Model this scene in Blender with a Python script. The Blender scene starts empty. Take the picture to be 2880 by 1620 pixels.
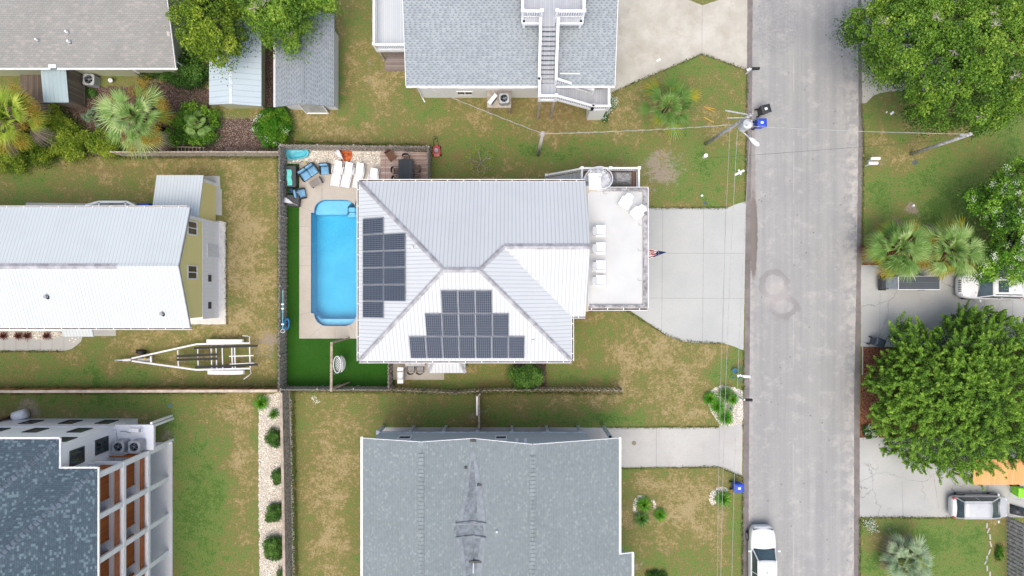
import bpy, bmesh, math, random
import numpy as np
from mathutils import Vector, noise, geometry
S = bpy.context.scene
C = S.collection
R = math.radians
random.seed(7)
rng = np.random.default_rng(11)

# ------------------------------------------------------------ camera, sky, sun, exposure
H = 52.0            # drone height; 24 mm equivalent lens looking straight down
F = 1920.0          # focal length in pixels of the 2880 px photograph
cd = bpy.data.cameras.new('camera'); cam = bpy.data.objects.new('camera', cd); C.objects.link(cam)
cam.location = (0, 0, H); cam.rotation_euler = (0, 0, 0)
cd.sensor_width = 36; cd.lens = 24; cd.clip_start = .5; cd.clip_end = 5000
S.camera = cam
S.render.resolution_x = 1024; S.render.resolution_y = 576
SUN_EL, SUN_AZ = R(70), R(192)      # azimuth clockwise from +Y: light from the lower left of the picture
w = bpy.data.worlds.new('World'); S.world = w; w.use_nodes = True
wn = w.node_tree; bg = wn.nodes['Background']
sky = wn.nodes.new('ShaderNodeTexSky'); sky.sky_type = 'NISHITA'; sky.sun_disc = False
sky.sun_elevation = SUN_EL; sky.sun_rotation = SUN_AZ
sky.air_density = 1.0; sky.dust_density = 5.0; sky.ozone_density = 0
wn.links.new(sky.outputs[0], bg.inputs[0]); bg.inputs[1].default_value = .15
sl = bpy.data.lights.new('sun', 'SUN'); sun = bpy.data.objects.new('sun', sl); C.objects.link(sun)
sl.energy = .62; sl.angle = R(50); sl.color = (1, 1, .93)
sd = Vector((math.sin(SUN_AZ)*math.cos(SUN_EL), math.cos(SUN_AZ)*math.cos(SUN_EL), math.sin(SUN_EL)))
sun.rotation_euler = sd.to_track_quat('Z', 'Y').to_euler(); sun.location = sd*80
S.view_settings.view_transform = 'Standard'; S.view_settings.look = 'None'
S.view_settings.exposure = .68; S.view_settings.gamma = 1

# ------------------------------------------------------------ pixel of the photograph -> metres
def W(px, py, z=0.0):
    k = (H - z)/F
    return ((px - 1440)*k, (810 - py)*k, z)
def W2(px, py, z=0.0): return W(px, py, z)[:2]
def onplane(px, py, a, b, c):       # point seen at px,py on the plane z = a + b x + c y
    kx = (px - 1440)/F; ky = (810 - py)/F
    z = (a + H*(b*kx + c*ky))/(1 + b*kx + c*ky)
    return (kx*(H - z), ky*(H - z), z)

# ------------------------------------------------------------ objects
OFF = {}
def tag(o, label=None, cat=None, group=None, kind=None):
    if label: o['label'] = label
    if cat: o['category'] = cat
    if group: o['group'] = group
    if kind: o['kind'] = kind
    return o
def thing(name, label, cat, loc=(0, 0, 0), rotz=0, group=None):
    o = bpy.data.objects.new(name, None); C.objects.link(o)
    o.empty_display_size = .3
    o.location = loc; o.rotation_euler = (0, 0, rotz)
    OFF[o.name] = Vector(loc)
    return tag(o, label, cat, group)
class MB:
    def __init__(s): s.v = []; s.f = []; s.m = []; s.cur = 0
    def add(s, vs, fs, mi=None):
        n = len(s.v); s.v += [tuple(p) for p in vs]
        for f in fs: s.f.append(tuple(i + n for i in f)); s.m.append(s.cur if mi is None else mi)
        return s
    def poly(s, pts, mi=None): return s.add(pts, [tuple(range(len(pts)))], mi)
    def box(s, x0, x1, y0, y1, z0, z1, mi=None):
        vs = [(x, y, z) for z in (z0, z1) for y in (y0, y1) for x in (x0, x1)]
        return s.add(vs, [(0,2,3,1),(4,5,7,6),(0,1,5,4),(2,6,7,3),(0,4,6,2),(1,3,7,5)], mi)
    def rbox(s, c, sx, sy, sz, rz=0, mi=None, tilt=0):   # centred box, turned about z, tilted about its own y
        vs = []
        for z in (-sz/2, sz/2):
            for y in (-sy/2, sy/2):
                for x in (-sx/2, sx/2):
                    X = x*math.cos(tilt) + z*math.sin(tilt); Z = -x*math.sin(tilt) + z*math.cos(tilt)
                    vs.append((c[0] + X*math.cos(rz) - y*math.sin(rz), c[1] + X*math.sin(rz) + y*math.cos(rz), c[2] + Z))
        return s.add(vs, [(0,2,3,1),(4,5,7,6),(0,1,5,4),(2,6,7,3),(0,4,6,2),(1,3,7,5)], mi)
    def bar(s, p, q, wd, ht, mi=None):      # rectangular bar between two points
        p = Vector(p); q = Vector(q); d = (q - p); L = d.length
        if L < 1e-6: return s
        d /= L
        up = Vector((0, 0, 1)) if abs(d.z) < .95 else Vector((1, 0, 0))
        a = d.cross(up).normalized()*wd/2; b = a.cross(d).normalized()*ht/2
        vs = [p - a - b, p + a - b, p + a + b, p - a + b, q - a - b, q + a - b, q + a + b, q - a + b]
        return s.add(vs, [(0,3,2,1),(4,5,6,7),(0,1,5,4),(1,2,6,5),(2,3,7,6),(3,0,4,7)], mi)
    def cyl(s, p, q, r0, r1=None, n=10, mi=None, cap=True):
        r1 = r0 if r1 is None else r1
        p = Vector(p); q = Vector(q); d = (q - p).normalized()
        up = Vector((0, 0, 1)) if abs(d.z) < .9 else Vector((1, 0, 0))
        a = d.cross(up).normalized(); b = d.cross(a)
        vs = []
        for c, r in ((p, r0), (q, r1)):
            for i in range(n):
                t = 2*math.pi*i/n; vs.append(c + (a*math.cos(t) + b*math.sin(t))*r)
        fs = [(i, (i+1) % n, n + (i+1) % n, n + i) for i in range(n)]
        if cap: fs += [tuple(range(n))[::-1], tuple(range(n, 2*n))]
        return s.add(vs, fs, mi)
    def tube(s, pts, r, n=6, mi=None, closed=False):
        pts = [Vector(p) for p in pts]; m = len(pts); rs = r if isinstance(r, (list, tuple)) else [r]*m
        vs = []
        for i, p in enumerate(pts):
            if closed: d = (pts[(i+1) % m] - pts[i-1])
            else: d = pts[min(i+1, m-1)] - pts[max(i-1, 0)]
            d = d.normalized() if d.length > 1e-9 else Vector((0, 0, 1))
            up = Vector((0, 0, 1)) if abs(d.z) < .9 else Vector((1, 0, 0))
            a = d.cross(up).normalized(); b = d.cross(a)
            for k in range(n):
                t = 2*math.pi*k/n; vs.append(p + (a*math.cos(t) + b*math.sin(t))*rs[i])
        fs = []
        for i in range(m if closed else m - 1):
            j = (i + 1) % m
            for k in range(n): fs.append((i*n + k, i*n + (k+1) % n, j*n + (k+1) % n, j*n + k))
        if not closed: fs += [tuple(range(n))[::-1], tuple(range((m-1)*n, m*n))]
        return s.add(vs, fs, mi)
    def prism(s, poly, z0, z1, holes=(), mi=None, mtop=None, bottom=True):
        loops = [list(poly)] + [list(h) for h in holes]
        tris = geometry.tessellate_polygon([[Vector((x, y, 0)) for x, y in l] for l in loops])
        flat = [p for l in loops for p in l]; n = len(flat)
        vs = [(x, y, z1) for x, y in flat] + [(x, y, z0) for x, y in flat]
        top = []; bot = []
        for t in tris:
            a, b, c = (flat[i] for i in t)
            ar = (b[0]-a[0])*(c[1]-a[1]) - (b[1]-a[1])*(c[0]-a[0])
            if abs(ar) < 1e-9: continue
            t = t if ar > 0 else (t[0], t[2], t[1])
            top.append(tuple(t)); bot.append((t[0]+n, t[2]+n, t[1]+n))
        s.add(vs, top, mi if mtop is None else mtop)
        o = len(s.v) - 2*n
        def extra(f): s.f.append(tuple(i + o for i in f)); s.m.append(s.cur if mi is None else mi)
        if bottom:
            for f in bot: extra(f)
        k = 0
        for li, l in enumerate(loops):
            ar = sum(l[i][0]*l[(i+1) % len(l)][1] - l[(i+1) % len(l)][0]*l[i][1] for i in range(len(l)))
            for i in range(len(l)):
                a = k + i; b = k + (i+1) % len(l)
                f = (a, a+n, b+n, b)
                if (ar < 0) != (li > 0): f = f[::-1]
                extra(f)
            k += len(l)
        return s
    def slab(s, pts, t, mi=None):       # sloped polygon with thickness t below
        pts = [tuple(p) for p in pts]; n = len(pts)
        nz = sum((pts[i][0]*pts[(i+1) % n][1] - pts[(i+1) % n][0]*pts[i][1]) for i in range(n))
        if nz < 0: pts = pts[::-1]
        vs = pts + [(x, y, z - t) for x, y, z in pts]
        fs = [tuple(range(n)), tuple(range(2*n-1, n-1, -1))] + [(i, n+i, n+(i+1) % n, (i+1) % n) for i in range(n)]
        return s.add(vs, fs, mi)
    def lathe(s, prof, c=(0, 0, 0), n=16, mi=None):     # (radius, z)
        vs = []; m = len(prof)
        for r, z in prof:
            for k in range(n):
                t = 2*math.pi*k/n; vs.append((c[0] + r*math.cos(t), c[1] + r*math.sin(t), c[2] + z))
        fs = [(i*n+k, i*n+(k+1) % n, (i+1)*n+(k+1) % n, (i+1)*n+k) for i in range(m-1) for k in range(n)]
        fs += [tuple(range(n))[::-1], tuple(range((m-1)*n, m*n))]
        return s.add(vs, fs, mi)
    def build(s, name, mats, parent=None, smooth=False, bevel=0, sub=0, world=True):
        me = bpy.data.meshes.new(name)
        off = Vector((0, 0, 0))
        if parent is not None and world: off = OFF.get(parent.name, off)
        me.from_pydata([(x - off.x, y - off.y, z - off.z) for x, y, z in s.v], [], s.f)
        if not isinstance(mats, (list, tuple)): mats = [mats]
        for m in mats: me.materials.append(m)
        if len(mats) > 1: me.polygons.foreach_set('material_index', s.m)
        me.update()
        uv = me.uv_layers.new(name='uv')
        V = s.v
        for p in me.polygons:
            nx, ny, nz = p.normal
            h = math.hypot(nx, ny)
            if h < .02: ux, uy = 1.0, 0.0; vx, vy, vz = 0.0, 1.0, 0.0
            else:
                ux, uy = -ny/h, nx/h
                vx, vy, vz = -uy*nz*1.0, ux*nz, nx*uy*1.0 - ny*ux
                vx, vy, vz = (-uy*nz if True else 0), ux*nz, (nx*0 + 0)
                # v = n x u
                vx = ny*0 - nz*uy; vy = nz*ux - nx*0; vz = nx*uy - ny*ux
            for li in p.loop_indices:
                x, y, z = V[me.loops[li].vertex_index]
                uv.data[li].uv = (x*ux + y*uy, x*vx + y*vy + z*vz)
        if smooth: me.polygons.foreach_set('use_smooth', [True]*len(me.polygons))
        o = bpy.data.objects.new(name, me); C.objects.link(o)
        if parent is not None: o.parent = parent; OFF[o.name] = off
        if bevel:
            b = o.modifiers.new('bevel', 'BEVEL'); b.width = bevel; b.segments = 2; b.limit_method = 'ANGLE'
        if sub:
            b = o.modifiers.new('sub', 'SUBSURF'); b.levels = sub; b.render_levels = sub
        return o
def kids(o): return [c for c in bpy.data.objects if c.parent == o]
def copy_tree(o, parent=None, _all=None):
    c = o.copy(); C.objects.link(c)
    if parent: c.parent = parent
    for ch in list(kids(o)): copy_tree(ch, c)
    return c

# ------------------------------------------------------------ materials
def lin(*c):        # sRGB 0..255 -> linear
    o = []
    for v in c:
        v /= 255; o.append(v/12.92 if v <= .04045 else ((v + .055)/1.055)**2.4)
    return tuple(o) + (1,)
class M:
    def __init__(s, name, rough=.8, spec=.3, metal=0):
        s.m = bpy.data.materials.new(name); s.m.use_nodes = True; s.t = s.m.node_tree
        s.b = s.t.nodes['Principled BSDF']
        s.b.inputs['Roughness'].default_value = rough; s.b.inputs['Specular IOR Level'].default_value = spec
        s.b.inputs['Metallic'].default_value = metal
        s.tc = None
    def co(s, kind='Object'):
        if s.tc is None: s.tc = s.t.nodes.new('ShaderNodeTexCoord')
        return s.tc.outputs[kind]
    def n(s, typ, **kw):
        nd = s.t.nodes.new('ShaderNode' + typ)
        for k, v in kw.items():
            k = k.replace('_', ' ')
            tgt = nd.inputs[k]
            if isinstance(v, bpy.types.NodeSocket): s.t.links.new(v, tgt)
            else: tgt.default_value = v
        return nd
    def L(s, a, b): s.t.links.new(a, b)
    def noise(s, scale, detail=4, rough=.6, co=None, dist=0):
        nd = s.n('TexNoise', Scale=scale, Detail=detail, Roughness=rough, Distortion=dist)
        s.L(co or s.co(), nd.inputs['Vector']); return nd.outputs['Fac']
    def math(s, op, a, b=0.0, c=0.0, clamp=False):
        nd = s.t.nodes.new('ShaderNodeMath'); nd.operation = op; nd.use_clamp = clamp
        for i, v in enumerate((a, b, c)):
            if isinstance(v, bpy.types.NodeSocket): s.L(v, nd.inputs[i])
            else: nd.inputs[i].default_value = v
        return nd.outputs[0]
    def step(s, fac, a, b):     # smooth ramp from a to b
        nd = s.t.nodes.new('ShaderNodeMapRange'); nd.interpolation_type = 'SMOOTHSTEP'
        s.L(fac, nd.inputs[0]); nd.inputs[1].default_value = a; nd.inputs[2].default_value = b
        return nd.outputs[0]
    def mix(s, f, a, b, blend='MIX'):
        nd = s.t.nodes.new('ShaderNodeMix'); nd.data_type = 'RGBA'; nd.blend_type = blend
        for i, v in ((0, f), (6, a), (7, b)):
            if isinstance(v, bpy.types.NodeSocket): s.L(v, nd.inputs[i])
            elif i == 0: nd.inputs[0].default_value = v
            else: nd.inputs[i].default_value = v
        return nd.outputs[2]
    def attr(s, name):
        nd = s.t.nodes.new('ShaderNodeAttribute'); nd.attribute_name = name; return nd
    def col(s, c):
        if isinstance(c, bpy.types.NodeSocket): s.L(c, s.b.inputs['Base Color'])
        else: s.b.inputs['Base Color'].default_value = c
    def bump(s, h, strength=.4, dist=.02):
        nd = s.t.nodes.new('ShaderNodeBump'); nd.inputs['Strength'].default_value = strength
        nd.inputs['Distance'].default_value = dist; s.L(h, nd.inputs['Height']); s.L(nd.outputs[0], s.b.inputs['Normal'])
def uvsep(m, ang=0):
    sp = m.t.nodes.new('ShaderNodeSeparateXYZ'); m.L(m.co('UV'), sp.inputs[0]); return sp.outputs
def plain(name, c, rough=.6, spec=.4, metal=0, var=.12, scale=3.0, bump=0):
    m = M(name, rough, spec, metal); f = m.noise(scale, 5)
    d = tuple(x*(1 - var*2.2) for x in c[:3]) + (1,); e = tuple(min(1, x*(1 + var)) for x in c[:3]) + (1,)
    m.col(m.mix(m.step(f, .3, .7), d, e))
    if bump: m.bump(m.noise(scale*12, 3), bump, .01)
    return m.m
def shingle(name, ca, cb, cm, bw=.32, bh=.14, spotc=None, spot=.0, stain=.15):
    m = M(name, .92, .2)
    br = m.n('TexBrick', Scale=1.0, Mortar_Size=.012, Mortar_Smooth=.3, Bias=0.0, Brick_Width=bw, Row_Height=bh)
    br.inputs['Color1'].default_value = ca; br.inputs['Color2'].default_value = cb; br.inputs['Mortar'].default_value = cm
    br.offset = .5; m.L(m.co('UV'), br.inputs['Vector'])
    c = br.outputs[0]
    if spotc:       # scattered lighter tabs, one value per shingle
        mp = m.n('Mapping', Scale=(1/bw, 1/bh, 1)); m.L(m.co('UV'), mp.inputs[0])
        vf = m.t.nodes.new('ShaderNodeVectorMath'); vf.operation = 'FLOOR'; m.L(mp.outputs[0], vf.inputs[0])
        wnz = m.t.nodes.new('ShaderNodeTexWhiteNoise'); m.L(vf.outputs[0], wnz.inputs['Vector'])
        c = m.mix(m.step(wnz.outputs['Value'], 1 - spot, 1.02 - spot*.6), c, spotc)
    big = m.step(m.noise(.45, 4, .6), .35, .75)
    c = m.mix(m.math('MULTIPLY', big, stain), c, tuple(x*.45 for x in cb[:3]) + (1,))
    gr = m.noise(38, 2); c = m.mix(m.math('MULTIPLY', gr, .35), c, tuple(x*.6 for x in ca[:3]) + (1,))
    m.col(c); m.bump(br.outputs['Fac'], -.35, .01)
    return m.m
def seam(name, base, line, sp=.23, rough=.35, spec=.5, wd=.12, dirt=.1, strength=.75):
    m = M(name, rough, spec)
    u = uvsep(m)[0]
    fr = m.math('FRACT', m.math('DIVIDE', u, sp))
    d = m.math('ABSOLUTE', m.math('SUBTRACT', fr, .5))          # .5 at the seam
    ln = m.step(d, .5 - wd, .5 - wd*.35)
    fl = m.math('FLOOR', m.math('DIVIDE', u, sp*4))
    wz = m.t.nodes.new('ShaderNodeTexWhiteNoise'); wz.noise_dimensions = '1D'; m.L(fl, wz.inputs['W'])
    dk = tuple(x*(1 - dirt) for x in base[:3]) + (1,)
    c = m.mix(m.math('MULTIPLY', wz.outputs['Value'], .5), base, dk)
    c = m.mix(m.math('MULTIPLY', m.step(m.noise(.5, 5, .65), .4, .8), dirt*3), c, tuple(x*.72 for x in base[:3]) + (1,))
    c = m.mix(m.math('MULTIPLY', ln, strength), c, line)
    m.col(c); m.bump(ln, .5, .02)
    return m.m
def planks(name, ca, cb, gap, sp=.14, rough=.8, axis=0, gw=.07):
    m = M(name, rough, .25)
    o = uvsep(m); u = o[axis]; v = o[1-axis]
    q = m.math('DIVIDE', u, sp); fr = m.math('ABSOLUTE', m.math('SUBTRACT', m.math('FRACT', q), .5))
    wz = m.t.nodes.new('ShaderNodeTexWhiteNoise'); wz.noise_dimensions = '1D'; m.L(m.math('FLOOR', q), wz.inputs['W'])
    f = m.math('MULTIPLY', m.math('ADD', wz.outputs['Value'], m.noise(3.5, 4)), .5)
    c = m.mix(m.step(f, .2, .8), ca, cb)
    m.col(m.mix(m.step(fr, .5 - gw, .5 - gw*.4), c, gap)); m.bump(m.step(fr, .5 - gw, .5), -.4, .01)
    return m.m
def concrete(name, ca, cb, rough=.9, crack=0, sc=.35, stain=None):
    m = M(name, rough, .2)
    f = m.noise(sc, 6, .62); c = m.mix(m.step(f, .32, .68), ca, cb)
    g = m.noise(7, 5, .7); c = m.mix(m.math('MULTIPLY', m.step(g, .4, .75), .32), c, tuple(x*.72 for x in cb[:3]) + (1,))
    h = m.noise(60, 2); c = m.mix(m.math('MULTIPLY', h, .16), c, tuple(x*.6 for x in cb[:3]) + (1,))
    if stain: c = m.mix(m.math('MULTIPLY', m.step(m.noise(.7, 7, .78), .46, .72), .6), c, stain)
    if crack:
        vo = m.t.nodes.new('ShaderNodeTexVoronoi'); vo.feature = 'DISTANCE_TO_EDGE'; vo.inputs['Scale'].default_value = .28
        wp = m.t.nodes.new('ShaderNodeVectorMath'); wp.operation = 'ADD'
        nn = m.n('TexNoise', Scale=1.6, Detail=4.0); m.L(m.co(), nn.inputs['Vector'])
        m.L(m.co(), wp.inputs[0])
        sc2 = m.t.nodes.new('ShaderNodeVectorMath'); sc2.operation = 'SCALE'; sc2.inputs[3].default_value = .9
        m.L(nn.outputs['Color'], sc2.inputs[0]); m.L(sc2.outputs[0], wp.inputs[1]); m.L(wp.outputs[0], vo.inputs['Vector'])
        ck = m.math('SUBTRACT', 1.0, m.step(vo.outputs['Distance'], .002, .011))
        ck = m.math('MULTIPLY', ck, m.step(m.noise(.25, 2), .42, .55))
        c = m.mix(m.math('MULTIPLY', ck, crack), c, (.12, .11, .10, 1))
    m.col(c); m.bump(m.noise(45, 3), .15, .01)
    return m.m
def foliage(name, stops, trans=.25, rough=.55):
    m = M(name, rough, .25)
    a = m.attr('var').outputs['Fac']
    cr = m.t.nodes.new('ShaderNodeValToRGB'); m.L(a, cr.inputs[0])
    e = cr.color_ramp.elements
    while len(e) < len(stops): e.new(.5)
    for i, (p, c) in enumerate(stops): e[i].position = p; e[i].color = c
    m.col(cr.outputs[0])
    if trans:
        tr = m.t.nodes.new('ShaderNodeBsdfTranslucent'); m.L(cr.outputs[0], tr.inputs[0])
        mx = m.t.nodes.new('ShaderNodeMixShader'); mx.inputs[0].default_value = trans
        m.L(m.b.outputs[0], mx.inputs[1]); m.L(tr.outputs[0], mx.inputs[2])
        m.L(mx.outputs[0], m.t.nodes['Material Output'].inputs[0])
    return m.m
WHITE = plain('white_paint', (.84, .85, .86, 1), .45, var=.03)
WHITE2 = plain('white_vinyl', (.72, .74, .77, 1), .5, var=.04)
GREY = plain('grey_metal', (.33, .34, .36, 1), .5, var=.1)
DARK = plain('dark_plastic', (.035, .04, .045, 1), .5, var=.2)
BLACK = plain('black_rubber', (.015, .015, .017, 1), .6, var=.2)
GALV = plain('galvanised_steel', (.5, .51, .53, 1), .4, .5, .5, var=.12, scale=8)
WOODG = plain('weathered_wood', (.44, .40, .355, 1), .9, .2, var=.3, scale=6, bump=.3)
WOODL = plain('pale_timber', (.40, .335, .26, 1), .85, .2, var=.18, scale=5, bump=.2)
WOODO = plain('new_cedar_wood', (.36, .2, .09, 1), .8, .2, var=.22, scale=5, bump=.2)
GLASS = plain('dark_window_glass', (.03, .045, .05, 1), .08, .8, var=.3, scale=1)
RUST = plain('brown_gutter_dirt', (.14, .11, .08, 1), .9, .1, var=.35, scale=4)
# ------------------------------------------------------------ the ground: one sheet, worn and lush patches as attributes
LUSH = [(250,1062,230,30,.9),(60,1040,90,30,.5),(300,1130,170,28,.8),(500,1200,40,90,.6),(560,1420,90,260,1),(480,1540,30,120,.6),
 (965,230,14,110,.9),(1015,60,40,80,.5),(1010,345,90,25,.5),(1190,300,60,25,.6),(1560,425,260,28,.75),(1250,455,110,40,.4),(1960,470,110,80,.75),
 (1960,210,110,50,.6),(1905,560,120,26,.6),(1680,960,55,70,.45),(1590,1060,140,22,.65),(1700,1175,110,26,1),(1480,1180,200,20,.5),
 (1240,1160,170,45,.45),(1210,1080,180,20,.3),(2040,1050,40,90,.5),(1900,1590,150,50,.45),(2080,1500,30,150,.5),(1790,1330,60,14,.6),(840,1300,25,280,.35),
 (2480,330,60,60,.5),(2650,560,120,110,1),(2480,560,60,130,.6),(2700,460,140,60,.7),(2840,380,80,80,.9),(2780,330,80,40,.8),(2520,620,60,50,.5),
 (2680,1540,130,80,1),(2520,1480,90,30,.7),(2450,1590,60,60,.8),(100,520,150,60,.35),(380,590,200,22,.4),(240,560,60,40,.3),(1560,620,60,40,.2),
 (2020,1180,60,26,.3),(1400,1080,180,16,.5),(940,1160,90,30,.3)]
DRY = [(1040,120,60,120,.5),(1000,370,80,28,.85),(1080,200,90,60,.6),(860,340,90,45,.8),(1450,280,150,30,.6),(1600,330,90,40,.35),(1800,300,120,60,.35),
 (700,620,60,120,.8),(700,780,70,160,.85),(620,470,150,40,.45),(480,500,160,30,.3),(300,500,120,30,.4),(690,960,80,60,.6),(310,1050,16,16,1),
 (470,1060,60,14,.6),(500,950,100,40,.4),(640,1150,80,50,.7),(690,1300,26,120,.7),(560,1180,60,40,.4),(610,1250,30,60,.4),(930,1330,70,140,.6),(900,1170,90,40,.4),
 (930,1540,50,60,.7),(1780,1010,130,50,.75),(1860,960,120,30,.6),(1960,1010,70,60,.55),(1800,1110,160,50,.6),(1920,1160,100,30,.5),
 (1700,920,60,30,.35),(1950,1420,110,90,.75),(1850,1360,110,30,.6),(1900,1540,60,40,.5),(2560,430,80,30,.4),(2600,370,60,30,.4),(2790,1500,30,60,.5),
 (2480,480,40,30,.4),(1150,100,20,60,.3),(1990,220,60,30,.4),(1750,420,70,30,.3),(1800,1240,10,10,.1),(1640,1110,60,26,.35)]
BARE = [(1862,482,62,52,1),(1860,440,40,26,.7),(745,975,22,40,1),(720,1000,34,20,.5),(1330,1165,34,30,.6),(1360,1145,50,14,.5),(1890,1560,16,14,.6),(1775,1445,60,45,.45),
 (520,245,60,40,.8),(470,235,60,20,.8),(2565,590,26,16,1),(2490,450,34,26,.4),(2200,170,10,10,.1),(90,1145,40,30,.9),(1780,1600,40,20,.7),(1560,440,16,20,.5),(1045,160,10,20,.6),
 (1035,215,14,18,.6),(1060,300,20,14,.3),(860,370,60,20,.4),(1550,1070,20,20,.2),(480,1180,20,12,.4),(2510,1490,50,40,.4),(600,680,20,40,.5),(470,1210,20,30,.8),(1520,900,10,20,.4)]
BROWN = [(1600,330,150,45,.8),(1480,300,150,30,.7),(1250,450,140,30,.55),(1180,400,120,30,.6),(1620,880,60,40,.9),(1630,1050,40,30,.6),(1650,960,40,60,.5),(1560,1110,200,60,.5),
 (1200,1130,200,50,.4),(300,480,260,30,.6),(200,560,140,40,.5),(560,1080,160,20,.4),(400,860,60,30,.3),(600,1000,120,26,.6),(400,1000,100,30,.5),(2520,300,50,40,.5),(2760,420,60,50,.35),
 (1750,850,120,30,.4),(880,1350,60,260,.45),(1280,960,90,30,.8),(1400,1070,120,20,.7),(2060,400,60,60,.3),(1700,540,60,60,.3)]
def blobs(px, py, L):
    o = np.zeros_like(px)
    for a, b, rx, ry, s in L:
        d = ((px - a)/rx)**2 + ((py - b)/ry)**2
        o = np.maximum(o, s*np.exp(-d*.9))
    return o
POOL = [W2(875,600)[0], W2(1008,600)[0]]
gx = np.concatenate([[-900,-300,-120,-60], np.arange(-42, 42.01, .22), [60,120,300,900]])
gy = np.concatenate([[-900,-300,-100,-45], np.arange(-25, 25.01, .22), [45,100,300,900]])
X, Y = np.meshgrid(gx, gy); nx_, ny_ = len(gx), len(gy)
px = X*F/H + 1440; py = 810 - Y*F/H
jit = np.zeros_like(X); jit2 = np.zeros_like(X)
for j in range(ny_):
    for i in range(nx_):
        v = Vector((X[j, i]*.55, Y[j, i]*.55, 3.3))
        if abs(v.x) < 24 and abs(v.y) < 15:
            jit[j, i] = noise.fractal(v, 1.0, 2.1, 3); jit2[j, i] = noise.fractal(v + Vector((31, 7, 5)), 1.0, 2.1, 3)
px2 = px + jit*34; py2 = py + jit2*34
idx = np.arange(nx_*ny_).reshape(ny_, nx_)
quads = np.stack([idx[:-1, :-1], idx[:-1, 1:], idx[1:, 1:], idx[1:, :-1]], -1).reshape(-1, 4)
cxm = (X[:-1, :-1] + X[1:, 1:]).ravel()/2; cym = (Y[:-1, :-1] + Y[1:, 1:]).ravel()/2
keep = ~((cxm > -15.6) & (cxm < -11.4) & (cym > -3.4) & (cym < 7.1))     # the pool is dug here
quads = quads[keep]
me = bpy.data.meshes.new('ground'); me.vertices.add(nx_*ny_)
me.vertices.foreach_set('co', np.stack([X, Y, np.zeros_like(X)], -1).ravel())
me.loops.add(quads.size); me.loops.foreach_set('vertex_index', quads.ravel())
me.polygons.add(len(quads)); me.polygons.foreach_set('loop_start', np.arange(len(quads))*4); me.polygons.foreach_set('loop_total', np.full(len(quads), 4))
me.update(calc_edges=True)
for nm, L in (('lush', LUSH), ('dry', DRY), ('bare', BARE), ('brown', BROWN)):
    a = me.attributes.new(nm, 'FLOAT', 'POINT'); a.data.foreach_set('value', blobs(px2, py2, L).ravel())
m = M('lawn', .95, .1)
def at(n): return m.attr(n).outputs['Fac']
n1 = m.noise(.28, 5, .6); n2 = m.noise(1.3, 6, .72, dist=.5); n3 = m.noise(5.5, 5, .78); n4 = m.noise(17, 3, .8); n5 = m.noise(46, 2, .7)
n6 = m.noise(3.1, 5, .8, dist=1.2)
sand = (.40, .34, .275, 1)
na = m.noise(.55, 5, .65, dist=.4); nb = m.noise(2.6, 5, .75); nc = m.noise(6.5, 4, .8)
t_ = m.math('ADD', .465, m.math('MULTIPLY', m.math('SUBTRACT', na, .5), 1.5))
t_ = m.math('ADD', t_, m.math('MULTIPLY', m.math('SUBTRACT', nb, .5), 1.7)); t_ = m.math('ADD', t_, m.math('MULTIPLY', m.math('SUBTRACT', nc, .5), 1.5))
t_ = m.math('ADD', t_, m.math('MULTIPLY', at('lush'), .52)); t_ = m.math('SUBTRACT', t_, m.math('MULTIPLY', at('dry'), .40))
cr = m.t.nodes.new('ShaderNodeValToRGB'); m.L(t_, cr.inputs[0]); e = cr.color_ramp.elements
for k in range(4): e.new(.5)
for k, (pp, cc) in enumerate(((.0, (.36, .29, .15, 1)), (.25, (.265, .215, .09, 1)), (.45, (.175, .165, .055, 1)), (.62, (.15, .182, .05, 1)), (.82, (.12, .21, .045, 1)), (1, (.072, .15, .026, 1)))): e[k].position = pp; e[k].color = cc
c = cr.outputs[0]
bv = m.math('ADD', m.math('MULTIPLY', at('brown'), .8), m.math('MULTIPLY', m.math('SUBTRACT', n2, .5), 2.2))
c = m.mix(m.math('MULTIPLY', m.step(bv, .25, .8), .72), c, (.20, .138, .062, 1))
sv = m.math('ADD', m.math('MULTIPLY', at('bare'), 1.0), m.math('MULTIPLY', m.math('SUBTRACT', nb, .5), 2.6))
c = m.mix(m.math('MULTIPLY', m.step(sv, .35, .85), .85), c, m.mix(nc, sand, (.22, .175, .145, 1)))
c = m.mix(m.math('MULTIPLY', m.step(m.noise(13, 3, .85), .5, .66), .5), c, (.05, .062, .02, 1))          # gaps between the blades
c = m.mix(m.math('MULTIPLY', m.step(m.noise(15, 3, .85), .53, .66), .5), c, (.43, .385, .23, 1))     # straw
m.col(c); m.bump(m.math('ADD', n4, n5), .6, .03)
me.materials.append(m.m)
ground = bpy.data.objects.new('ground', me); C.objects.link(ground); tag(ground, kind='structure')

def sheet(name, pts, mat_, z=.004, t=.02, kind='structure', holes=(), world=True, jitter=0, label=None, cat=None):
    P_ = [W2(*p) for p in pts] if world else pts
    if jitter:
        Q = []
        for i, p in enumerate(P_):
            q = P_[(i+1) % len(P_)]; d = math.hypot(q[0]-p[0], q[1]-p[1]); n = max(1, int(d/.12)); lf = (abs(p[0]) < 45 and abs(q[0]) < 45)
            for k in range(n if lf else 1):
                f = k/n; x = p[0] + (q[0]-p[0])*f; y = p[1] + (q[1]-p[1])*f
                a = noise.noise(Vector((x*3.1, y*3.1, 9)))*jitter*(k > 0); b = noise.noise(Vector((x*3.1, y*3.1, 29)))*jitter*(k > 0)
                Q.append((x + a, y + b))
        P_ = Q
    b = MB(); b.prism(P_, z - t, z, holes=holes)
    o = b.build(name, mat_); tag(o, label, cat, kind=kind); return o

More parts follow.
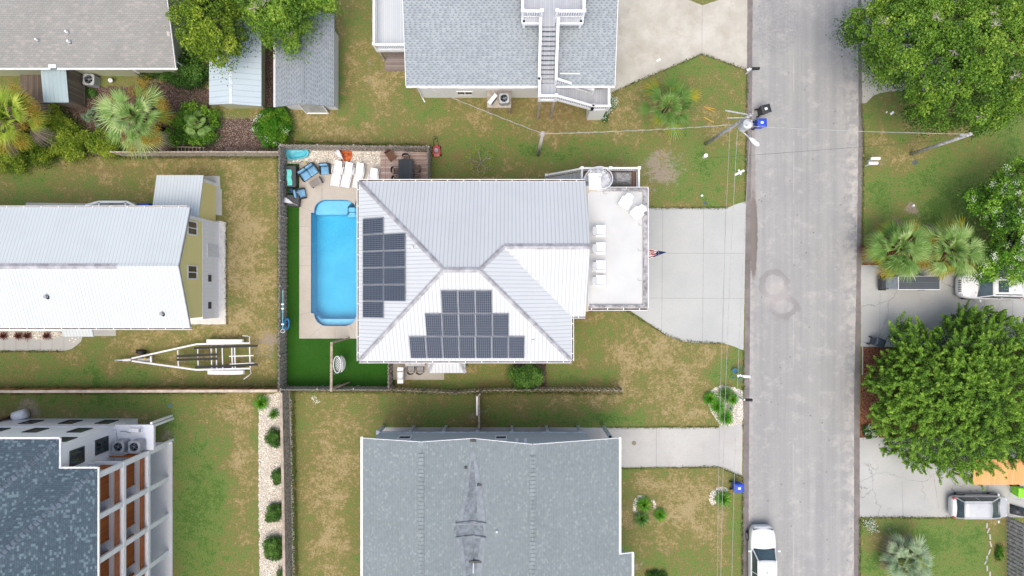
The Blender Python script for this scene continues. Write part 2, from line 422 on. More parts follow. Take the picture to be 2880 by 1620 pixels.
# asphalt: grey, rubbed lanes along its length, a ring shaped wear patch, the damp gutter line
m = M('asphalt', .93, .2)
sp = m.t.nodes.new('ShaderNodeSeparateXYZ'); m.L(m.co(), sp.inputs[0])
mp = m.n('Mapping', Scale=(1, .02, 1)); m.L(m.co(), mp.inputs[0])
st = m.noise(1.9, 4, .6, co=mp.outputs[0]); st2 = m.noise(9, 3, .6, co=mp.outputs[0])
c = m.mix(m.step(st, .3, .7), (.285, .29, .285, 1), (.35, .352, .342, 1))
c = m.mix(m.math('MULTIPLY', m.step(st2, .4, .7), .14), c, (.26, .262, .268, 1))
c = m.mix(m.math('MULTIPLY', m.step(m.noise(.33, 6, .7, dist=.7), .45, .7), .5), c, (.27, .272, .28, 1))
c = m.mix(m.math('MULTIPLY', m.step(m.noise(.9, 6, .75), .5, .68), .5), c, (.46, .445, .43, 1))
c = m.mix(m.math('MULTIPLY', m.step(m.noise(8, 4, .85), .45, .7), .28), c, (.2, .2, .21, 1))
XE, _ = W2(2398, 0); ed = m.step(sp.outputs[0], XE - 1.1, XE + .1); c = m.mix(m.math('MULTIPLY', m.math('MULTIPLY', ed, m.step(m.noise(1.4, 5, .75), .42, .6)), .6), c, (.52, .49, .45, 1))
XE, _ = W2(2108, 0); ed = m.math('SUBTRACT', 1, m.step(sp.outputs[0], XE - .1, XE + .9)); c = m.mix(m.math('MULTIPLY', m.math('MULTIPLY', ed, m.step(m.noise(1.7, 5, .75), .4, .6)), .45), c, (.48, .44, .41, 1))
XE, _ = W2(2232, 0); ed = m.math('SUBTRACT', 1, m.step(m.math('ABSOLUTE', m.math('SUBTRACT', sp.outputs[0], XE)), .02, .07)); c = m.mix(m.math('MULTIPLY', m.math('MULTIPLY', ed, m.step(m.noise(.3, 3, .7), .45, .55)), .35), c, (.5, .48, .44, 1))
vs_ = m.t.nodes.new('ShaderNodeTexVoronoi'); vs_.inputs['Scale'].default_value = 1.1; m.L(m.co(), vs_.inputs['Vector']); c = m.mix(m.math('MULTIPLY', m.math('SUBTRACT', 1, m.step(vs_.outputs['Distance'], .05, .09)), .5), c, (.1, .1, .1, 1))
def near(cx, cy, rx, ry, wob=.35):      # 0 in the centre, 1 at the rim, warped
    a = m.math('DIVIDE', m.math('SUBTRACT', sp.outputs[0], cx), rx); b = m.math('DIVIDE', m.math('SUBTRACT', sp.outputs[1], cy), ry)
    d = m.math('SQRT', m.math('ADD', m.math('MULTIPLY', a, a), m.math('MULTIPLY', b, b)))
    return m.math('ADD', d, m.math('MULTIPLY', m.math('SUBTRACT', m.noise(1.7, 5, .7), .5), wob*2))
def band(d, a, b, k):
    return m.math('MULTIPLY', m.math('MULTIPLY', m.step(d, a - .06, a + .02), m.math('SUBTRACT', 1, m.step(d, b - .02, b + .06))), k)
X1, Y1 = W2(2178, 800); c = m.mix(band(near(X1, Y1, 1.2, 1.15, .45), .62, 1.0, .75), c, (.24, .235, .235, 1))
X1, Y1 = W2(2205, 862); c = m.mix(band(near(X1, Y1, 1.15, .95, .45), .55, 1.0, .75), c, (.24, .235, .235, 1))
X1, Y1 = W2(2185, 830); c = m.mix(m.math('MULTIPLY', m.math('SUBTRACT', 1, m.step(near(X1, Y1, 1.5, 1.9), .3, 1)), .45), c, (.47, .44, .42, 1))
X1, Y1 = W2(2185, 70); c = m.mix(m.math('MULTIPLY', m.math('MULTIPLY', m.math('SUBTRACT', 1, m.step(near(X1, Y1, 1.9, 2.6, .2), .8, 1)), m.step(m.noise(5, 5, .8), .4, .65)), .5), c, (.17, .18, .19, 1))
X1, Y1 = W2(2119, 660); c = m.mix(m.math('MULTIPLY', m.math('SUBTRACT', 1, m.step(near(X1, Y1, .36, 3.6, .35), .75, 1.0)), .8), c, (.13, .105, .09, 1))
X1, Y1 = W2(2118, 560); c = m.mix(m.math('MULTIPLY', m.math('SUBTRACT', 1, m.step(near(X1, Y1, .28, 8.5, .5), .4, 1)), .5), c, (.22, .19, .17, 1))
mp2 = m.n('Mapping', Scale=(.35, .9, 1)); m.L(m.co(), mp2.inputs[0])
wn1 = m.noise(2.2, 5, .7, co=mp2.outputs[0])
cl = m.math('ABSOLUTE', m.math('SUBTRACT', wn1, .5)); ck = m.math('MULTIPLY', m.math('SUBTRACT', 1, m.step(cl, .0015, .004)), m.step(m.noise(.3, 2), .52, .6))
c = m.mix(m.math('MULTIPLY', ck, .45), c, (.1, .1, .1, 1))
m.col(c); m.bump(m.noise(55, 3), .35, .012)
ASPH = m.m
GUT = concrete('gutter_strip', (.17, .155, .15, 1), (.24, .22, .21, 1), sc=1.2, stain=(.12, .1, .09, 1))
road = sheet('road', [(2113,-700),(2420,-700),(2415,810),(2408,1620),(2405,2300),(2090,2300),(2101,1620),(2107,810)], ASPH, z=.008)
sheet('road_gutter', [(2098,-700),(2116,-700),(2117,0),(2110,810),(2104,1620),(2090,2300),(2078,2300),(2087,1620),(2096,810),(2102,0)], GUT, z=.012, jitter=.03)
sheet('road_gutter', [(2413,-700),(2420,-700),(2424,200),(2427,400),(2421,810),(2417,1100),(2417,2300),(2400,2300),(2402,1100),(2408,810),(2414,400)], GUT, z=.012, jitter=.03)

CT = concrete('tan_concrete', (.42, .40, .345, 1), (.54, .53, .475, 1), sc=.5, stain=(.36, .31, .245, 1))
CG = concrete('grey_concrete', (.415, .435, .43, 1), (.475, .49, .475, 1), sc=.25)
CW = concrete('warm_grey_concrete', (.42, .42, .405, 1), (.50, .50, .475, 1), sc=.3, stain=(.38, .355, .325, 1))
CC = concrete('cracked_concrete', (.38, .39, .375, 1), (.47, .48, .465, 1), sc=.35, crack=.5, stain=(.36, .34, .32, 1))
CP = concrete('pool_deck_concrete', (.43, .395, .34, 1), (.50, .465, .405, 1), sc=.4, stain=(.40, .35, .28, 1))
JOINT = plain('joint_grey', (.29, .285, .275, 1), .9)  # own grey of the joints between slabs
def joints(parent_name, segs, w_=.03, z=.0085):
    b = MB()
    for (x0, y0, x1, y1) in segs:
        a = Vector(W2(x0, y0)); c_ = Vector(W2(x1, y1)); d = (c_ - a).normalized(); n = Vector((-d.y, d.x))*w_/2
        b.poly([(*(a-n), z), (*(c_-n), z), (*(c_+n), z), (*(a+n), z)])
    return tag(b.build(parent_name, JOINT), kind='structure')
sheet('driveway', [(1700,-500),(2102,-500),(2102,0),(2023,0),(1976,15),(1937,0),(2102,0.5),(2103,198),(1974,152),(1860,208),(1700,265),(1640,265),(1640,-500)][0:2] + [(2102,-80),(2035,-6),(1976,15),(1900,-20),(1900,-30),(2102,-30),(2103,198),(1974,152),(1715,262),(1600,262),(1600,-500)] if False else
      [(1600,-60),(1905,-60),(1937,0),(1976,15),(2022,0),(2102,-30),(2103,198),(1974,152),(1860,200),(1715,262),(1600,262)], CT, z=.006, jitter=.03)
joints('driveway_joint', [(1975,18,1974,150)])
sheet('driveway', [(1640,585),(2044,585),(2065,576),(2098,566),(2096,700),(2091,985),(2060,973),(2037,966),(1950,964),(1920,960),(1895,952),(1870,940),(1775,875),(1640,800)], CG, z=.006, jitter=.02)
joints('driveway_joint', [(1864,587,1861,930),(1979,587,1976,964),(2041,586,2032,965),(1640,711,2094,713),(1640,838,2092,839)])
sheet('driveway', [(1640,1203),(2022,1202),(2024,1196),(2088,1190),(2087,1340),(2022,1312),(1740,1316),(1640,1318)], CW, z=.006, jitter=.02)
joints('driveway_joint', [(1846,1204,1846,1314),(2023,1203,2022,1311)])
sheet('driveway', [(2420,-60),(2420,291),(2436,290),(2455,270),(2475,262),(2500,257),(2720,255),(2720,60),(2480,60),(2440,-60)], CT, z=.006, jitter=.02)
sheet('driveway', [(2421,746),(2960,746),(2960,975),(2421,975)], CC, z=.006, jitter=.02)
joints('driveway_joint', [(2476,750,2474,973),(2765,760,2770,900),(2850,760,2846,973)])
sheet('driveway', [(2418,1231),(2960,1231),(2960,1455),(2418,1455)], CC, z=.006, jitter=.03)
joints('driveway_joint', [(2537,1352,2540,1454),(2625,1332,2640,1430)])
sheet('walkway', [(-60,925),(178,925),(232,948),(228,960),(215,972),(200,982),(182,986),(-60,986)], CW, z=.006)
joints('walkway_joint', [(x, 945, x, 985) for x in (12, 45, 79, 113, 147, 180)])

# beds
def rough(name, ca, cb, cc, sc=14, rgh=.95, bmp=.8):
    m = M(name, rgh, .15)
    vo = m.t.nodes.new('ShaderNodeTexVoronoi'); vo.inputs['Scale'].default_value = sc; m.L(m.co(), vo.inputs['Vector'])
    bw = m.t.nodes.new('ShaderNodeSeparateColor'); m.L(vo.outputs['Color'], bw.inputs[0])
    c = m.mix(bw.outputs[0], ca, cb); c = m.mix(m.step(vo.outputs['Distance'], .25, .6), c, cc)
    c = m.mix(m.math('MULTIPLY', m.step(m.noise(1.4, 5, .7), .5, .7), .35), c, cc)
    m.col(c); m.bump(vo.outputs['Distance'], -bmp, .03); return m.m
SHELL = rough('shell_gravel', (.80, .76, .68, 1), (.68, .63, .54, 1), (.42, .37, .3, 1), 15)
MULCH = rough('bark_mulch', (.16, .105, .085, 1), (.25, .19, .16, 1), (.07, .045, .035, 1), 13)
MULCHR = rough('red_mulch', (.25, .1, .05, 1), (.33, .16, .09, 1), (.10, .04, .025, 1), 16)
m = M('artificial_turf_grass', .9, .1)
c = m.mix(m.step(m.noise(26, 3, .8), .3, .7), (.012, .065, .006, 1), (.04, .125, .015, 1)); c = m.mix(m.math('MULTIPLY', m.step(m.noise(.6, 4), .4, .7), .4), c, (.04, .12, .02, 1))
m.col(c); m.bump(m.noise(50, 2), .8, .03); TURF = m.m
sheet('lawn_turf', [(806,450),(845,450),(845,950),(1110,950),(1110,1092),(806,1092)], TURF, z=.016, jitter=.01)
sheet('mulch_bed', [(0,300),(110,300),(240,240),(330,245),(470,230),(500,215),(590,255),(590,320),(640,335),(770,330),(785,440),(0,440)], MULCH, z=.006, jitter=.25)
sheet('mulch_bed', [(745,70),(776,70),(776,330),(745,330)], MULCH, z=.007, jitter=.08)
sheet('mulch_bed', [(2423,976),(2900,976),(2900,1232),(2418,1232)], MULCHR, z=.0045, jitter=.04)
sheet('mulch_bed', [(2424,690),(2470,668),(2600,660),(2760,700),(2900,740),(2900,748),(2424,748)], MULCHR, z=.0045, jitter=.15)
sheet('mulch_bed', [(1445,1016),(1535,1016),(1540,1096),(1440,1096)], MULCH, z=.005, jitter=.1)
sheet('shell_bed', [(728,1118),(780,1104),(814,1104),(817,1200),(820,1400),(824,1700),(731,1700),(728,1400),(727,1200)], SHELL, z=.007, jitter=.12)
sheet('shell_bed', [(808,418),(1070,425),(1070,463),(930,466),(808,460)], SHELL, z=.020, jitter=.03)
sheet('shell_bed', [(1992,1120),(2000,1098),(2028,1083),(2060,1088),(2088,1098),(2090,1165),(2086,1190),(2040,1200),(2022,1192),(2000,1160),(1990,1135)], SHELL, z=.012, jitter=.08)
sheet('shell_bed', [(560,612),(636,625),(636,912),(530,912),(530,885),(560,885)], concrete('white_gravel', (.6, .58, .55, 1), (.72, .7, .67, 1), sc=3, stain=(.42, .38, .33, 1)), z=.012, jitter=.03)
sheet('shell_bed', [(-20,930),(178,930),(176,946),(120,955),(60,950),(-20,952)], SHELL, z=.014, jitter=.05)
sheet('concrete_pad', [(574,495),(618,495),(620,532),(624,532),(624,606),(574,600)], CW, z=.010)
sheet('concrete_pad', [(264,920),(326,920),(326,945),(250,945)], CW, z=.010)
sheet('concrete_pad', [(73,570),(380,574),(380,590),(73,590)], CW, z=.010, jitter=.02)
sheet('patio_slab', [(1105,1010),(1249,1010),(1249,1068),(1105,1068)], CP, z=.018)
sheet('stone_edging', [(2424,976),(2427,976),(2427,1055),(2424,1055)], CT, z=.03)
sheet('concrete_terrace', [(1075,1202),(1640,1202),(1640,1240),(1075,1240)], CW, z=.010)
# pool deck with the pool opening
def arc(cx, cy, rx, ry, a0, a1, n=10):
    return [(cx + rx*math.cos(R(a0 + (a1-a0)*i/n)), cy - ry*math.sin(R(a0 + (a1-a0)*i/n))) for i in range(n+1)]
pool_px = [(875,598),(884,598),(884,590)] + arc(916,592,32,30,170,95,7) + arc(968,594,36,32,85,5,7) + [(1006,598),(1008,600),(1008,880),(1004,882)] \
    + arc(968,882,36,35,0,-85,7) + arc(918,882,34,35,-95,-180,7) + [(884,882),(875,880)]
pool_m = [W2(*p) for p in pool_px]
b = MB(); b.prism([W2(*p) for p in [(842,462),(1075,462),(1075,520),(1030,520),(1030,952),(842,952)]], -.25, .026, holes=[pool_m])
tag(b.build('pool_deck', CP), kind='structure')
joints('pool_deck_joint', [(842,637,874,637),(842,692,874,692),(842,747,874,747),(906,530,906,562),(905,918,870,950),(943,920,943,950),(985,915,1000,950),(845,582,882,596),(842,886,874,878),(906,500,906,562)], z=.0305, w_=.02)
WATERM = bpy.data.materials.new('pool_water'); WATERM.use_nodes = True
t = WATERM.node_tree; t.nodes.remove(t.nodes['Principled BSDF'])
tr = t.nodes.new('ShaderNodeBsdfTransparent'); tr.inputs[0].default_value = (.62, .90, .98, 1)
gl = t.nodes.new('ShaderNodeBsdfGlossy'); gl.inputs['Roughness'].default_value = .06
fr = t.nodes.new('ShaderNodeFresnel'); fr.inputs[0].default_value = 1.33
nz = t.nodes.new('ShaderNodeTexNoise'); nz.inputs['Scale'].default_value = 3; bp = t.nodes.new('ShaderNodeBump'); bp.inputs['Strength'].default_value = .15; bp.inputs['Distance'].default_value = .05
tc = t.nodes.new('ShaderNodeTexCoord'); t.links.new(tc.outputs['Object'], nz.inputs['Vector']); t.links.new(nz.outputs['Fac'], bp.inputs['Height'])
t.links.new(bp.outputs[0], gl.inputs['Normal']); t.links.new(bp.outputs[0], fr.inputs['Normal'])
mx = t.nodes.new('ShaderNodeMixShader'); t.links.new(fr.outputs[0], mx.inputs[0]); t.links.new(tr.outputs[0], mx.inputs[1]); t.links.new(gl.outputs[0], mx.inputs[2])
t.links.new(mx.outputs[0], t.nodes['Material Output'].inputs[0])
m = M('blue_pool_liner', .5, .3)
sp = m.t.nodes.new('ShaderNodeSeparateXYZ'); m.L(m.co(), sp.inputs[0])
wv = m.t.nodes.new('ShaderNodeTexVoronoi'); wv.feature = 'SMOOTH_F1'; wv.inputs['Scale'].default_value = 2.2; m.L(m.co(), wv.inputs['Vector'])
c = m.mix(m.step(m.math('ADD', m.math('MULTIPLY', m.noise(.7, 3), .6), m.math('MULTIPLY', m.noise(5, 3), .4)), .35, .7), (.09, .47, .66, 1), (.13, .55, .72, 1)); m.col(c); LINER = m.m
LINER2 = plain('light_blue_pool_step', (.42, .64, .80, 1), .5, var=.05, scale=1)
pool = thing('swimming_pool', 'bright blue inground swimming pool with rounded ends beside the metal roofed house', 'pool', (-13.5, 1.9, 0))
b = MB(); n = len(pool_m)
vs = [(x, y, -.01) for x, y in pool_m] + [(x, y, -1.6) for x, y in pool_m]
area = sum(pool_m[i][0]*pool_m[(i+1) % n][1] - pool_m[(i+1) % n][0]*pool_m[i][1] for i in range(n))
b.add(vs, [((i, (i+1) % n, n+(i+1) % n, n+i) if area > 0 else (i, n+i, n+(i+1) % n, (i+1) % n)) for i in range(n)])
b.prism([(x, y) for x, y in pool_m], -1.7, -1.6)
b.build('basin', LINER, pool)
zsh = -.42
sh = [(885,599),(884,590)] + arc(916,592,31,29,170,95,7) + arc(968,594,35,31,85,60,3) + [(974,580),(974,594)] + arc(966,594,8,8,0,-90,4) + [(885,602)]
b = MB(); b.prism([W2(*p) for p in sh], -1.59, zsh); b.build('tanning_ledge', LINER2, pool)
b = MB(); b.prism([W2(*p) for p in [(976,582),(1004,582),(1004,594),(976,594)]], -1.585, -.5)
b.prism([W2(*p) for p in [(976,595),(1005,595),(1005,608),(972,608)]], -1.585, -.75); b.build('entry_step', LINER2, pool)
so = arc(968,884,33,32,-8,-85,7) + arc(918,884,32,32,-95,-172,7) + [(898,898),(992,898)]
b = MB(); b.prism([W2(*p) for p in so], -1.59, -.5); b.build('bench', LINER2, pool)
b = MB(); b.prism(pool_m, -.115, -.11, bottom=False)
wo = b.build('water', WATERM, pool)
b = MB()        # coping lip in darker liner blue
for i in range(n):
    p, q = pool_m[i], pool_m[(i+1) % n]; b.bar((*p, -.06), (*q, -.06), .035, .06)
b.build('waterline_trim', plain('blue_coping', (.05, .28, .6, 1), .5), pool)
STONES = plain('pale_stones', (.78, .74, .66, 1), .9, var=.3, scale=9)
def inside(p, poly):
    r = False; j = len(poly) - 1
    for i in range(len(poly)):
        if (poly[i][1] > p[1]) != (poly[j][1] > p[1]) and p[0] < (poly[j][0]-poly[i][0])*(p[1]-poly[i][1])/(poly[j][1]-poly[i][1]) + poly[i][0]: r = not r
        j = i
    return r
def stones(name, poly_px, nst, r0, r1, z=.02, mat_=None, exclude=None, label=None):
    poly = [W2(*p) for p in poly_px]; xs = [p[0] for p in poly]; ys = [p[1] for p in poly]
    b = MB(); k = 0; guard = 0
    while k < nst and guard < nst*20:
        guard += 1
        x = random.uniform(min(xs), max(xs)); y = random.uniform(min(ys), max(ys))
        if not inside((x, y), poly): continue
        if exclude and inside((x, y), exclude): continue
        k += 1; r = random.uniform(r0, r1); a = random.random()*3; n_ = 5
        vs = [(x + r*random.uniform(.6, 1.2)*math.cos(a + i*6.283/n_), y + r*random.uniform(.6, 1.2)*math.sin(a + i*6.283/n_), z) for i in range(n_)]
        tp = (x + random.uniform(-.3, .3)*r, y + random.uniform(-.3, .3)*r, z + r*random.uniform(.5, .9))
        b.add(vs + [tp], [(i, (i+1) % n_, n_) for i in range(n_)])
    o = b.build(name, mat_ or STONES); return tag(o, kind='stuff')
stones('loose_shells', [(727,1115),(780,1104),(814,1104),(818,1200),(821,1400),(824,1640),(731,1640),(727,1400)], 2600, .03, .085, .007)
stones('loose_shells', [(814,1104),(820,1104),(830,1640),(820,1640)], 240, .03, .06, .004)
stones('white_stones', [(808,419),(1070,426),(1070,462),(808,460)], 2600, .02, .055, .02)
stones('white_stones', [(1992,1120),(2000,1098),(2028,1083),(2060,1088),(2088,1098),(2090,1165),(2086,1190),(2040,1200),(2022,1192),(2000,1160)], 900, .03, .08, .012)
stones('mulch_chips', [(600,320),(770,330),(780,430),(560,430),(560,330)], 1500, .02, .05, .006, plain('pale_bark', (.33, .27, .24, 1), .9, var=.4, scale=9))
stones('brown_chips', [(2426,978),(2500,978),(2470,1100),(2470,1228),(2420,1228)], 500, .02, .05, .006, plain('red_bark', (.36, .17, .1, 1), .9, var=.4, scale=9))
stones('small_stones', [(874,1112),(888,1112),(902,1130),(886,1138),(876,1126)], 60, .02, .05, .004)
stones('white_stones', [(-10,938),(176,934),(176,944),(120,955),(60,950),(-10,950)], 300, .03, .07, .014)
# ================================================================= buildings
ROOFW = seam('silver_seam_roof', (.555, .585, .605, 1), (.31, .335, .36, 1), .25, .4, .4, .11, .06, .7)
ROOFY = seam('white_seam_roof', (.55, .60, .615, 1), (.36, .40, .43, 1), .235, .4, .35, .11, .07)
ROOFB = seam('pale_blue_seam_roof', (.47, .56, .61, 1), (.28, .36, .41, 1), .42, .5, .4, .06, .1)
RIDGE = plain('grey_ridge_metal', (.42, .42, .44, 1), .5, .4, .2, var=.15, scale=2)
def dashed(name, ca, cb, cd, bw=.34, bh=.15):        # laminated shingle: short dark tabs below each course
    m = M(name, .92, .2); o = uvsep(m); q = m.math('DIVIDE', o[1], bh); r = m.math('FLOOR', q); fv = m.math('FRACT', q)
    wz = m.t.nodes.new('ShaderNodeTexWhiteNoise'); wz.noise_dimensions = '1D'; m.L(r, wz.inputs['W'])
    u = m.math('ADD', m.math('DIVIDE', o[0], bw), wz.outputs['Value']); fu = m.math('FRACT', u)
    cid = m.t.nodes.new('ShaderNodeTexWhiteNoise'); cid.noise_dimensions = '2D'; cb_ = m.t.nodes.new('ShaderNodeCombineXYZ'); m.L(m.math('FLOOR', u), cb_.inputs[0]); m.L(r, cb_.inputs[1]); m.L(cb_.outputs[0], cid.inputs['Vector'])
    wd = m.math('ADD', m.math('MULTIPLY', cid.outputs['Value'], .25), .28)
    tab = m.math('MULTIPLY', m.math('LESS_THAN', fu, wd), m.math('LESS_THAN', fv, .55)); ln = m.math('LESS_THAN', fv, .16)
    c = m.mix(cid.outputs['Value'], ca, cb); c = m.mix(m.math('MULTIPLY', m.math('MAXIMUM', tab, m.math('MULTIPLY', ln, .6)), .75), c, cd)
    c = m.mix(m.math('MULTIPLY', m.step(m.noise(.5, 4), .35, .75), .12), c, cd); m.col(c); m.bump(tab, -.3, .01); return m.m
SH_TOP = dashed('blue_grey_shingle', (.34, .38, .40, 1), (.29, .325, .345, 1), (.15, .175, .195, 1))
SH_LOW = shingle('pale_slate_shingle', (.26, .305, .312, 1), (.21, .25, .26, 1), (.165, .195, .205, 1), .16, .115, (.285, .33, .33, 1), .1, .12)
SH_TAUPE = shingle('taupe_shingle', (.325, .325, .30, 1), (.275, .28, .265, 1), (.19, .185, .18, 1), .3, .14, (.36, .33, .31, 1), .12, .2)
SH_DARK = shingle('dark_slate_shingle', (.06, .09, .115, 1), (.09, .13, .16, 1), (.055, .075, .095, 1), .17, .12, (.15, .215, .245, 1), .2, .08)
SH_SHED = dashed('shed_grey_shingle', (.29, .325, .35, 1), (.25, .28, .305, 1), (.14, .165, .185, 1))
def siding(name, ca, cb, sp=.15, wd=.06):
    m = M(name, .6, .3); o = uvsep(m); fr = m.math('FRACT', m.math('DIVIDE', o[1], sp))
    m.col(m.mix(m.math('MULTIPLY', m.step(fr, 1 - wd*2, 1), .6), m.mix(m.math('MULTIPLY', m.noise(1.5, 4), .25), ca, cb), cb)); return m.m
def vpanel(name, ca, cb, sp=.3):
    m = M(name, .6, .3); o = uvsep(m); fr = m.math('FRACT', m.math('DIVIDE', o[0], sp))
    m.col(m.mix(m.math('MULTIPLY', m.step(fr, .9, .97), .6), m.mix(m.math('MULTIPLY', m.noise(1.5, 4), .2), ca, cb), cb)); return m.m
BEIGE = siding('beige_siding', (.50, .46, .38, 1), (.38, .34, .27, 1))
YELLOW = siding('yellow_stucco', (.86, .76, .33, 1), (.80, .70, .30, 1), .5, .01)
WHPAN = vpanel('white_panel_wall', (.88, .89, .90, 1), (.72, .74, .76, 1), .3)
WHSID = siding('white_siding', (.80, .81, .82, 1), (.64, .66, .68, 1), .17)
BLUSID = siding('blue_grey_siding', (.48, .56, .63, 1), (.40, .47, .54, 1), .14)
GREENSID = siding('sage_siding', (.47, .49, .34, 1), (.32, .34, .22, 1), .18)
DECKW = plain('white_roof_membrane', (.525, .54, .535, 1), .55, var=.03, scale=.6)
DECKG = planks('grey_deck_boards', (.38, .40, .43, 1), (.44, .46, .49, 1), (.24, .26, .28, 1), .14)
DECKL = planks('pale_deck_boards', (.50, .54, .575, 1), (.55, .59, .62, 1), (.38, .41, .44, 1), .145)
DECKB = planks('brown_deck_boards', (.33, .235, .20, 1), (.50, .41, .37, 1), (.10, .075, .06, 1), .14, axis=1)
WOODV = planks('stained_wood_cladding', (.30, .08, .012, 1), (.40, .125, .022, 1), (.05, .02, .01, 1), .12, .6)
LATT = WOODG

def ridge_strip(b, p, q, w_, drop, lift=.035, mi=0):
    p = Vector(p); q = Vector(q); d = Vector((q.x-p.x, q.y-p.y, 0)).normalized(); n = Vector((-d.y, d.x, 0))*w_/2
    dn = Vector((0, 0, drop*w_/2)); up = Vector((0, 0, lift))
    vs = [p + n - dn + up, q + n - dn + up, q + up*1.4, p + up*1.4, p - n - dn + up, q - n - dn + up]
    b.add(vs + [v - up for v in (vs[0], vs[1], vs[4], vs[5])], [(0,3,2,1), (3,4,5,2), (0,1,7,6), (4,8,9,5)], mi)
def gutter(p, q, side, parent, wd=.13, straps=1.1, z_off=0, name='gutter', dirt=True):
    # open box gutter along an eave; side = +1/-1 picks the outer side of the direction p->q
    p = Vector(p); q = Vector(q); p.z += z_off; q.z += z_off; d = (q - p); L = d.length; d /= L; n = Vector((-d.y, d.x, 0))*side
    b = MB()
    b.bar(p + n*wd - Vector((0,0,.04)), q + n*wd - Vector((0,0,.04)), .035, .11, 0)
    b.bar(p + n*.012 - Vector((0,0,.05)), q + n*.012 - Vector((0,0,.05)), .02, .09, 0)
    b.bar(p + n*wd/2 - Vector((0,0,.085)), q + n*wd/2 - Vector((0,0,.085)), wd - .04, .01, 1 if dirt else 0)
    k = int(L/straps)
    for i in range(k + 1):
        c = p + d*(L*(i + .5)/(k + 1)); b.bar(c + n*.0, c + n*wd, .04, .012, 0)
    return b.build(name, [WHITE, RUST], parent)
def window(parent, c, wd, ht, nrm, frame=WHITE, glass=GLASS, name='window', mull=1, t=.06, fw=.08):
    # c centre on the wall face, nrm = unit (nx, ny)
    ux, uy = -nrm[1], nrm[0]; b = MB()
    def bx(u0, u1, z0, z1, d0, d1, bb):
        vs = []
        for z in (z0, z1):
            for dd in (d0, d1):
                for u in (u0, u1): vs.append((c[0] + ux*u + nrm[0]*dd, c[1] + uy*u + nrm[1]*dd, c[2] + z))
        bb.add(vs, [(0,2,3,1),(4,5,7,6),(0,1,5,4),(2,6,7,3),(0,4,6,2),(1,3,7,5)])
    bx(-wd/2, wd/2, ht/2 - fw, ht/2, 0, t, b); bx(-wd/2, wd/2, -ht/2, -ht/2 + fw, 0, t, b)
    bx(-wd/2, -wd/2 + fw, -ht/2 + fw, ht/2 - fw, 0, t, b); bx(wd/2 - fw, wd/2, -ht/2 + fw, ht/2 - fw, 0, t, b)
    for i in range(mull): u = -wd/2 + wd*(i+1)/(mull+1); bx(u - .03, u + .03, -ht/2 + fw, ht/2 - fw, 0, t*.8, b)
    o = b.build(name, frame, parent)
    g = MB(); bx(-wd/2 + .02, wd/2 - .02, -ht/2 + .02, ht/2 - .02, .006, .018, g); g.build('pane', glass, o)
    return o
def railing(b, p, q, h=1.0, sp=.13, post=.12, top=.12, posts=True, mi=0, bal=.04):
    p = Vector(p); q = Vector(q); d = q - p; L = d.length; Z = Vector((0, 0, 1))
    b.bar(p + Z*h, q + Z*h, top, .045, mi); b.bar(p + Z*(h - .12), q + Z*(h - .12), .05, .06, mi); b.bar(p + Z*.12, q + Z*.12, .05, .06, mi)
    n = max(1, int(L/sp))
    for i in range(1, n): c = p + d*i/n; b.bar(c + Z*.12, c + Z*(h - .1), bal, bal, mi)
    if posts:
        if not hasattr(b, 'pp'): b.pp = set()
        for c in (p, q):
            ky = (round(c.x, 2), round(c.y, 2), round(c.z, 2))
            if ky in b.pp: continue
            b.pp.add(ky); b.bar(c - Z*.1, c + Z*(h + .1), post, post, mi); b.bar(c + Z*(h + .1), c + Z*(h + .15), post + .06, post + .06, mi)
def pipe(name, x, y, z, parent, mat_, r=.05, h=.35, boot=True):
    b = MB(); b.cyl((x, y, z - .15), (x, y, z + h), r, n=12, mi=0)
    b.cyl((x, y, z + h*.55), (x, y, z + h*.62), r*1.25, n=12, mi=0)
    if boot: b.cyl((x, y, z - .12), (x, y, z + .05), r*2.4, r*1.3, n=12, mi=1)
    return b.build(name, [mat_, DARK], parent, smooth=False)

# ---------------------------------------------------------------- main house
mh = thing('metal_roofed_house', 'large house under a silver standing seam hip roof with white roof deck', 'house', (-3, 1, 0))
ze, PT = 6.6, .574; x0, x1, y0, y1 = -10.17, 3.97, -4.85, 7.09; hw = (y1-y0)/2; zr = ze + PT*hw; yr = (y0+y1)/2
ys = -1.87; hw2 = (y1-ys)/2; yr2 = (y1+ys)/2; zr2 = ze + PT*hw2; xw = 4.88
A = (x0+hw, yr, zr); B_ = (x1-hw, yr, zr); Cc = (x1-hw2, yr2, zr2); D = (xw, yr2, zr2)
NW = (x0, y1, ze); SW = (x0, y0, ze); SE = (x1, y0, ze); V = (x1, ys, ze)
b = MB(); th = .14
b.slab([NW, SW, A], th)                                     # west slope
b.slab([SW, SE, B_, A], th)                                 # south slope
b.slab([SE, V, Cc, B_], th)                                 # east slope down to the valley
b.slab([NW, A, B_, Cc, D, (xw, y1, ze)], th)                # north slope
b.slab([V, (xw, ys, ze), D, Cc], th)                        # wing, south slope
roof = b.build('roof', ROOFW, mh)
b = MB(); dp = PT*.707
for p, q in ((NW, A), (SW, A), (SE, B_), (B_, Cc)): ridge_strip(b, p, q, .28, dp)
ridge_strip(b, A, B_, .34, PT); ridge_strip(b, Cc, D, .36, PT)
b.build('ridge_cap', RIDGE, roof)
b = MB(); p = Vector(Cc); q = Vector(V); b.bar(p + Vector((0,0,.03)), q + Vector((0,0,.03)), .10, .02); b.build('valley_flashing', plain('valley_metal', (.6, .62, .64, 1), .4), roof)
gutter(NW, (xw - .05, y1, ze), 1, roof); gutter(SW, SE, -1, roof); gutter(NW, SW, -1, roof); gutter(SE, V, -1, roof); gutter(V, (xw, ys, ze), -1, roof)
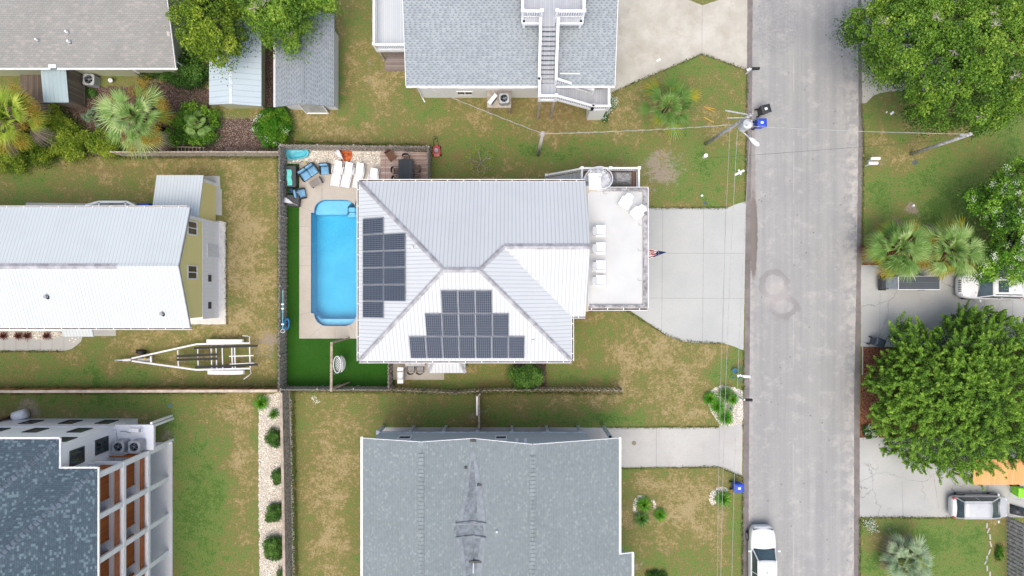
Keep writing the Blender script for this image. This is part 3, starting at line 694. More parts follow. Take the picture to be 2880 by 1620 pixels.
b = MB(); b.box(x0+.3, x1-.3, y0+.35, y1-.3, 0, ze-.02); b.box(x1-.3, xw+.2, ys+.3, y1-.3, 0, ze-.02)
b.add([(xw-.01, ys+.3, ze-.02), (xw-.01, y1-.3, ze-.02), (xw-.01, yr2, zr2-.16), (xw-.12, ys+.3, ze-.02), (xw-.12, y1-.3, ze-.02), (xw-.12, yr2, zr2-.16)], [(0,1,2), (3,5,4), (0,2,5,3), (1,4,5,2)])
wall = b.build('wall', BEIGE, mh)
for xx in (-7.8, -4, -.5): window(mh, (xx, y0+.35, 4.6), 1.1, 1.4, (0, -1)); window(mh, (xx, y1-.3, 4.6), 1.1, 1.4, (0, 1))
for yy in (-2.5, 1, 4.6): window(mh, (x0+.3, yy, 4.6), 1.3, 1.4, (-1, 0))
window(mh, (x1-.3, -3.3, 4.6), 1.1, 1.4, (1, 0))
def onmain(px_, py_, side):
    if side == 'W': return onplane(px_, py_, ze - PT*x0, PT, 0)
    if side == 'S': return onplane(px_, py_, ze - PT*y0, 0, PT)
for q, s in (((1161, 696), 'W'), ((1499, 959), 'S')):
    p = onmain(*q, s); pipe('vent_pipe', p[0], p[1], p[2], roof, GALV, .07, .22, False)
# roof deck on the east wing
zd = 6.3
dx0, dx1, dy0, dy1 = 4.95, W(1822, 0, zd+.2)[0], W(0, 866, zd+.2)[1], W(0, 530, zd+.2)[1]
b = MB(); b.box(xw+.2, dx1, dy0, dy1, 2.8, zd-.03); b.box(xw+.2, dx1-.6, dy0+.3, dy1-.3, 0, 2.8); b.build('garage_wing', BEIGE, mh)
b = MB(); b.box(W(1656, 0, zd)[0], dx1-.3, dy0+.2, dy1-.16, zd-.03, zd); deck = b.build('roof_deck', DECKW, mh)
b = MB(); b.box(xw-.1, W(1656, 0, zd)[0]-.003, dy0+.1, dy1-.3, zd-.05, zd+.22); b.build('flashing_strip', plain('pale_blue_flashing', (.62, .68, .75, 1), .4, var=.06, scale=1.2), deck)
b = MB(); xg = W(1698, 0, zd)[0]
for q in ((xg, dx1-.3, dy1-.16, dy1), (dx1-.3, dx1, dy0, dy1), (W(1656,0,zd)[0], dx1-.3, dy0, dy0+.2)): b.box(*q, zd-.04, zd+.16)
b.build('parapet', plain('parapet_grey', (.36, .355, .36, 1), .8, var=.25, scale=3), deck)  # one mottled grey for the low border of the deck
b = MB()
for yy, xx in ((6.3, xg+.1), (6.45, dx1-.45), (4.2, dx1-.45), (2.5, dx1-.5), (.5, dx1-.5)):
    for a_, c_ in (((xx-.12, yy), (xx+.12, yy)), ((xx-.12, yy), (xx-.12, yy+.15))): b.bar((*a_, zd+.02), (*c_, zd+.02), .025, .03)
b.build('tie_down', GREY, deck)
gutter((xg+.1, dy1, zd+.1), (dx1, dy1, zd+.1), 1, mh, .1, 9, dirt=True); gutter((dx1, dy0, zd+.1), (dx1, dy1+.1, zd+.1), -1, mh, .06, 50, dirt=False)
gutter((xw-.1, dy0, zd+.1), (dx1, dy0, zd+.1), -1, mh, .16, 1.1)
b = MB(); b.box(dx1-.6, dx1-.56, dy0+.8, dy0+4.6, 0, 2.4); b.build('garage_door', WHPAN, mh)
# low side deck with spiral stair
sd_ = thing('side_deck', 'white railed wooden side deck with spiral stair climbing to the roof deck', 'deck', (7, 7.7, 0))
z3 = 3.0; a0 = W(1637, 473, z3+1); a1 = W(1797, 473, z3+1)
ex0, ex1, ey1, ey0 = a0[0], a1[0], a0[1], 6.95
b = MB(); b.box(ex0, ex1, ey0, ey1, z3-.05, z3); b.build('floor', planks('red_brown_boards', (.17, .1, .075, 1), (.24, .16, .12, 1), (.06, .04, .03, 1), .14), sd_)
b = MB(); b.box(ex0, ex1, ey1-.05, ey1, z3-.3, z3-.06); b.box(ex0, ex0+.05, ey0, ey1, z3-.3, z3-.06); b.box(ex1-.05, ex1, ey0, ey1, z3-.3, z3-.06)
for xx in (ex0+.1, (ex0+ex1)/2, ex1-.1): b.box(xx-.08, xx+.08, ey1-.2, ey1-.06, 0, z3-.3)
b.build('frame', WHITE, sd_)
xm = W(1717, 0, z3+1)[0]
b = MB(); railing(b, (ex0, ey1, z3), (xm, ey1, z3), sp=.14, post=.16, top=.14); railing(b, (xm, ey1, z3), (ex1, ey1, z3), sp=.14, post=.16, top=.14)
railing(b, (ex1, ey1, z3), (ex1, ey0, z3), sp=.12, post=.16); railing(b, (ex0, ey1, z3), (ex0, ey0+.3, z3), sp=.14, post=.16); b.build('railing', WHITE, sd_)
b = MB()
for i in range(9):
    zz = z3 - .1 - i*.3; xx = ex0 - .1 - i*.27; b.box(xx-.15, xx+.13, ey0+.15, ey1-.1, zz-.05, zz)
b.build('steps', DECKG, sd_)
b = MB(); railing(b, (ex0-.1, ey1-.02, z3-.1), (ex0-2.4, ey1-.02, .25), .95, .2, .1)
railing(b, (ex0-.1, ey0+.12, z3-.1), (ex0-2.4, ey0+.12, .25), .95, .2, .1); b.build('stair_railing', WHITE, sd_)
sx, sy, _ = W(1688, 497, 6.8); Rr = .84
b = MB(); b.cyl((sx, sy, z3), (sx, sy, 7.3), .06, n=12); 
for i in range(13):
    a = R(250 - i*27); z = z3 + .25*(i+1); vs = []
    for zz in (z, z+.035):
        vs += [(sx, sy, zz), (sx + Rr*math.cos(a), sy + Rr*math.sin(a), zz), (sx + Rr*math.cos(a-R(14)), sy + Rr*math.sin(a-R(14)), zz), (sx + Rr*math.cos(a-R(29)), sy + Rr*math.sin(a-R(29)), zz)]
    b.add(vs, [(3,2,1,0), (4,5,6,7), (0,1,5,4), (1,2,6,5), (2,3,7,6), (3,0,4,7)])
st = b.build('spiral_stair', WHITE2, sd_)
b = MB(); pts = []
for i in range(40):
    a = R(250 - i*9); z = z3 + .2 + .25*i/3 + .95; pts.append((sx + (Rr+.03)*math.cos(a), sy + (Rr+.03)*math.sin(a), min(z, 7.35)))
b.tube(pts, .035, 6)
b.tube([(x, y, z - .85) for x, y, z in pts], .03, 6)
for i in range(0, 40): b.bar((pts[i][0], pts[i][1], pts[i][2] - .85), pts[i], .022, .022)
b.build('handrail', WHITE, st)
b = MB(); lx0, ly1, _ = W(1656, 487, 6.35); lx1, ly0, _ = W(1690, 533, 6.35); b.box(lx0, lx1, ly0, ly1, 6.27, 6.35); b.bar((lx0+.05, ly1, 6.3), (lx0+.05, ly1, 7.2), .06, .06)
b.build('stair_landing', WHITE, sd_)
# grey tarpaulin over furniture on the deck
tp = thing('covered_furniture', 'grey tarpaulin draped over furniture on the white railed side deck', 'cover', W(1752, 500, 3.9))
b = MB(); g = 14; x_a, y_a, _ = W(1722, 478, 3.9); x_b, y_b, _ = W(1783, 520, 3.9); vs = []
for j in range(g+1):
    for i in range(g+1):
        u, v = i/g, j/g; e = min(u, 1-u, v, 1-v); fold = abs(math.sin(math.atan2(v-.55, u-.35)*7))*.12
        z = z3 + .06 + .75*min(1, e*5)**.6 + (0 if e < .05 else fold) - .25*max(0, abs(u-.35) + abs(v-.5) - .4)
        vs.append((x_a + (x_b-x_a)*u, y_a + (y_b-y_a)*v, z))
b.add(vs, [(j*(g+1)+i, (j+1)*(g+1)+i, (j+1)*(g+1)+i+1, j*(g+1)+i+1) for j in range(g) for i in range(g)])
b.build('tarpaulin', plain('grey_tarp', (.42, .41, .395, 1), .6, var=.15, scale=3), tp)
# little hipped porch roof on the south side
pr = thing('porch', 'small hipped metal porch roof over the back patio steps', 'porch', W(1256, 1030, 3))
zp = 2.9; px0, py1, _ = W(1204, 1018, zp); px1, py0, _ = W(1309, 1049, zp); zq = zp + .55
b = MB(); b.slab([(px0, py0, zp), (px1, py0, zp), (px1-.8, y0+.38, zq), (px0+.8, y0+.38, zq)], .08)
b.slab([(px0, y0+.38, zp), (px0, py0, zp), (px0+.8, y0+.38, zq)], .08); b.slab([(px1, py0, zp), (px1, y0+.38, zp), (px1-.8, y0+.38, zq)], .08)
pf = b.build('roof', ROOFW, pr)
b = MB(); ridge_strip(b, (px0, py0, zp), (px0+.8, y0+.38, zq), .22, .4); ridge_strip(b, (px1, py0, zp), (px1-.8, y0+.38, zq), .22, .4); b.build('ridge_cap', RIDGE, pf)
b = MB(); 
for xx in (px0+.12, px1-.12): b.box(xx-.06, xx+.06, py0+.1, py0+.22, 0, zp-.08)
b.box(px0+.05, px1-.05, py0+.08, py0+.2, zp-.2, zp-.085)
b.build('post', WHITE, pr)

# ---------------------------------------------------------------- solar panels
CELL = M('solar_cells', .25, .5); o_ = uvsep(CELL)
cu = CELL.math('ABSOLUTE', CELL.math('SUBTRACT', CELL.math('FRACT', CELL.math('DIVIDE', o_[0], .129)), .5)); cv = CELL.math('ABSOLUTE', CELL.math('SUBTRACT', CELL.math('FRACT', CELL.math('DIVIDE', o_[1], .129)), .5))
e_ = CELL.math('MAXIMUM', cu, cv); co_ = CELL.math('ADD', cu, cv)
f_ = CELL.math('MAXIMUM', CELL.step(e_, .435, .47), CELL.step(co_, .83, .87))
CELL.col(CELL.mix(CELL.math('MULTIPLY', f_, .8), CELL.mix(CELL.noise(.8, 3), (.012, .02, .04, 1), (.022, .03, .052, 1)), (.30, .34, .38, 1))); CELL = CELL.m
SILV = plain('panel_frame', (.38, .40, .43, 1), .35, .5, .5)
ordn = ['first', 'second', 'third', 'fourth', 'fifth', 'sixth', 'seventh']
def panel(c00, c10, c11, c01, label, grp):       # corners on the roof plane
    P_ = [Vector(c) for c in (c00, c10, c11, c01)]; u = (P_[1]-P_[0]); v = (P_[3]-P_[0]); n = u.cross(v).normalized()
    if n.z < 0: n = -n
    ctr = (P_[0]+P_[1]+P_[2]+P_[3])/4
    o = thing('solar_panel', label, 'solar panel', tuple(ctr), group=grp)
    un, vn = u.normalized(), v.normalized(); L1, L2 = u.length, v.length; lo, hi, fw = .07, .115, .028
    b = MB()
    def q(a0, a1, b0, b1, h0, h1, bb):
        vs = [P_[0] + un*a + vn*c + n*h for h in (h0, h1) for c in (b0, b1) for a in (a0, a1)]
        bb.add(vs, [(0,2,3,1),(4,5,7,6),(0,1,5,4),(2,6,7,3),(0,4,6,2),(1,3,7,5)])
    q(0, L1, 0, fw, lo, hi, b); q(0, L1, L2-fw, L2, lo, hi, b); q(0, fw, fw, L2-fw, lo, hi, b); q(L1-fw, L1, fw, L2-fw, lo, hi, b)
    b.build('frame', SILV, o)
    b = MB(); q(fw*.5, L1-fw*.5, fw*.5, L2-fw*.5, lo+.01, hi-.006, b); b.build('cells', CELL, o)
    b = MB(); q(.1, L1-.1, L2*.2, L2*.2+.04, .0, lo-.002, b); q(.1, L1-.1, L2*.8, L2*.8+.04, 0, lo-.002, b); b.build('rail', GALV, o)
rows = [(615.5, 660), (663, 708), (711, 755.5), (758.5, 803), (806, 850.5), (853.5, 898)]
# true grid on the west slope fitted to the photographed corners
pa = onmain(1023, 615.5, 'W'); pb = onmain(1142.5, 898, 'W'); wx = (pb[0]-pa[0]); xs_ = [pa[0], pa[0]+wx*.495, pa[0]+wx*.507, pb[0]]; yst = (pb[1]-pa[1])
yy_ = [(pa[1] + yst*(i/6), pa[1] + yst*((i+.955)/6)) for i in range(6)]
for i in range(6):
    for j in range(2 if 0 < i < 5 else 1):
        X0_, X1_ = xs_[2*j], xs_[2*j+1]; f = lambda x, y: (x, y, ze + PT*(x - x0))
        ya, yb = yy_[i]
        if i == 0: lb = 'single solar panel heading the array above the pool'
        elif i == 5: lb = 'single solar panel closing the lower end of the array above the pool'
        else: lb = '%s solar panel in the double rows above the pool, %s column' % (ordn[i-1], 'pool side' if j == 0 else 'uphill')
        panel(f(X0_, yb), f(X1_, yb), f(X1_, ya), f(X0_, ya), lb, 'solar panels on the slope above the pool')
sp_rows = [(815, 878.5, 1241, 1384.5, 3), (880, 942.5, 1195, 1432, 5), (944, 1005, 1149.5, 1479.5, 7)]
for r, (ya, yb, xa, xb, nn) in enumerate(sp_rows):
    pa = onmain(1312, ya, 'S'); pb = onmain(1312, yb, 'S'); cx_ = onmain(1313, (ya+yb)/2, 'S')[0]; stp = 1.078
    for j in range(nn):
        xc = cx_ + (j - (nn-1)/2)*stp + (.03 if r else 0); f = lambda x, y: (x, y, ze + PT*(y - y0))
        lb = '%s solar panel from the left in the %s row above the patio' % (ordn[j], ('short top', 'middle', 'long bottom')[r])
        panel(f(xc-.525, pb[1]), f(xc+.525, pb[1]), f(xc+.525, pa[1]), f(xc-.525, pa[1]), lb, 'solar panels on the slope above the patio')

# ---------------------------------------------------------------- yellow house
yh = thing('yellow_house', 'yellow and white house under a long white standing seam gable roof', 'house', (-30, 1.4, 0))
zy, zyr = 5.2, 6.85; xe = -22.06; xl = -60; yn, yo, ymid = 5.52, -2.73, 1.44
b = MB(); b.slab([(xl, yn, zy), (xe, yn, zy), (xe, ymid, zyr), (xl, ymid, zyr)], .12); b.slab([(xl, yo, zy), (xe, yo, zy), (xe, ymid, zyr), (xl, ymid, zyr)], .12)
rf = b.build('roof', ROOFY, yh)
b = MB(); ridge_strip(b, (xl, ymid, zyr), (W(328, 0, zyr)[0], ymid, zyr), .36, .39); b.build('ridge_cap', RIDGE, rf)
b = MB(); ridge_strip(b, (W(328, 0, zyr)[0], ymid, zyr), (xe, ymid, zyr), .3, .39, .03); b.build('ridge_cap', ROOFY, rf)
b = MB(); b.bar((xe+.015, yn, zy-.06), (xe+.015, ymid, zyr-.06), .025, .16); b.bar((xe+.015, yo, zy-.06), (xe+.015, ymid, zyr-.06), .025, .16); b.build('fascia', GREY, rf)
gutter((xl, yn, zy), (xe-.2, yn, zy), 1, rf, .1, 1.2); gutter((xl, yo, zy), (xe+.1, yo, zy), -1, rf, .12, 1.2)
xq = -22.32
b = MB(); b.box(xl, xq, -2.25, 5.0, 0, 2.72); b.build('wall', WHPAN, yh, )
yw_ = MB(); yw_.box(xl, xq-.02, -2.1, 4.92, 2.72, zy-.05)
zg = lambda y: zyr - abs(y - ymid)*(zyr - zy)/4.1 - .14
vs = [(xq-.02, -2.1, zy-.06), (xq-.02, 4.92, zy-.06), (xq-.02, 4.92, zg(4.92)), (xq-.02, ymid, zg(ymid)), (xq-.02, -2.1, zg(-2.1))]
yw_.add(vs + [(x-.1, y, z) for x, y, z in vs], [(0,1,2,3,4), (9,8,7,6,5), (1,6,7,2), (2,7,8,3), (3,8,9,4), (4,9,5,0)])
yw_.build('upper_wall', YELLOW, yh)
b = MB(); b.box(xq, xq+.03, -2.25, 5.02, 2.68, 2.8); b.box(xq-.02, xq+.02, 4.8, 5.02, 2.8, 5.05); b.build('trim', WHITE, yh)
window(yh, (xq-.01, 4.18, 4.35), 1.0, 1.45, (1, 0)); window(yh, (xq-.01, 1.1, 4.35), 1.0, 1.45, (1, 0))
for yy in (.72, -1.28):
    b = MB(); b.box(xq, xq+.025, yy-.25, yy+.25, 1.35, 1.85); b.build('vent', DARK, yh)
b = MB(); b.box(xq, xq+.03, 2.3, 3.25, .1, 2.0); b.box(xq+.03, xq+.05, 2.72, 2.78, 1.0, 1.9); b.build('door', WHITE2, yh)
for q in ((133, 834), (458, 882)):
    p = onplane(*q, zyr + .402*(-ymid), 0, .402); pipe('vent_pipe', p[0], p[1], p[2], rf, GREY, .1, .3, True)
# annex with its own lean roof
b = MB(); xr_ = W(572, 0, 2.5)[0]; xl_ = W(441, 0, 2.5)[0]; yN = W(0, 492.5, 2.5)[1]
b.slab([(xl_, yN, 2.5), (xr_, yN, 2.5), (xr_, 5.08, 3.3), (xl_, 5.08, 3.3)], .1); b.build('annex_roof', ROOFY, yh)
b = MB(); b.box(xl_+.3, -22.58, 5.02, yN-.25, 0, 2.38); vs = [(-22.56, 5.06, 0), (-22.56, yN-.25, 0), (-22.56, yN-.25, 2.4), (-22.56, 5.06, 3.15)]
b.add(vs + [(x-.1, y, z) for x, y, z in vs], [(0,1,2,3), (7,6,5,4), (1,5,6,2), (2,6,7,3), (3,7,4,0)]); b.build('annex_wall', YELLOW, yh)
b = MB(); b.box(-22.55, -22.5, yN-.42, yN-.2, 0, 2.42); b.box(-22.55, -22.52, 5.1, yN-.3, 2.2, 2.4) if False else None; b.bar((-22.53, 5.1, 3.1), (-22.53, yN-.3, 2.36), .04, .16); b.build('annex_trim', WHITE, yh)
b = MB(); pa = W(612/3.45, 923, 2.6); pb = W(905/3.45, 947, 2.6); b.slab([(pa[0], -2.6, 2.95), (pb[0], -2.6, 2.95), (pb[0], pb[1], 2.55), (pa[0], pb[1], 2.55)], .08); b.build('porch_roof', ROOFY, yh)
b = MB(); b.box(xl, pa[0]-.02, -3.0, -2.3, 2.3, 2.38); b.box(xl, pa[0]-.1, -3.1, -3.0, 2.2, 2.4, 0); 
b.build('porch_beam', WHITE, yh)
b = MB()
for i in range(12):
    xx = -37.5 + i*.65; b.box(xx, xx+.58, -2.98, -2.42, 2.4, 2.42)
b.build('porch_screen', plain('dark_screen', (.08, .10, .11, 1), .4), yh)
b = MB(); p0 = W(242, 578, 1.2); p1_ = W(280, 568, 1.2); p2_ = W(358, 568, 1.2); p3_ = W(380, 578, 1.2)
for p, q in ((p0, p1_), (p1_, p2_), (p2_, p3_)): b.bar(p, q, .16, .2); 
for p in (p1_, p2_): b.bar((p[0], p[1], 0), p, .12, .12)
b.bar((p2_[0]-.1, p2_[1], 1.2), (p2_[0]-.1, p2_[1]-.6, 1.2), .12, .2); b.bar(p1_, (p1_[0], p1_[1]-.7, 1.2), .12, .2)
b.build('entry_rail', WHITE, yh)

# ---------------------------------------------------------------- taupe roofed house, upper left
th_ = thing('taupe_house', 'house with a wide weathered taupe shingle roof and white gutter', 'house', (-32, 18, 0))
zt, zt2 = 3.2, 4.45; yE = W(0, 191, zt)[1]; yR = 20.3; xR = W(494, 0, zt)[0]
b = MB(); b.slab([(-60, yE, zt), (xR, yE, zt), (xR, yR, zt2), (-60, yR, zt2)], .12); b.slab([(-60, yR, zt2), (xR, yR, zt2), (xR, 26, 3), (-60, 26, 3)], .12)
rf = b.build('roof', SH_TAUPE, th_)
b = MB(); ridge_strip(b, (-60, yR, zt2), (W(345, 0, zt2)[0], yR, zt2), .3, .25); b.build('ridge_cap', DARK, rf)
gutter((-60, yE, zt), (W(140, 0, zt)[0], yE, zt), -1, rf, .1, 1.5, dirt=False); gutter((W(160, 0, zt)[0], yE, zt), (xR+.1, yE, zt), -1, rf, .1, 1.5, dirt=False)
b = MB(); b.box(W(139,0,zt)[0], W(159,0,zt)[0], yE-.02, yE+.22, zt+.0, zt+.1); b.build('gutter_diverter', WHITE, rf)
pa = onplane(463, 20, zt - .25*yE, 0, .25); pb = onplane(473, 102, zt - .25*yE, 0, .25)
b = MB(); b.bar((pa[0], pa[1], pa[2]+.03), (pb[0]+.05, pb[1], pb[2]+.03), .17, .05); b.build('roof_patch', plain('pale_patch', (.58, .52, .48, 1), .8), rf)
b = MB(); b.bar((xR+.01, yE, zt-.05), (xR+.01, yR, zt2-.05), .03, .14); b.build('fascia', WHITE, rf)
for q, s in (((193, 93), 1), ((199, 120), 1), ((109, 115), .8)):
    p = onplane(*q, zt - .25*yE, 0, .25); pipe('vent_pipe', p[0], p[1], p[2], rf, WHITE, .07*s, .4, True)
b = MB(); b.box(-60, -24.9, W(0, 214)[1], 25.5, 0, 3.1); b.build('wall', GREENSID, th_)
b = MB(); b.box(-28.1, -27.85, W(0, 215.5)[1], W(0, 214)[1]-.003, 0, 3.0); b.build('corner_board', WHITE, th_)
b = MB(); b.tube([(xR-.05, yE+.5, 3.05), W(500, 176, 2.6), W(511, 183, 1.6), W(519, 190, .8)], .05, 6); b.build('downspout', WHITE, th_)
# lean-to and small outhouse roof below the eave
ol = thing('utility_lean_to', 'small lean-to with a streaky blue metal roof against the taupe roofed house', 'lean-to', W(155, 250, 0))
b = MB(); p = W(117, 194, 2.5); q = W(193, 288, 2.3); b.slab([(p[0], q[1], 2.3), (q[0], q[1], 2.3), (q[0], p[1]+.6, 2.7), (p[0], p[1]+.6, 2.7)], .06)
b.build('roof', seam('stained_blue_roof', (.36, .46, .48, 1), (.27, .35, .36, 1), .3, .5, .3, .1, .25), ol)
b = MB(); b.box(p[0]+.15, q[0]-.1, q[1]+.2, p[1]+1.2, 0, 2.28); b.build('wall', planks('brown_lean_boards', (.16, .13, .1, 1), (.24, .2, .16, 1), (.06, .05, .04, 1), .14), ol)
b = MB(); c0 = W(52, 206, .5); c1 = W(238, 290, .35); b.box(c0[0], c1[0], c1[1], c0[1]+.4, .3, .35); b.build('deck', planks('old_deck', (.13, .10, .08, 1), (.2, .16, .13, 1), (.05, .04, .03, 1), .14), ol)

# ---------------------------------------------------------------- sheds
s1 = thing('metal_roofed_shed', 'long shed with a pale blue ribbed metal roof beneath the oak branches', 'shed', (-20.2, 16.5, 0))
zs, zr_ = 2.25, 2.85; xa, xb = W(588, 0, zs)[0], W(735, 0, zs)[0]; xm_ = W(649, 0, zr_)[0]; ya = W(0, 294, zs)[1]; yb = 19.6
b = MB(); b.slab([(xa, ya, zs), (xm_, ya-.1, zr_), (xm_, yb, zr_), (xa, yb, zs)], .08); b.slab([(xb, ya-.12, zs), (xm_, ya-.1, zr_), (xm_, yb, zr_), (xb, yb, zs)], .08)
rf = b.build('roof', ROOFB, s1); b = MB(); ridge_strip(b, (xm_, ya-.1, zr_), (xm_, yb, zr_), .22, .3); b.build('ridge_cap', plain('pale_blue_ridge', (.6, .68, .72, 1), .4), rf)
b = MB(); b.box(xa+.35, W(746, 0)[0], W(0, 305)[1], yb-.2, 0, zs-.05); b.build('wall', GREENSID, s1)
b = MB(); xx = xm_+.3; b.box(xx-.45, xx+.45, W(0, 306.5)[1], W(0, 305)[1]-.003, 1.2, 1.9); b.build('window', WHITE, s1)
b = MB(); b.box(xx-.35, xx+.35, W(0, 307)[1], W(0, 306.5)[1]-.002, 1.3, 1.8); b.build('pane', GLASS, bpy.data.objects['window.001'] if False else s1)
s2 = thing('grey_shingle_shed', 'white walled shed with a grey shingle gable roof and framed door', 'shed', (-15, 16.3, 0))
zs, zr_ = 2.6, 3.5; xa, xb = W(774, 0, zs)[0], W(940, 0, zs)[0]; xm_ = W(850, 0, zr_)[0]; ya = W(0, 300.5, zs)[1]; yb = W(0, 40, zs)[1]
b = MB(); b.slab([(xa, ya, zs), (xm_, ya, zr_), (xm_, yb, zr_), (xa, yb, zs)], .1); b.slab([(xb, ya, zs), (xm_, ya, zr_), (xm_, yb, zr_), (xb, yb, zs)], .1)
rf = b.build('roof', SH_SHED, s2); b = MB(); ridge_strip(b, (xm_, ya+.6, zr_), (xm_, yb, zr_), .26, .42, .04); b.build('ridge_cap', shingle('ridge_shingle', (.25, .28, .31, 1), (.30, .34, .36, 1), (.12, .14, .16, 1), 2, .5), rf)
b = MB(); wx1, wy0 = W(952, 309)[:2]; b.box(xa+.3, wx1, wy0, W(0, 101)[1], 0, zs-.06)
b.add([(xa+.3, wy0, zs-.06), (wx1, wy0, zs-.06), (xm_, wy0, zr_-.16), (xa+.3, wy0+.1, zs-.06), (wx1, wy0+.1, zs-.06), (xm_, wy0+.1, zr_-.16)], [(0,1,2), (3,5,4), (0,2,5,3), (1,4,5,2)])
b.build('wall', WHITE2, s2)
gutter((xa, yb, zs), (xa, ya, zs), -1, rf, .1, 1.4, dirt=False)
b = MB(); x_, y_ = wx1-.0, wy0; dxa, dxb = W(848, 0, 1)[0], W(914, 0, 1)[0]
for q in ((dxa, dxa+.08), (dxb-.08, dxb)): b.bar(((q[0]+q[1])/2, wy0-.05, 1.9), ((q[0]+q[1])/2+.05, wy0-.28, .05), .08, .06)
b.box(dxa, dxb, wy0-.08, wy0-.005, 1.86, 1.95); b.box(dxa+.05, dxb+.05, wy0-.32, wy0-.24, 0.01, .08); fr_ = b.build('door', WHITE, s2)
b = MB(); b.poly([(dxa+.06, wy0-.06, 1.85), (dxa+.1, wy0-.24, .09), (dxb-.02, wy0-.24, .09), (dxb-.06, wy0-.06, 1.85)]); b.build('panel', plain('pale_grey_panel', (.4, .43, .44, 1), .3), fr_)

# ---------------------------------------------------------------- grey shingle house, top centre
gh = thing('grey_shingle_house', 'white house with a blue grey shingle roof and a white rooftop staircase', 'house', (0, 17, 0))
zg_, sl_ = 5.4, .26; yE = W(0, 241, zg_)[1]; xa, xb = W(1142, 0, zg_)[0], W(1729, 0, zg_)[0]; yR = yE + 7.5; zR = zg_ + sl_*7.5
b = MB(); b.slab([(xa, yE, zg_), (xb, yE, zg_), (xb, yR, zR), (xa, yR, zR)], .12); b.slab([(xa, yR, zR), (xb, yR, zR), (xb, yR+7.5, zg_), (xa, yR+7.5, zg_)], .12)
rf = b.build('roof', SH_TOP, gh); gutter((xa, yE, zg_), (xb, yE, zg_), -1, rf, .11, 1.1, dirt=False)
b = MB(); b.bar((xa-.015, yE, zg_-.05), (xa-.015, yR, zR-.05), .03, .14); b.build('fascia', WHITE, rf); b = MB(); b.bar((xb+.015, yE, zg_-.05), (xb+.015, yR, zR-.05), .03, .14); b.build('fascia', WHITE, rf)
b = MB(); wy = W(0, 275)[1]; b.box(W(1190, 0)[0], xb-.5, wy, yR+7, 0, 5.25); b.build('wall', WHSID, gh)
b = MB(); b.box(W(1190, 0)[0]-.02, xb-.45, wy-.05, wy-.003, 2.4, 2.6); b.build('band', WHITE, gh)
b = MB(); b.tube([(xa+.25, yE-.1, zg_-.1), (xa+.3, yE+.1, 5.0), (xa+.45, wy-.08, 4.3), (xa+.45, wy-.08, .4), (xa+.6, wy-.35, .1)], .055, 6); b.build('downspout', WHITE, gh)
p = onplane(1600, 207, zg_ - sl_*yE, 0, sl_); b = MB(); b.bar((p[0]-.6, p[1], p[2]+.03), (p[0]+.75, p[1]-.02, p[2]+.03), .07, .03); b.build('pale_batten', WHITE, rf)
window(gh, (-3.5, wy, 1.3), 1.2, .9, (0, -1)); window(gh, (1.2, wy, 3.8), 1.2, 1.0, (0, -1))
# left balcony deck
bd = thing('balcony_deck', 'raised pale deck with white railing on the left of the grey shingle house', 'deck', (-8.6, 19, 0))
zb = 2.65; bx0 = W(1049, 0, zb+1)[0]; by0 = W(0, 127.5, zb+1)[1]
b = MB(); b.box(bx0+.05, xa+.3, by0+.05, 24, zb-.06, zb); b.build('floor', DECKL, bd)
b = MB(); b.box(bx0, bx0+.05, by0, 24, zb-.4, zb+.0); b.box(bx0+.05, xa+.3, by0, by0+.05, zb-.4, zb+.0); b.build('rim', WHITE2, bd)
b = MB(); railing(b, (bx0+.06, by0+.06, zb), (bx0+.06, 24, zb), 1, .13, .14, .16); railing(b, (bx0+.06, by0+.06, zb), (xa+.2, by0+.06, zb), 1, .13, .14, .16); b.build('railing', WHITE, bd)
b = MB(); b.bar((bx0+.15, by0+.15, 0), (bx0+.15, by0+.15, zb-.1), .14, .14); b.bar((xa-.5, by0+.15, 0), (xa-.5, by0+.15, zb-.1), .14, .14); b.build('post', WOODG, bd)
gd = MB(); q = [W2(*p) for p in [(1084,120),(1160,120),(1160,200),(1083,200)]]; gd.prism(q, .02, .12)
o = gd.build('ground_deck', planks('faded_ground_boards', (.2, .16, .14, 1), (.29, .25, .23, 1), (.1, .08, .07, 1), .16, axis=1)); tag(o, 'low ground level deck of faded diagonal boards under the raised pale deck', 'deck')
# rooftop platform and staircase
rs = thing('rooftop_staircase', 'white railed staircase from the rooftop platform down over the shingle eave', 'staircase', (2.5, 15, 0))
zp_ = 7.55; x_l = W(1470, 0, zp_+1)[0]; x_r = W(1643, 0, zp_+1)[0]; y_b = W(0, 31, zp_+1)[1]
xs0, xs1 = W(1524, 0, zp_+1)[0], W(1567, 0, zp_+1)[0]
b = MB(); b.box(x_l, x_r, y_b-.35, 25, zp_-.06, zp_); b.box(xs0+.05, xs1-.05, y_b-.6, y_b-.352, zp_-.05, zp_); b.build('platform', DECKG, rs)
b = MB(); b.box(x_l-.03, xs0-.02, y_b-.42, y_b-.354, zp_-.3, zp_+.02); b.box(xs1+.02, x_r+.03, y_b-.42, y_b-.354, zp_-.3, zp_+.02); b.box(x_l-.06, x_l-.003, y_b-.35, 25, zp_-.3, zp_); b.box(x_r+.003, x_r+.06, y_b-.35, 25, zp_-.3, zp_); b.build('rim', WHITE, rs)
b = MB(); railing(b, (x_l, y_b, zp_), (xs0, y_b, zp_), 1, .15, .16, .17, bal=.05); railing(b, (xs1, y_b, zp_), (x_r, y_b, zp_), 1, .15, .16, .17, bal=.05)
railing(b, (x_l, y_b, zp_), (x_l, 25, zp_), 1, .15, .16, .17); railing(b, (x_r, y_b, zp_), (x_r, 25, zp_), 1, .15, .16, .17)
for xx in (x_l+.1, x_r-.1): b.bar((xx, y_b-.25, zp_), (xx, y_b-.25, zp_-1.0), .14, .14)
b.build('railing', WHITE, rs)
zl = 4.4; yl1 = 13.95; yl0 = 12.84      # landing
tx = (xs0+xs1)/2; ns = 12
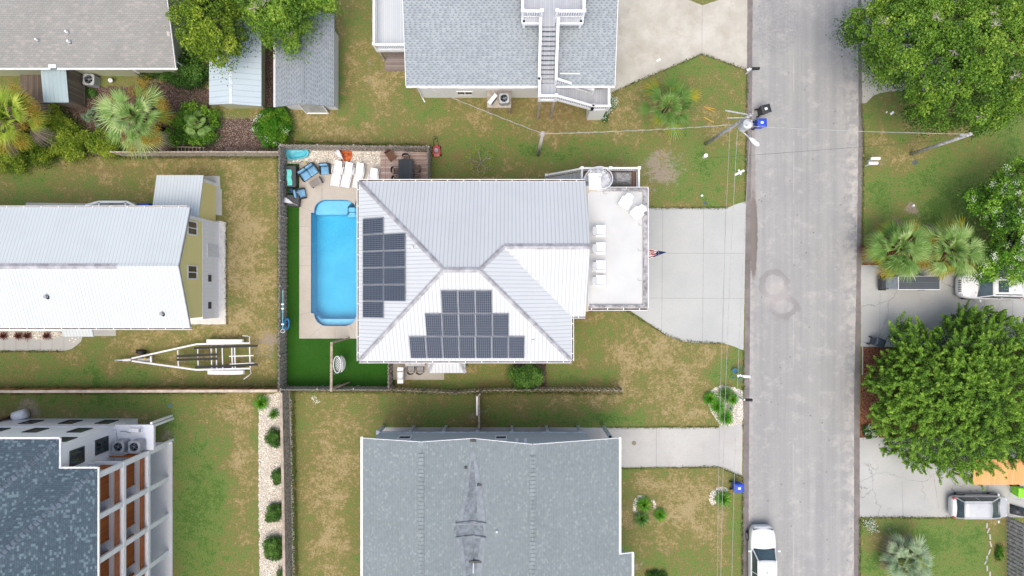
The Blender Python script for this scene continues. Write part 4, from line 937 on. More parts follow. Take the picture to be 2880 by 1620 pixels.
lx_0, lx_1 = W(1516, 0, zl+1)[0], W(1560, 0, zl+1)[0]
b = MB()
for i in range(ns):
    f = (i+.5)/ns; yy = y_b-.6 + (yl1 - (y_b-.6))*f; z = zp_ - (zp_-zl-1.05)*f - .02; hw_ = .5; cx_ = tx + ((lx_0+lx_1)/2 - tx)*f
    st_ = abs(yl1 - (y_b-.6))/ns
    b.box(cx_-hw_, cx_+hw_, yy-st_*.42, yy+st_*.42, z-.04, z)
b.build('treads', DECKG, rs)
zt_ = zl + 1.05
b = MB()
for s_ in (-1, 1):
    p = Vector((tx + s_*.56, y_b-.5, zp_)); q = Vector(((lx_0+lx_1)/2 + s_*.56, yl1, zt_))
    b.bar(p + Vector((0,0,.95)), q + Vector((0,0,.95)), .17, .06); b.bar(p - Vector((0,0,.12)), q - Vector((0,0,.12)), .06, .26)
    for i in range(1, 26): c_ = p + (q-p)*i/26; b.bar(c_, c_ + Vector((0,0,.93)), .04, .04)
    for c_ in (p, q): b.bar(c_ - Vector((0,0,.2)), c_ + Vector((0,0,1.1)), .16, .16)
b.build('stair_railing', WHITE, rs)
b = MB(); b.box(lx_0-.05, lx_1+.1, yl0, yl1-.02, zt_-.07, zt_); b.build('landing', DECKG, rs)
b = MB(); railing(b, (lx_0, yl0, zt_), (lx_1+.05, yl0, zt_), .95, .13, .16, .16); railing(b, (lx_0, yl0, zt_), (lx_0, yl1, zt_), .95, .13, .16, .16)
b.box(lx_0-.08, lx_1+.12, yl0-.06, yl0-.003, zt_-.3, zt_+.05); b.build('landing_railing', WHITE, rs)
b = MB(); b.bar((lx_0+.1, yl0+.08, 0), (lx_0+.1, yl0+.08, zt_-.08), .14, .14); b.bar((lx_1, yl0+.08, 0), (lx_1, yl0+.08, zt_-.08), .14, .14); b.build('post', WOODG, rs)
# lower flight to the corner landing, then down to the ground
z2 = 2.9; xA_ = lx_1+.12; xB_ = W(1664, 0, z2)[0]; ns = 10; b = MB()
for i in range(ns):
    f = (i+.5)/ns; xx = xA_ + (xB_-xA_)*f; z = zt_ - (zt_-z2)*(i+1)/(ns+1); yy = yl0 + .05 - .0*f; stp = (xB_-xA_)/ns
    b.box(xx-stp*.5+.01, xx+stp*.5-.01, yl0+.05, yl1+.05, z-.04, z); b.box(xx+stp*.5-.012, xx+stp*.5-.002, yl0+.05, yl1+.05, z-.28, z-.042)
b.build('treads', DECKG, rs)
cx1_ = W(1708, 0, z2)[0]
b = MB(); b.box(xB_, cx1_, yl0, yl1+.35, z2-.06, z2); b.build('corner_landing', DECKG, rs)
b = MB()
for yy in (yl0, yl1+.02):
    p = Vector((xA_, yy, zt_)); q = Vector((xB_, yy, z2)); b.bar(p + Vector((0,0,.95)), q + Vector((0,0,.95)), .17, .06); b.bar(p, q, .06, .26)
    for i in range(1, 20): c_ = p + (q-p)*i/20; b.bar(c_, c_ + Vector((0,0,.93)), .05, .05)
    b.bar(q - Vector((0,0,.2)), q + Vector((0,0,1.1)), .16, .16)
railing(b, (xB_, yl0, z2), (cx1_, yl0, z2), .95, .13, .16, .16); railing(b, (cx1_, yl0, z2), (cx1_, yl1+.6, z2), .95, .13, .16, .16)
b.build('stair_railing', WHITE, rs)
b = MB(); b.box(xB_-.02, cx1_-.1, yl0-.05, yl0-.003, .0, z2-.02); b.box(xB_-.06, xB_-.0, yl0, yl1, 0, z2-.08); b.box(cx1_-.1, cx1_-.04, yl0, yl1+.3, 0, z2-.08); b.build('skirt', WHSID, rs)

# ---------------------------------------------------------------- bottom centre house, two low gables
bh = thing('slate_shingle_house', 'blue grey house under twin low gables of pale slate shingles', 'house', (0, -17, 0))
zb_ = 6.0; yN = -10.13; yS = -27; xa = W(1020, 0, zb_)[0]; xb = W(1741, 0, zb_)[0]; xv = W(1331, 0, 6.1)[0]
r1 = (W(1184, 0, 7.15)[0], 7.15); r2 = (W(1498, 0, 7.85)[0], 7.85); vz = 6.1
b = MB(); yJ = W(0, 1559, zb_)[1]; xb2 = W(1777, 0, 5.7)[0]; se_ = (r2[1]-zb_)/(xb - r2[0])
b.slab([(xa, yN, zb_), (r1[0], yN, r1[1]), (r1[0], yS, r1[1]), (xa, yS, zb_)], .12)
b.slab([(r1[0], yN, r1[1]), (xv, yN, vz), (xv, yS, vz), (r1[0], yS, r1[1])], .12)
b.slab([(xv, yN, vz), (r2[0], yN, r2[1]), (r2[0], yS, r2[1]), (xv, yS, vz)], .12)
b.slab([(r2[0], yN, r2[1]), (xb, yN, zb_), (xb, yJ, zb_), (xb2, yJ, zb_ - se_*(xb2-xb)), (xb2, yS, zb_ - se_*(xb2-xb)), (r2[0], yS, r2[1])], .12)
rf = b.build('roof', SH_LOW, bh)
RV = plain('ridge_vent_shingle', (.24, .28, .29, 1), .9, var=.1)
for (rx, rz) in (r1, r2):
    b = MB(); y = yN - .75
    ridge_strip(b, (rx, yN, rz), (rx, yN-.6, rz), .3, .29, .02)
    while y > yS: b.add([], []); ridge_strip(b, (rx, y, rz), (rx, y-.24, rz), .36, .29, .05); y -= .262
    b.build('ridge_vent', RV, rf)
# grey membrane in the valley: a long spear shape with a cricket across it
MEM = plain('grey_valley_membrane', (.235, .265, .29, 1), .8, var=.1, scale=2); MEM2 = plain('dark_valley_membrane', (.185, .215, .24, 1), .8, var=.16, scale=3)
def onv(px_, py_, up=.03):
    q = W(px_, py_, 6.3); x, y = q[0], q[1]; s_ = (r1[1]-vz)/(xv-r1[0]) if x < xv else (r2[1]-vz)/(r2[0]-xv)
    z = vz + abs(x-xv)*s_ + up; q = W(px_, py_, z); return (q[0], q[1], z)
def onvy(px_, py_, up=.03):
    p = onv(px_, py_, up); return p
def vmem(rows, mat_, up):
    b = MB()
    for (ya, la, ra), (yb_, lb, rb) in zip(rows[:-1], rows[1:]):
        xc_a = 1440 + xv*F/(H-vz-up)
        A_, B2, C2, D2, E2, F2 = onv(la, ya, up), (xv, onv(xc_a, ya, up)[1], vz+up), onv(ra, ya, up), onv(rb, yb_, up), (xv, onv(xc_a, yb_, up)[1], vz+up), onv(lb, yb_, up)
        b.add([A_, B2, C2, D2, E2, F2], [(0, 5, 4, 1), (1, 4, 3, 2)])
    return b.build('valley_membrane', mat_, rf)
vmem([(1262, 1325, 1334), (1300, 1320, 1342), (1350, 1311, 1352), (1400, 1303, 1358), (1450, 1293, 1364), (1472, 1282, 1366), (1508, 1280, 1366), (1520, 1284, 1366), (1560, 1295, 1362), (1640, 1306, 1352)], MEM, .03)
vmem([(1295, 1326, 1330), (1340, 1321, 1336), (1390, 1315, 1340), (1450, 1303, 1342), (1474, 1300, 1346)], MEM2, .045)
vmem([(1478, 1284, 1358), (1490, 1276, 1361), (1510, 1285, 1358)], MEM2, .045); vmem([(1514, 1298, 1352), (1560, 1305, 1345), (1640, 1312, 1336)], MEM2, .045)
b = MB()
for yy in (1472, 1512): p = onv(1281, yy, .1); q = onv(1366, yy, .1); c_ = (xv, p[1], vz+.1); b = MB(); b.bar(p, c_, .07, .05); b.bar(c_, q, .07, .05); b.build('flashing', MEM2, rf)
b = MB(); p = onv(1329, 1540, .1); q = onv(1329, 1580, .1); b.bar(p, q, .05, .04); b.build('flashing', MEM2, rf)
b = MB()
for (u, v_, l) in ((1310, 1316, .2), (1348, 1364, .3), (1329, 1579, .5), (1345, 1580, .8)): p = onv(u, v_, .08); b.rbox(p, l, .14, .1)
p = onv(1331, 1237, .05); b.rbox((p[0], p[1]-.05, p[2]), .4, .16, .12); b.build('roof_vent', DARK, rf)
p = onv(1332, 1602, .1); b = MB(); b.bar((p[0], p[1]+.5, p[2]+.1), (p[0], p[1], p[2]+.55), .07, .07); b.build('vent_pipe', WHITE, rf)
p = W(1397, 1494, 6.9); pipe('vent_pipe', p[0], p[1], 6.85, rf, WHITE, .05, .25, False)
b = MB(); 
for q in ((xa, r1), (xv, r1), (xv, r2), (xb, r2)):
    zz = vz if q[0] == xv else zb_
    b.bar((q[0], yN+.02, zz-.06), (q[1][0], yN+.02, q[1][1]-.06), .03, .15)
b.build('fascia', WHITE, rf)
gutter((xa, yN+.1, zb_), (xa, yS, zb_), -1, rf, .13, 1.1, dirt=False); gutter((xb, yJ, zb_), (xb, yN+.05, zb_), -1, rf, .13, 1.1, dirt=False)
zz = zb_ - se_*(xb2-xb); gutter((xb2, yS, zz), (xb2, yJ, zz), -1, rf, .13, 1.1, dirt=False); b = MB(); b.bar((xb, yJ+.02, zb_-.05), (xb2+.1, yJ+.02, zz-.05), .05, .14); b.build('fascia', WHITE, rf)
yw = -10.55; b = MB(); b.box(xa+.4, W(1650, 0, 3)[0], yS, yw, 2.2, zb_-.1)
for q0, q1, z0_, z1_ in ((xa+.4, r1[0], zb_, r1[1]), (r1[0], xv, r1[1], vz), (xv, r2[0], vz, r2[1])):
    b.add([(q0, yw, zb_-.1), (q1, yw, zb_-.1), (q1, yw, z1_-.14), (q0, yw, z0_-.14)], [(0,1,2,3), (3,2,1,0)])
b.build('wall', BLUSID, bh)
b = MB(); b.box(xa+.9, W(1650,0,3)[0]-.3, yS, yw-.9, 0, 2.19); b.build('lower_wall', plain('grey_block', (.36, .35, .33, 1), .9), bh)
b = MB(); xr2 = W(1710, 0, 3)[0]
b.box(xa+.35, W(1650, 0, 3)[0]+.05, yw, yw+.06, 2.05, 2.3)
for q in (1079, 1165, 1255, 1346, 1440, 1536, 1625, 1697):
    xx = W(q, 0, 0)[0]; b.box(xx-.1, xx+.1, yw-.1, yw+.1, 0, 2.05 if q < 1690 else 3.6)
    if q in (1079, 1697): b.box(xx-.14, xx+.14, yw-.14, yw+.14, 3.4 if q == 1697 else 2.0, 3.6 if q == 1697 else 2.2)
b.build('post', plain('pale_blue_post', (.5, .56, .61, 1), .5), bh)
b = MB(); b.box(W(1650, 0, 3)[0]+.06, xr2, yw-1.2, yw-.85, 3.2, 3.28); b.box(W(1650,0,3)[0]+.06, xr2, yw-.6, yw-.3, 3.2, 3.28); b.build('porch_bench', WHITE, bh)
window(bh, (W(1138, 0, 4)[0], yw, 3.9), .95, 1.1, (0, 1), mull=0); window(bh, (W(1409, 0, 4)[0], yw, 3.9), .85, 1.1, (0, 1), mull=0)
b = MB()
for q in (1454, 1478): p = W(q, 1244, 5.4); b.box(p[0]-.08, p[0]+.08, yw+.01, yw+.25, 5.2, 5.4)
b.build('floodlight', WHITE, bh)
b = MB(); xx = W(1745, 0, 3)[0]; b.box(xx-.6, xx+.35, W(0,1560,0)[1], W(0,1520,0)[1], 0, 2.6); b.box(xa-.28, xa+.38, yS, W(0,1545,0)[1], 0, 2.6); b.build('side_porch', BLUSID, bh)
b = MB(); b.box(xx-.6, xx+.35, W(0,1560,0)[1]+.1, W(0,1520,0)[1]-.1, 2.6, 2.64); b.build('window', GLASS, bh)

# ---------------------------------------------------------------- white balcony house, lower left
wh = thing('white_balcony_house', 'tall white house with dark slate shingle roof and stacked timber balconies', 'house', (-33, -16, 0))
zw, pw = 8.95, .42
xA, yA = W(166, 0, zw)[0], W(0, 1235, zw)[1]; xB, yB = W(274, 0, zw)[0], W(0, 1318, zw)[1]; L_ = 16
b = MB()
b.slab([(xA, yA, zw), (xA-L_, yA, zw), (xA-L_, yA-L_, zw+pw*L_)], .12)
b.slab([(xA, yA, zw), (xA, yB, zw), (xA-L_-(yA-yB)*0, yB-L_, zw+pw*L_), (xA-L_, yA-L_, zw+pw*L_)], .12)
b.slab([(xA, yB, zw), (xB, yB, zw), (xB-L_, yB-L_, zw+pw*L_), (xA-L_, yB-L_, zw+pw*L_)], .12)
b.slab([(xB, yB, zw), (xB, yB-L_*2, zw), (xB-L_, yB-L_, zw+pw*L_)], .12)
rf = b.build('roof', SH_DARK, wh)
b = MB(); RD = plain('dark_hip_shingle', (.11, .145, .185, 1), .9, var=.2)
for p0_, n_ in (((xA, yA), 40), ((xB, yB), 40)):
    for i in range(n_): c_ = Vector((p0_[0]-.2-i*.21, p0_[1]-.2-i*.21, zw + pw*(.2+i*.21))); q_ = c_ + Vector((-.16, -.16, pw*.16)); ridge_strip(b, c_, q_, .34, pw*.7, .02)
    b.build('hip_cap', RD, rf); b = MB()
gutter((xA, yA, zw), (xA-L_, yA, zw), -1, rf, .1, 1.2, dirt=False); gutter((xA, yA+.05, zw), (xA, yB, zw), 1, rf, .09, 1.2, dirt=False); gutter((xA, yB, zw), (xB, yB, zw), 1, rf, .09, 1.2, dirt=False); gutter((xB, yB+.08, zw), (xB, yB-20, zw), 1, rf, .09, 1.2, dirt=False)
wxE, wyN = -28.5, -9.94
b = MB(); b.box(-60, wxE, -40, wyN, 0, zw-.1); b.build('wall', WHPAN, wh)
b = MB(); b.box(-60, wxE+.03, wyN, wyN+.04, 3.0, 3.2); b.box(wxE-.12, wxE+.03, wyN-.05, wyN+.03, 3.2, zw-.12); b.build('band', WHITE, wh)
# windows of the long wall (lower and upper row), then the end wall
for q in (90, 205, 300): p = W(q, 0, 1.4)
for zc_, row in ((1.45, ((300, 1188), (198, 1188), (88, 1188))), (4.4, ((224, 1214), (100, 1214), (-10, 1214)))):
    for q in row: window(wh, (W(q[0], 0, zc_)[0], wyN, zc_), 1.0, 1.35, (0, 1), frame=plain('black_window_frame', (.05, .055, .065, 1)) if 'black_window_frame' not in bpy.data.materials else bpy.data.materials['black_window_frame'], mull=0)
BKF = bpy.data.materials['black_window_frame']
window(wh, (W(182, 0, 7.4)[0]-.1, wyN, 7.3), 1.0, 1.2, (0, 1), frame=BKF, mull=0)
for (q, zc_) in (((275, 1253), 4.6), ((194, 1284), 7.3)): window(wh, (wxE, W(*q, zc_)[1], zc_), 1.05, 1.5, (1, 0), frame=BKF, mull=1)
xo = -26.2
b = MB(); b.box(wxE, xo+.35, -40, -11.75, 0, .04); b.build('terrace_slab', concrete('pale_terrace', (.58, .58, .58, 1), (.64, .64, .64, 1)), wh)
YS = [-11.86, -14.5, -17.3, -20.1, -22.9, -25.7]
xi = [None, -27.9, -27.9]
for lv, zf in ((0, 0), (1, 3.0), (2, 6.1)):
    if lv:
        b = MB(); b.box(wxE, xo-.08, -40, YS[0]+.05, zf-.2, zf); b.build('balcony_floor', planks('white_balcony_boards', (.78, .79, .8, 1), (.82, .83, .84, 1), (.6, .62, .64, 1), .2), wh)
        b = MB(); b.box(xo-.08, xo+.12, -40, YS[0]+.15, zf-.25, zf+.04); b.box(wxE+.4, xo-.081, YS[0]+.051, YS[0]+.15, zf-.25, zf+.04); b.build('edge_beam', WHITE, wh)
        b = MB(); b.bar((xo-.12, -40, zf+.62), (xo-.12, YS[0]+.02, zf+.62), .08, .06)
        for i in range(2): b.bar((xo-.12, -40, zf+.2+i*.2), (xo-.12, YS[0], zf+.2+i*.2), .03, .12)
        for i in range(4): b.bar((wxE+1.0, YS[0], zf+.2+i*.2), (xo-.2, YS[0], zf+.2+i*.2), .03, .12)
        b.bar((wxE+.2, YS[0], zf+1.0), (xo-.2, YS[0], zf+1.0), .1, .06)
        b.build('railing', WOODV, wh)
    ztop = (3.0-.26, 6.1-.26, zw-.1)[lv]
    for i in range(len(YS)-1):
        if lv or True:
            b = MB(); b.box(xo-.08, xo+.1, YS[i]-.17, YS[i]+.17, zf+.05, ztop); b.build('column', WHITE, wh)
        if lv:
            b = MB(); b.box(-27.22, -27.1, YS[i+1]+.45, YS[i]-.35, zf+.0, zf+2.6); b.box(-27.1, -27.06, YS[i+1]+.4, YS[i+1]+.5, zf, zf+2.6); b.build('timber_screen', WOODV, wh)
b = MB(); zc_ = 3.0; ax0, ay1, _ = W(335, 1195, zc_); ax1, ay0, _ = W(432, 1266, zc_); b.box(wxE, ax1, ay0, ay1, zc_-.25, zc_); b.build('utility_platform', WHSID, wh)
for (u, v) in ((ax1-.1, ay0+.1), (ax1-.1, ay1-.1)): b = MB(); b.box(u-.08, u+.08, v-.08, v+.08, 0, zc_-.25); b.build('post', WHITE, wh)
b = MB(); b.bar((-25.9, ay1+.12, 0), (-25.9, ay1+.12, 3.0), .16, .16); b.bar((xo+.1, YS[0]+.1, .1), (xo+.35, YS[0]+.1, .1), .1, .1); b.build('post', WHITE, wh)
# ================================================================= fences
def fence(name, label, pts, h=1.8, mat_=None, style='shadow', cap=None, capmat=None, post_sp=2.4, side=1, pk=.17, group=None, posts=True, capw=.16):
    o = thing(name, label, 'fence', (pts[0][0], pts[0][1], 0), group=group)
    mat_ = mat_ or WOODG; b = MB(); rb = MB(); pl = []
    for (xa, ya), (xb, yb) in zip(pts[:-1], pts[1:]):
        d = Vector((xb-xa, yb-ya, 0)); L = d.length; d /= L; n = Vector((-d.y, d.x, 0))*side; a = math.atan2(d.y, d.x)
        k = int(L/(pk*.86)) if style != 'lattice' else int(L/(pk*1.0))
        for i in range(k):
            c = Vector((xa, ya, 0)) + d*(i + .5)*L/k
            if style == 'shadow':
                s = 1 if i % 2 else -1; hh = h + random.uniform(-.02, .02)
                b.rbox((c.x + n.x*s*.032, c.y + n.y*s*.032, hh/2), L/k*1.32, .02, hh, a)
            elif style == 'lattice':
                s = 1 if i % 2 else -1; b.rbox((c.x + n.x*s*.06, c.y + n.y*s*.06, h/2), L/k*.8, .022, h, a)
            else:
                b.rbox((c.x + n.x*random.uniform(-.006, .006), c.y, h/2), L/k*.93, .02, h + random.uniform(-.02, .02), a)
        for z in (.3, h*.52, h - .25): p = Vector((xa, ya, z)); rb.bar(p, p + d*L, .05 if style != 'plain' else .04, .09)
        np_ = max(1, int(L/post_sp))
        for i in range(np_ + 1): c = Vector((xa, ya, 0)) + d*i*L/np_ + n*.07; pl.append(c)
    b.build('pickets', mat_, o); rb.build('rails', mat_, o)
    if posts:
        for c in pl: q = MB(); q.box(c.x-.05, c.x+.05, c.y-.05, c.y+.05, 0, h-.05); q.build('post', mat_, o)
    if cap:
        q = MB()
        for (xa, ya), (xb, yb) in zip(pts[:-1], pts[1:]): q.bar((xa, ya, h+.03), (xb, yb, h+.03), capw, .04)
        q.build('cap', capmat, o)
    return o
xF = W(807, 0)[0]
fence('privacy_fence', 'long weathered picket fence on the left of the pool and turf', [(xF, 10.5), (xF-.03, -7.6)])
fence('privacy_fence', 'weathered picket fence behind the white stones and wooden patio', [(xF+.1, 10.52), (-6.3, 10.4)])
fence('privacy_fence', 'short weathered picket fence on the right of the wooden patio', [(-6.2, 10.4), (-6.25, 7.5)])
fence('privacy_fence', 'weathered picket fence along the lower edge of the artificial turf', [(xF+.1, -7.5), (-9.0, -7.52)])
fence('privacy_fence', 'short gate fence between turf and barbecue patio', [(-9.12, -5.1), (-9.1, -7.45)])
fence('lattice_fence', 'open shadowbox fence running from the patio past the round bush', [(-8.95, -7.55), (-6.6, -7.66), (-4.2, -7.78), (-2.3, -7.62), (1.5, -7.55), (5.2, -7.55), (8.15, -7.62)], 1.7, plain('greenish_weathered_wood', (.36, .33, .24, 1), .9, var=.3, scale=5), 'lattice', pk=.16)
fence('back_fence', 'grey board fence with pale top edge below the palms', [(-29.6, 10.02), (xF-.1, 10.03)], 1.7, WOODG, 'plain', True, WOODL, capw=.09)
fence('cedar_fence', 'orange cedar fence with broad pale cap left of the pool yard', [(-42, -7.62), (xF-.1, -7.56)], 1.8, WOODO, 'plain', True, plain('pale_cap_board', (.52, .44, .35, 1), .8, var=.12, scale=2), capw=.2)
fence('dividing_fence', 'grey fence with pale cap board beside the white shell bed', [(-16.98, -7.7), (-16.85, -14), (-16.72, -23)], 1.8, WOODG, 'plain', True, plain('tan_cap_board', (.40, .33, .27, 1), .8, var=.15, scale=2), capw=.2, side=-1)
fence('side_fence', 'narrow pale fence between the lawn strips above the slate roofed house', [(-2.45, -7.85), (-2.42, -10.5)], 1.7, WOODG, 'plain', True, WOODL, capw=.09)
b = MB(); o = thing('boundary_board', 'white painted board standing at the end of the narrow pale fence', 'board', (-2.5, -8.3, 0)); b.box(-2.62, -2.52, -9.35, -7.95, .02, 1.95); b.build('board', WHITE2, o)
fence('cedar_fence', 'short golden cedar fence panel beside the white gas tank', [W2(-20, 1182), W2(36, 1171)], 1.7, WOODO, 'plain'); 
fence('slatted_fence', 'grey slatted fence at the lower right lawn edge', [W2(2832, 1455), W2(2834, 1640)], 1.9, plain('silver_slats', (.36, .35, .34, 1), .8, var=.2, scale=4), 'shadow', pk=.17)

# ================================================================= pool yard furniture
BLUEC = plain('blue_cushion', (.17, .36, .54, 1), .85, var=.1, scale=4, bump=.1)
DKRAT = plain('dark_rattan', (.03, .033, .036, 1), .7, var=.3, scale=30, bump=.4)
GRPLK = planks('grey_slat_top', (.22, .20, .18, 1), (.28, .26, .24, 1), (.08, .07, .07, 1), .1)
def rcush(b, x0, x1, y0, y1, z0, z1, r=.04):
    v = []; ring = [(x0+r, y0), (x1-r, y0), (x1, y0+r), (x1, y1-r), (x1-r, y1), (x0+r, y1), (x0, y1-r), (x0, y0+r)]
    cx_, cy_ = (x0+x1)/2, (y0+y1)/2
    lv = [(z0, .93), (z0+(z1-z0)*.3, 1), (z0+(z1-z0)*.75, 1), (z1, .9), (z1+.015, .5)]
    for z, s in lv: v += [(cx_+(x-cx_)*s, cy_+(y-cy_)*s, z) for x, y in ring]
    f = [(k*8+i, k*8+(i+1) % 8, (k+1)*8+(i+1) % 8, (k+1)*8+i) for k in range(len(lv)-1) for i in range(8)]
    f += [tuple(range(8))[::-1], tuple(range((len(lv)-1)*8, len(lv)*8))]; b.add(v, f)
def lounge_seat(name, label, px_, py_, rot, seats=1, cat='armchair', wdt=.66, dep=.78):
    o = thing(name, label, cat, W(px_, py_, .026), R(rot)); wt = wdt*seats + .12
    b = MB(); b.box(-wt/2, wt/2, -dep/2, dep/2, .12, .2)      # y+ = back
    b.box(-wt/2, -wt/2+.06, -dep/2, dep/2, .2, .55); b.box(wt/2-.06, wt/2, -dep/2, dep/2, .2, .55)
    for x in (-wt/2+.03, wt/2-.03):
        for y in (-dep/2+.03, dep/2-.03): b.box(x-.025, x+.025, y-.025, y+.025, 0, .119)
    b.build('frame', DKRAT, o, world=False)
    b = MB(); b.box(-wt/2+.061, wt/2-.061, dep/2-.06, dep/2, .2, .78); b.build('backrest', DKRAT, o, world=False)
    for i in range(seats):
        xa = -wt/2 + .065 + i*(wt-.13)/seats; xb = xa + (wt-.13)/seats
        b = MB(); rcush(b, xa+.008, xb-.008, -dep/2-.02, dep/2-.2, .21, .36); b.build('seat_cushion', BLUEC, o, True, world=False)
        b = MB(); rcush(b, xa+.008, xb-.008, dep/2-.2, dep/2-.065, .37, .80); b.build('back_cushion', BLUEC, o, True, world=False)
    return o
lounge_seat('loveseat', 'two seat blue cushioned loveseat at the pool corner', 871, 486, 34, 2, 'sofa')
lounge_seat('patio_armchair', 'blue cushioned armchair between the loveseat and the white loungers', 917, 477, 4)
lounge_seat('patio_armchair', 'blue cushioned armchair beside the dark storage box left of the pool', 847, 547, 102)
def table(name, label, c, rot, wx_, wy_, h, top, legm, cat='table', slat=False):
    o = thing(name, label, cat, c, R(rot)); b = MB(); b.box(-wx_/2, wx_/2, -wy_/2, wy_/2, h-.04, h); b.build('tabletop', top, o, bevel=.01, world=False)
    for x in (-1, 1):
        for y in (-1, 1): b = MB(); xx, yy = x*(wx_/2-.06), y*(wy_/2-.06); b.box(xx-.025, xx+.025, yy-.025, yy+.025, 0, h-.041); b.build('leg', legm, o, world=False)
    return o
ct = table('coffee_table', 'low grey slatted coffee table in front of the blue loveseat', W(892, 515, .026), 28, .95, .5, .42, GRPLK, DKRAT)
b = MB(); b.box(.425, .485, -.26, .26, .36, .43); b.build('rim', DKRAT, ct, world=False)
# dark deck box with aqua pads
o = thing('storage_box', 'large dark resin storage box against the left fence', 'storage box', W(821, 500, .02), R(-1))
b = MB(); b.box(-.5, .5, -.78, .78, 0, .62); b.build('box', DARK, o, bevel=.03, world=False); b = MB(); b.box(-.52, .52, -.8, .8, .625, .70); b.build('lid', plain('slate_plastic', (.045, .055, .062, 1), .55), o, bevel=.03, world=False)
for nm, dx, lb in (('pool_float', -.26, 'outer aqua foam pool float on the dark storage box'), ('pool_float', -.08, 'inner aqua foam pool float on the dark storage box')):
    p = W(821, 500, .75); q = thing('pool_float', lb, 'pool float', (p[0]+dx-.02, p[1]+.03, .72), R(3)); b = MB()
    pts = [(0.03*math.sin(i), -.6 + i*.12, .035) for i in range(11)]
    for k in (-.05, .04): b.tube([(x+k, y, z) for x, y, z in pts], .05, 8)
    b.build('foam', plain('aqua_foam', (.17, .66, .60, 1), .7, var=.08) if 'aqua_foam' not in bpy.data.materials else bpy.data.materials['aqua_foam'], q, True, world=False)
# covered square table with a closed parasol lying on it
o = thing('square_box', 'dark square storage bench below the blue armchair by the left fence', 'storage box', W(829, 567, .02), R(-4))
b = MB(); b.box(-.48, .48, -.4, .4, 0, .52); b.build('box', DARK, o, bevel=.03, world=False); b = MB(); b.box(-.5, .5, -.42, .42, .525, .58); b.build('lid', plain('charcoal_lid', (.05, .052, .055, 1), .5), o, bevel=.05, world=False)
def closed_parasol(label, px_, py_, z, rot, L=1.1, mat_=WHITE2):
    o = thing('closed_parasol', label, 'parasol', W(px_, py_, z), R(rot)); b = MB()
    for k in range(7):
        a = k*.9; pts = [(-L/2, 0, .08)] + [(-L/2 + L*t, math.sin(a)*.16*t*(1+.3*math.sin(k*3)), .08 + .05*math.cos(a)*t) for t in (.25, .5, .75, 1)]
        b.tube(pts, [.015, .04, .055, .06, .03], 6)
    b.build('canopy', mat_, o, True, world=False); b = MB(); b.cyl((-L/2-.35, 0, .08), (-L/2+.1, 0, .08), .022); b.build('pole', GALV, o, world=False)
closed_parasol('folded white parasol lying over the dark square bench', 812, 567, .62, 158, .75)
closed_parasol('folded white parasol leaning beside the orange cover on the stones', 955, 436, .5, 128, .85)
closed_parasol('folded navy and white parasol between the dark boxes by the fence', 824, 538, .5, 165, .5, plain('navy_cloth', (.03, .08, .22, 1), .8, var=.5, scale=14))
# bright orange crumpled cover
o = thing('crumpled_cover', 'rust orange crumpled cover lying on the white stones', 'cover', W(973, 438, .04))
b = MB(); g = 16; out = []
c0 = W(973, 438, .1)
for j in range(g+1):
    for i in range(g+1):
        u, v = (i/g-.5)*2, (j/g-.5)*2; r = max(abs(u), abs(v)); a = math.atan2(v, u) if r else 0
        ex = .40*(1 + .22*math.sin(3*a+1) - .1*math.sin(5*a)); ey = .48*(1 + .15*math.sin(4*a))
        out.append((c0[0]+u*ex, c0[1]+v*ey, .06 + (1-r**2)*.25*(.7+.6*noise.noise(Vector((u*2.5, v*2.5, 4)))) + .05*noise.noise(Vector((u*6, v*6, 9)))))
b.add(out, [(j*(g+1)+i, j*(g+1)+i+1, (j+1)*(g+1)+i+1, (j+1)*(g+1)+i) for j in range(g) for i in range(g)]); b.build('cloth', plain('rust_orange_cloth', (.52, .12, .03, 1), .7, var=.35, scale=3), o, True)
# kiddie pool
o = thing('paddling_pool', 'aqua plastic paddling pool lying on the stones in the fence corner', 'paddling pool', W(836, 433, .03))
ol = [W2(*p) for p in [(808,420),(816,417),(856,416),(866,420),(871,430),(868,440),(857,445),(830,450),(818,452),(812,448),(807,434)]]
cxp = sum(p[0] for p in ol)/11; cyp = sum(p[1] for p in ol)/11; b = MB(); vs = []; n = 11
for s, z in ((1, .04), (1.03, .2), (.98, .27), (.88, .27), (.82, .2), (.78, .1), (.4, .08)): vs += [(cxp+(x-cxp)*s, cyp+(y-cyp)*s, z) for x, y in ol]
b.add(vs, [(k*n+(i+1) % n, k*n+i, (k+1)*n+i, (k+1)*n+(i+1) % n) for k in range(6) for i in range(n)] + [tuple(range(6*n, 7*n))[::-1]])
b.build('shell', plain('aqua_plastic', (.10, .50, .62, 1), .3, .5, var=.1), o, True)
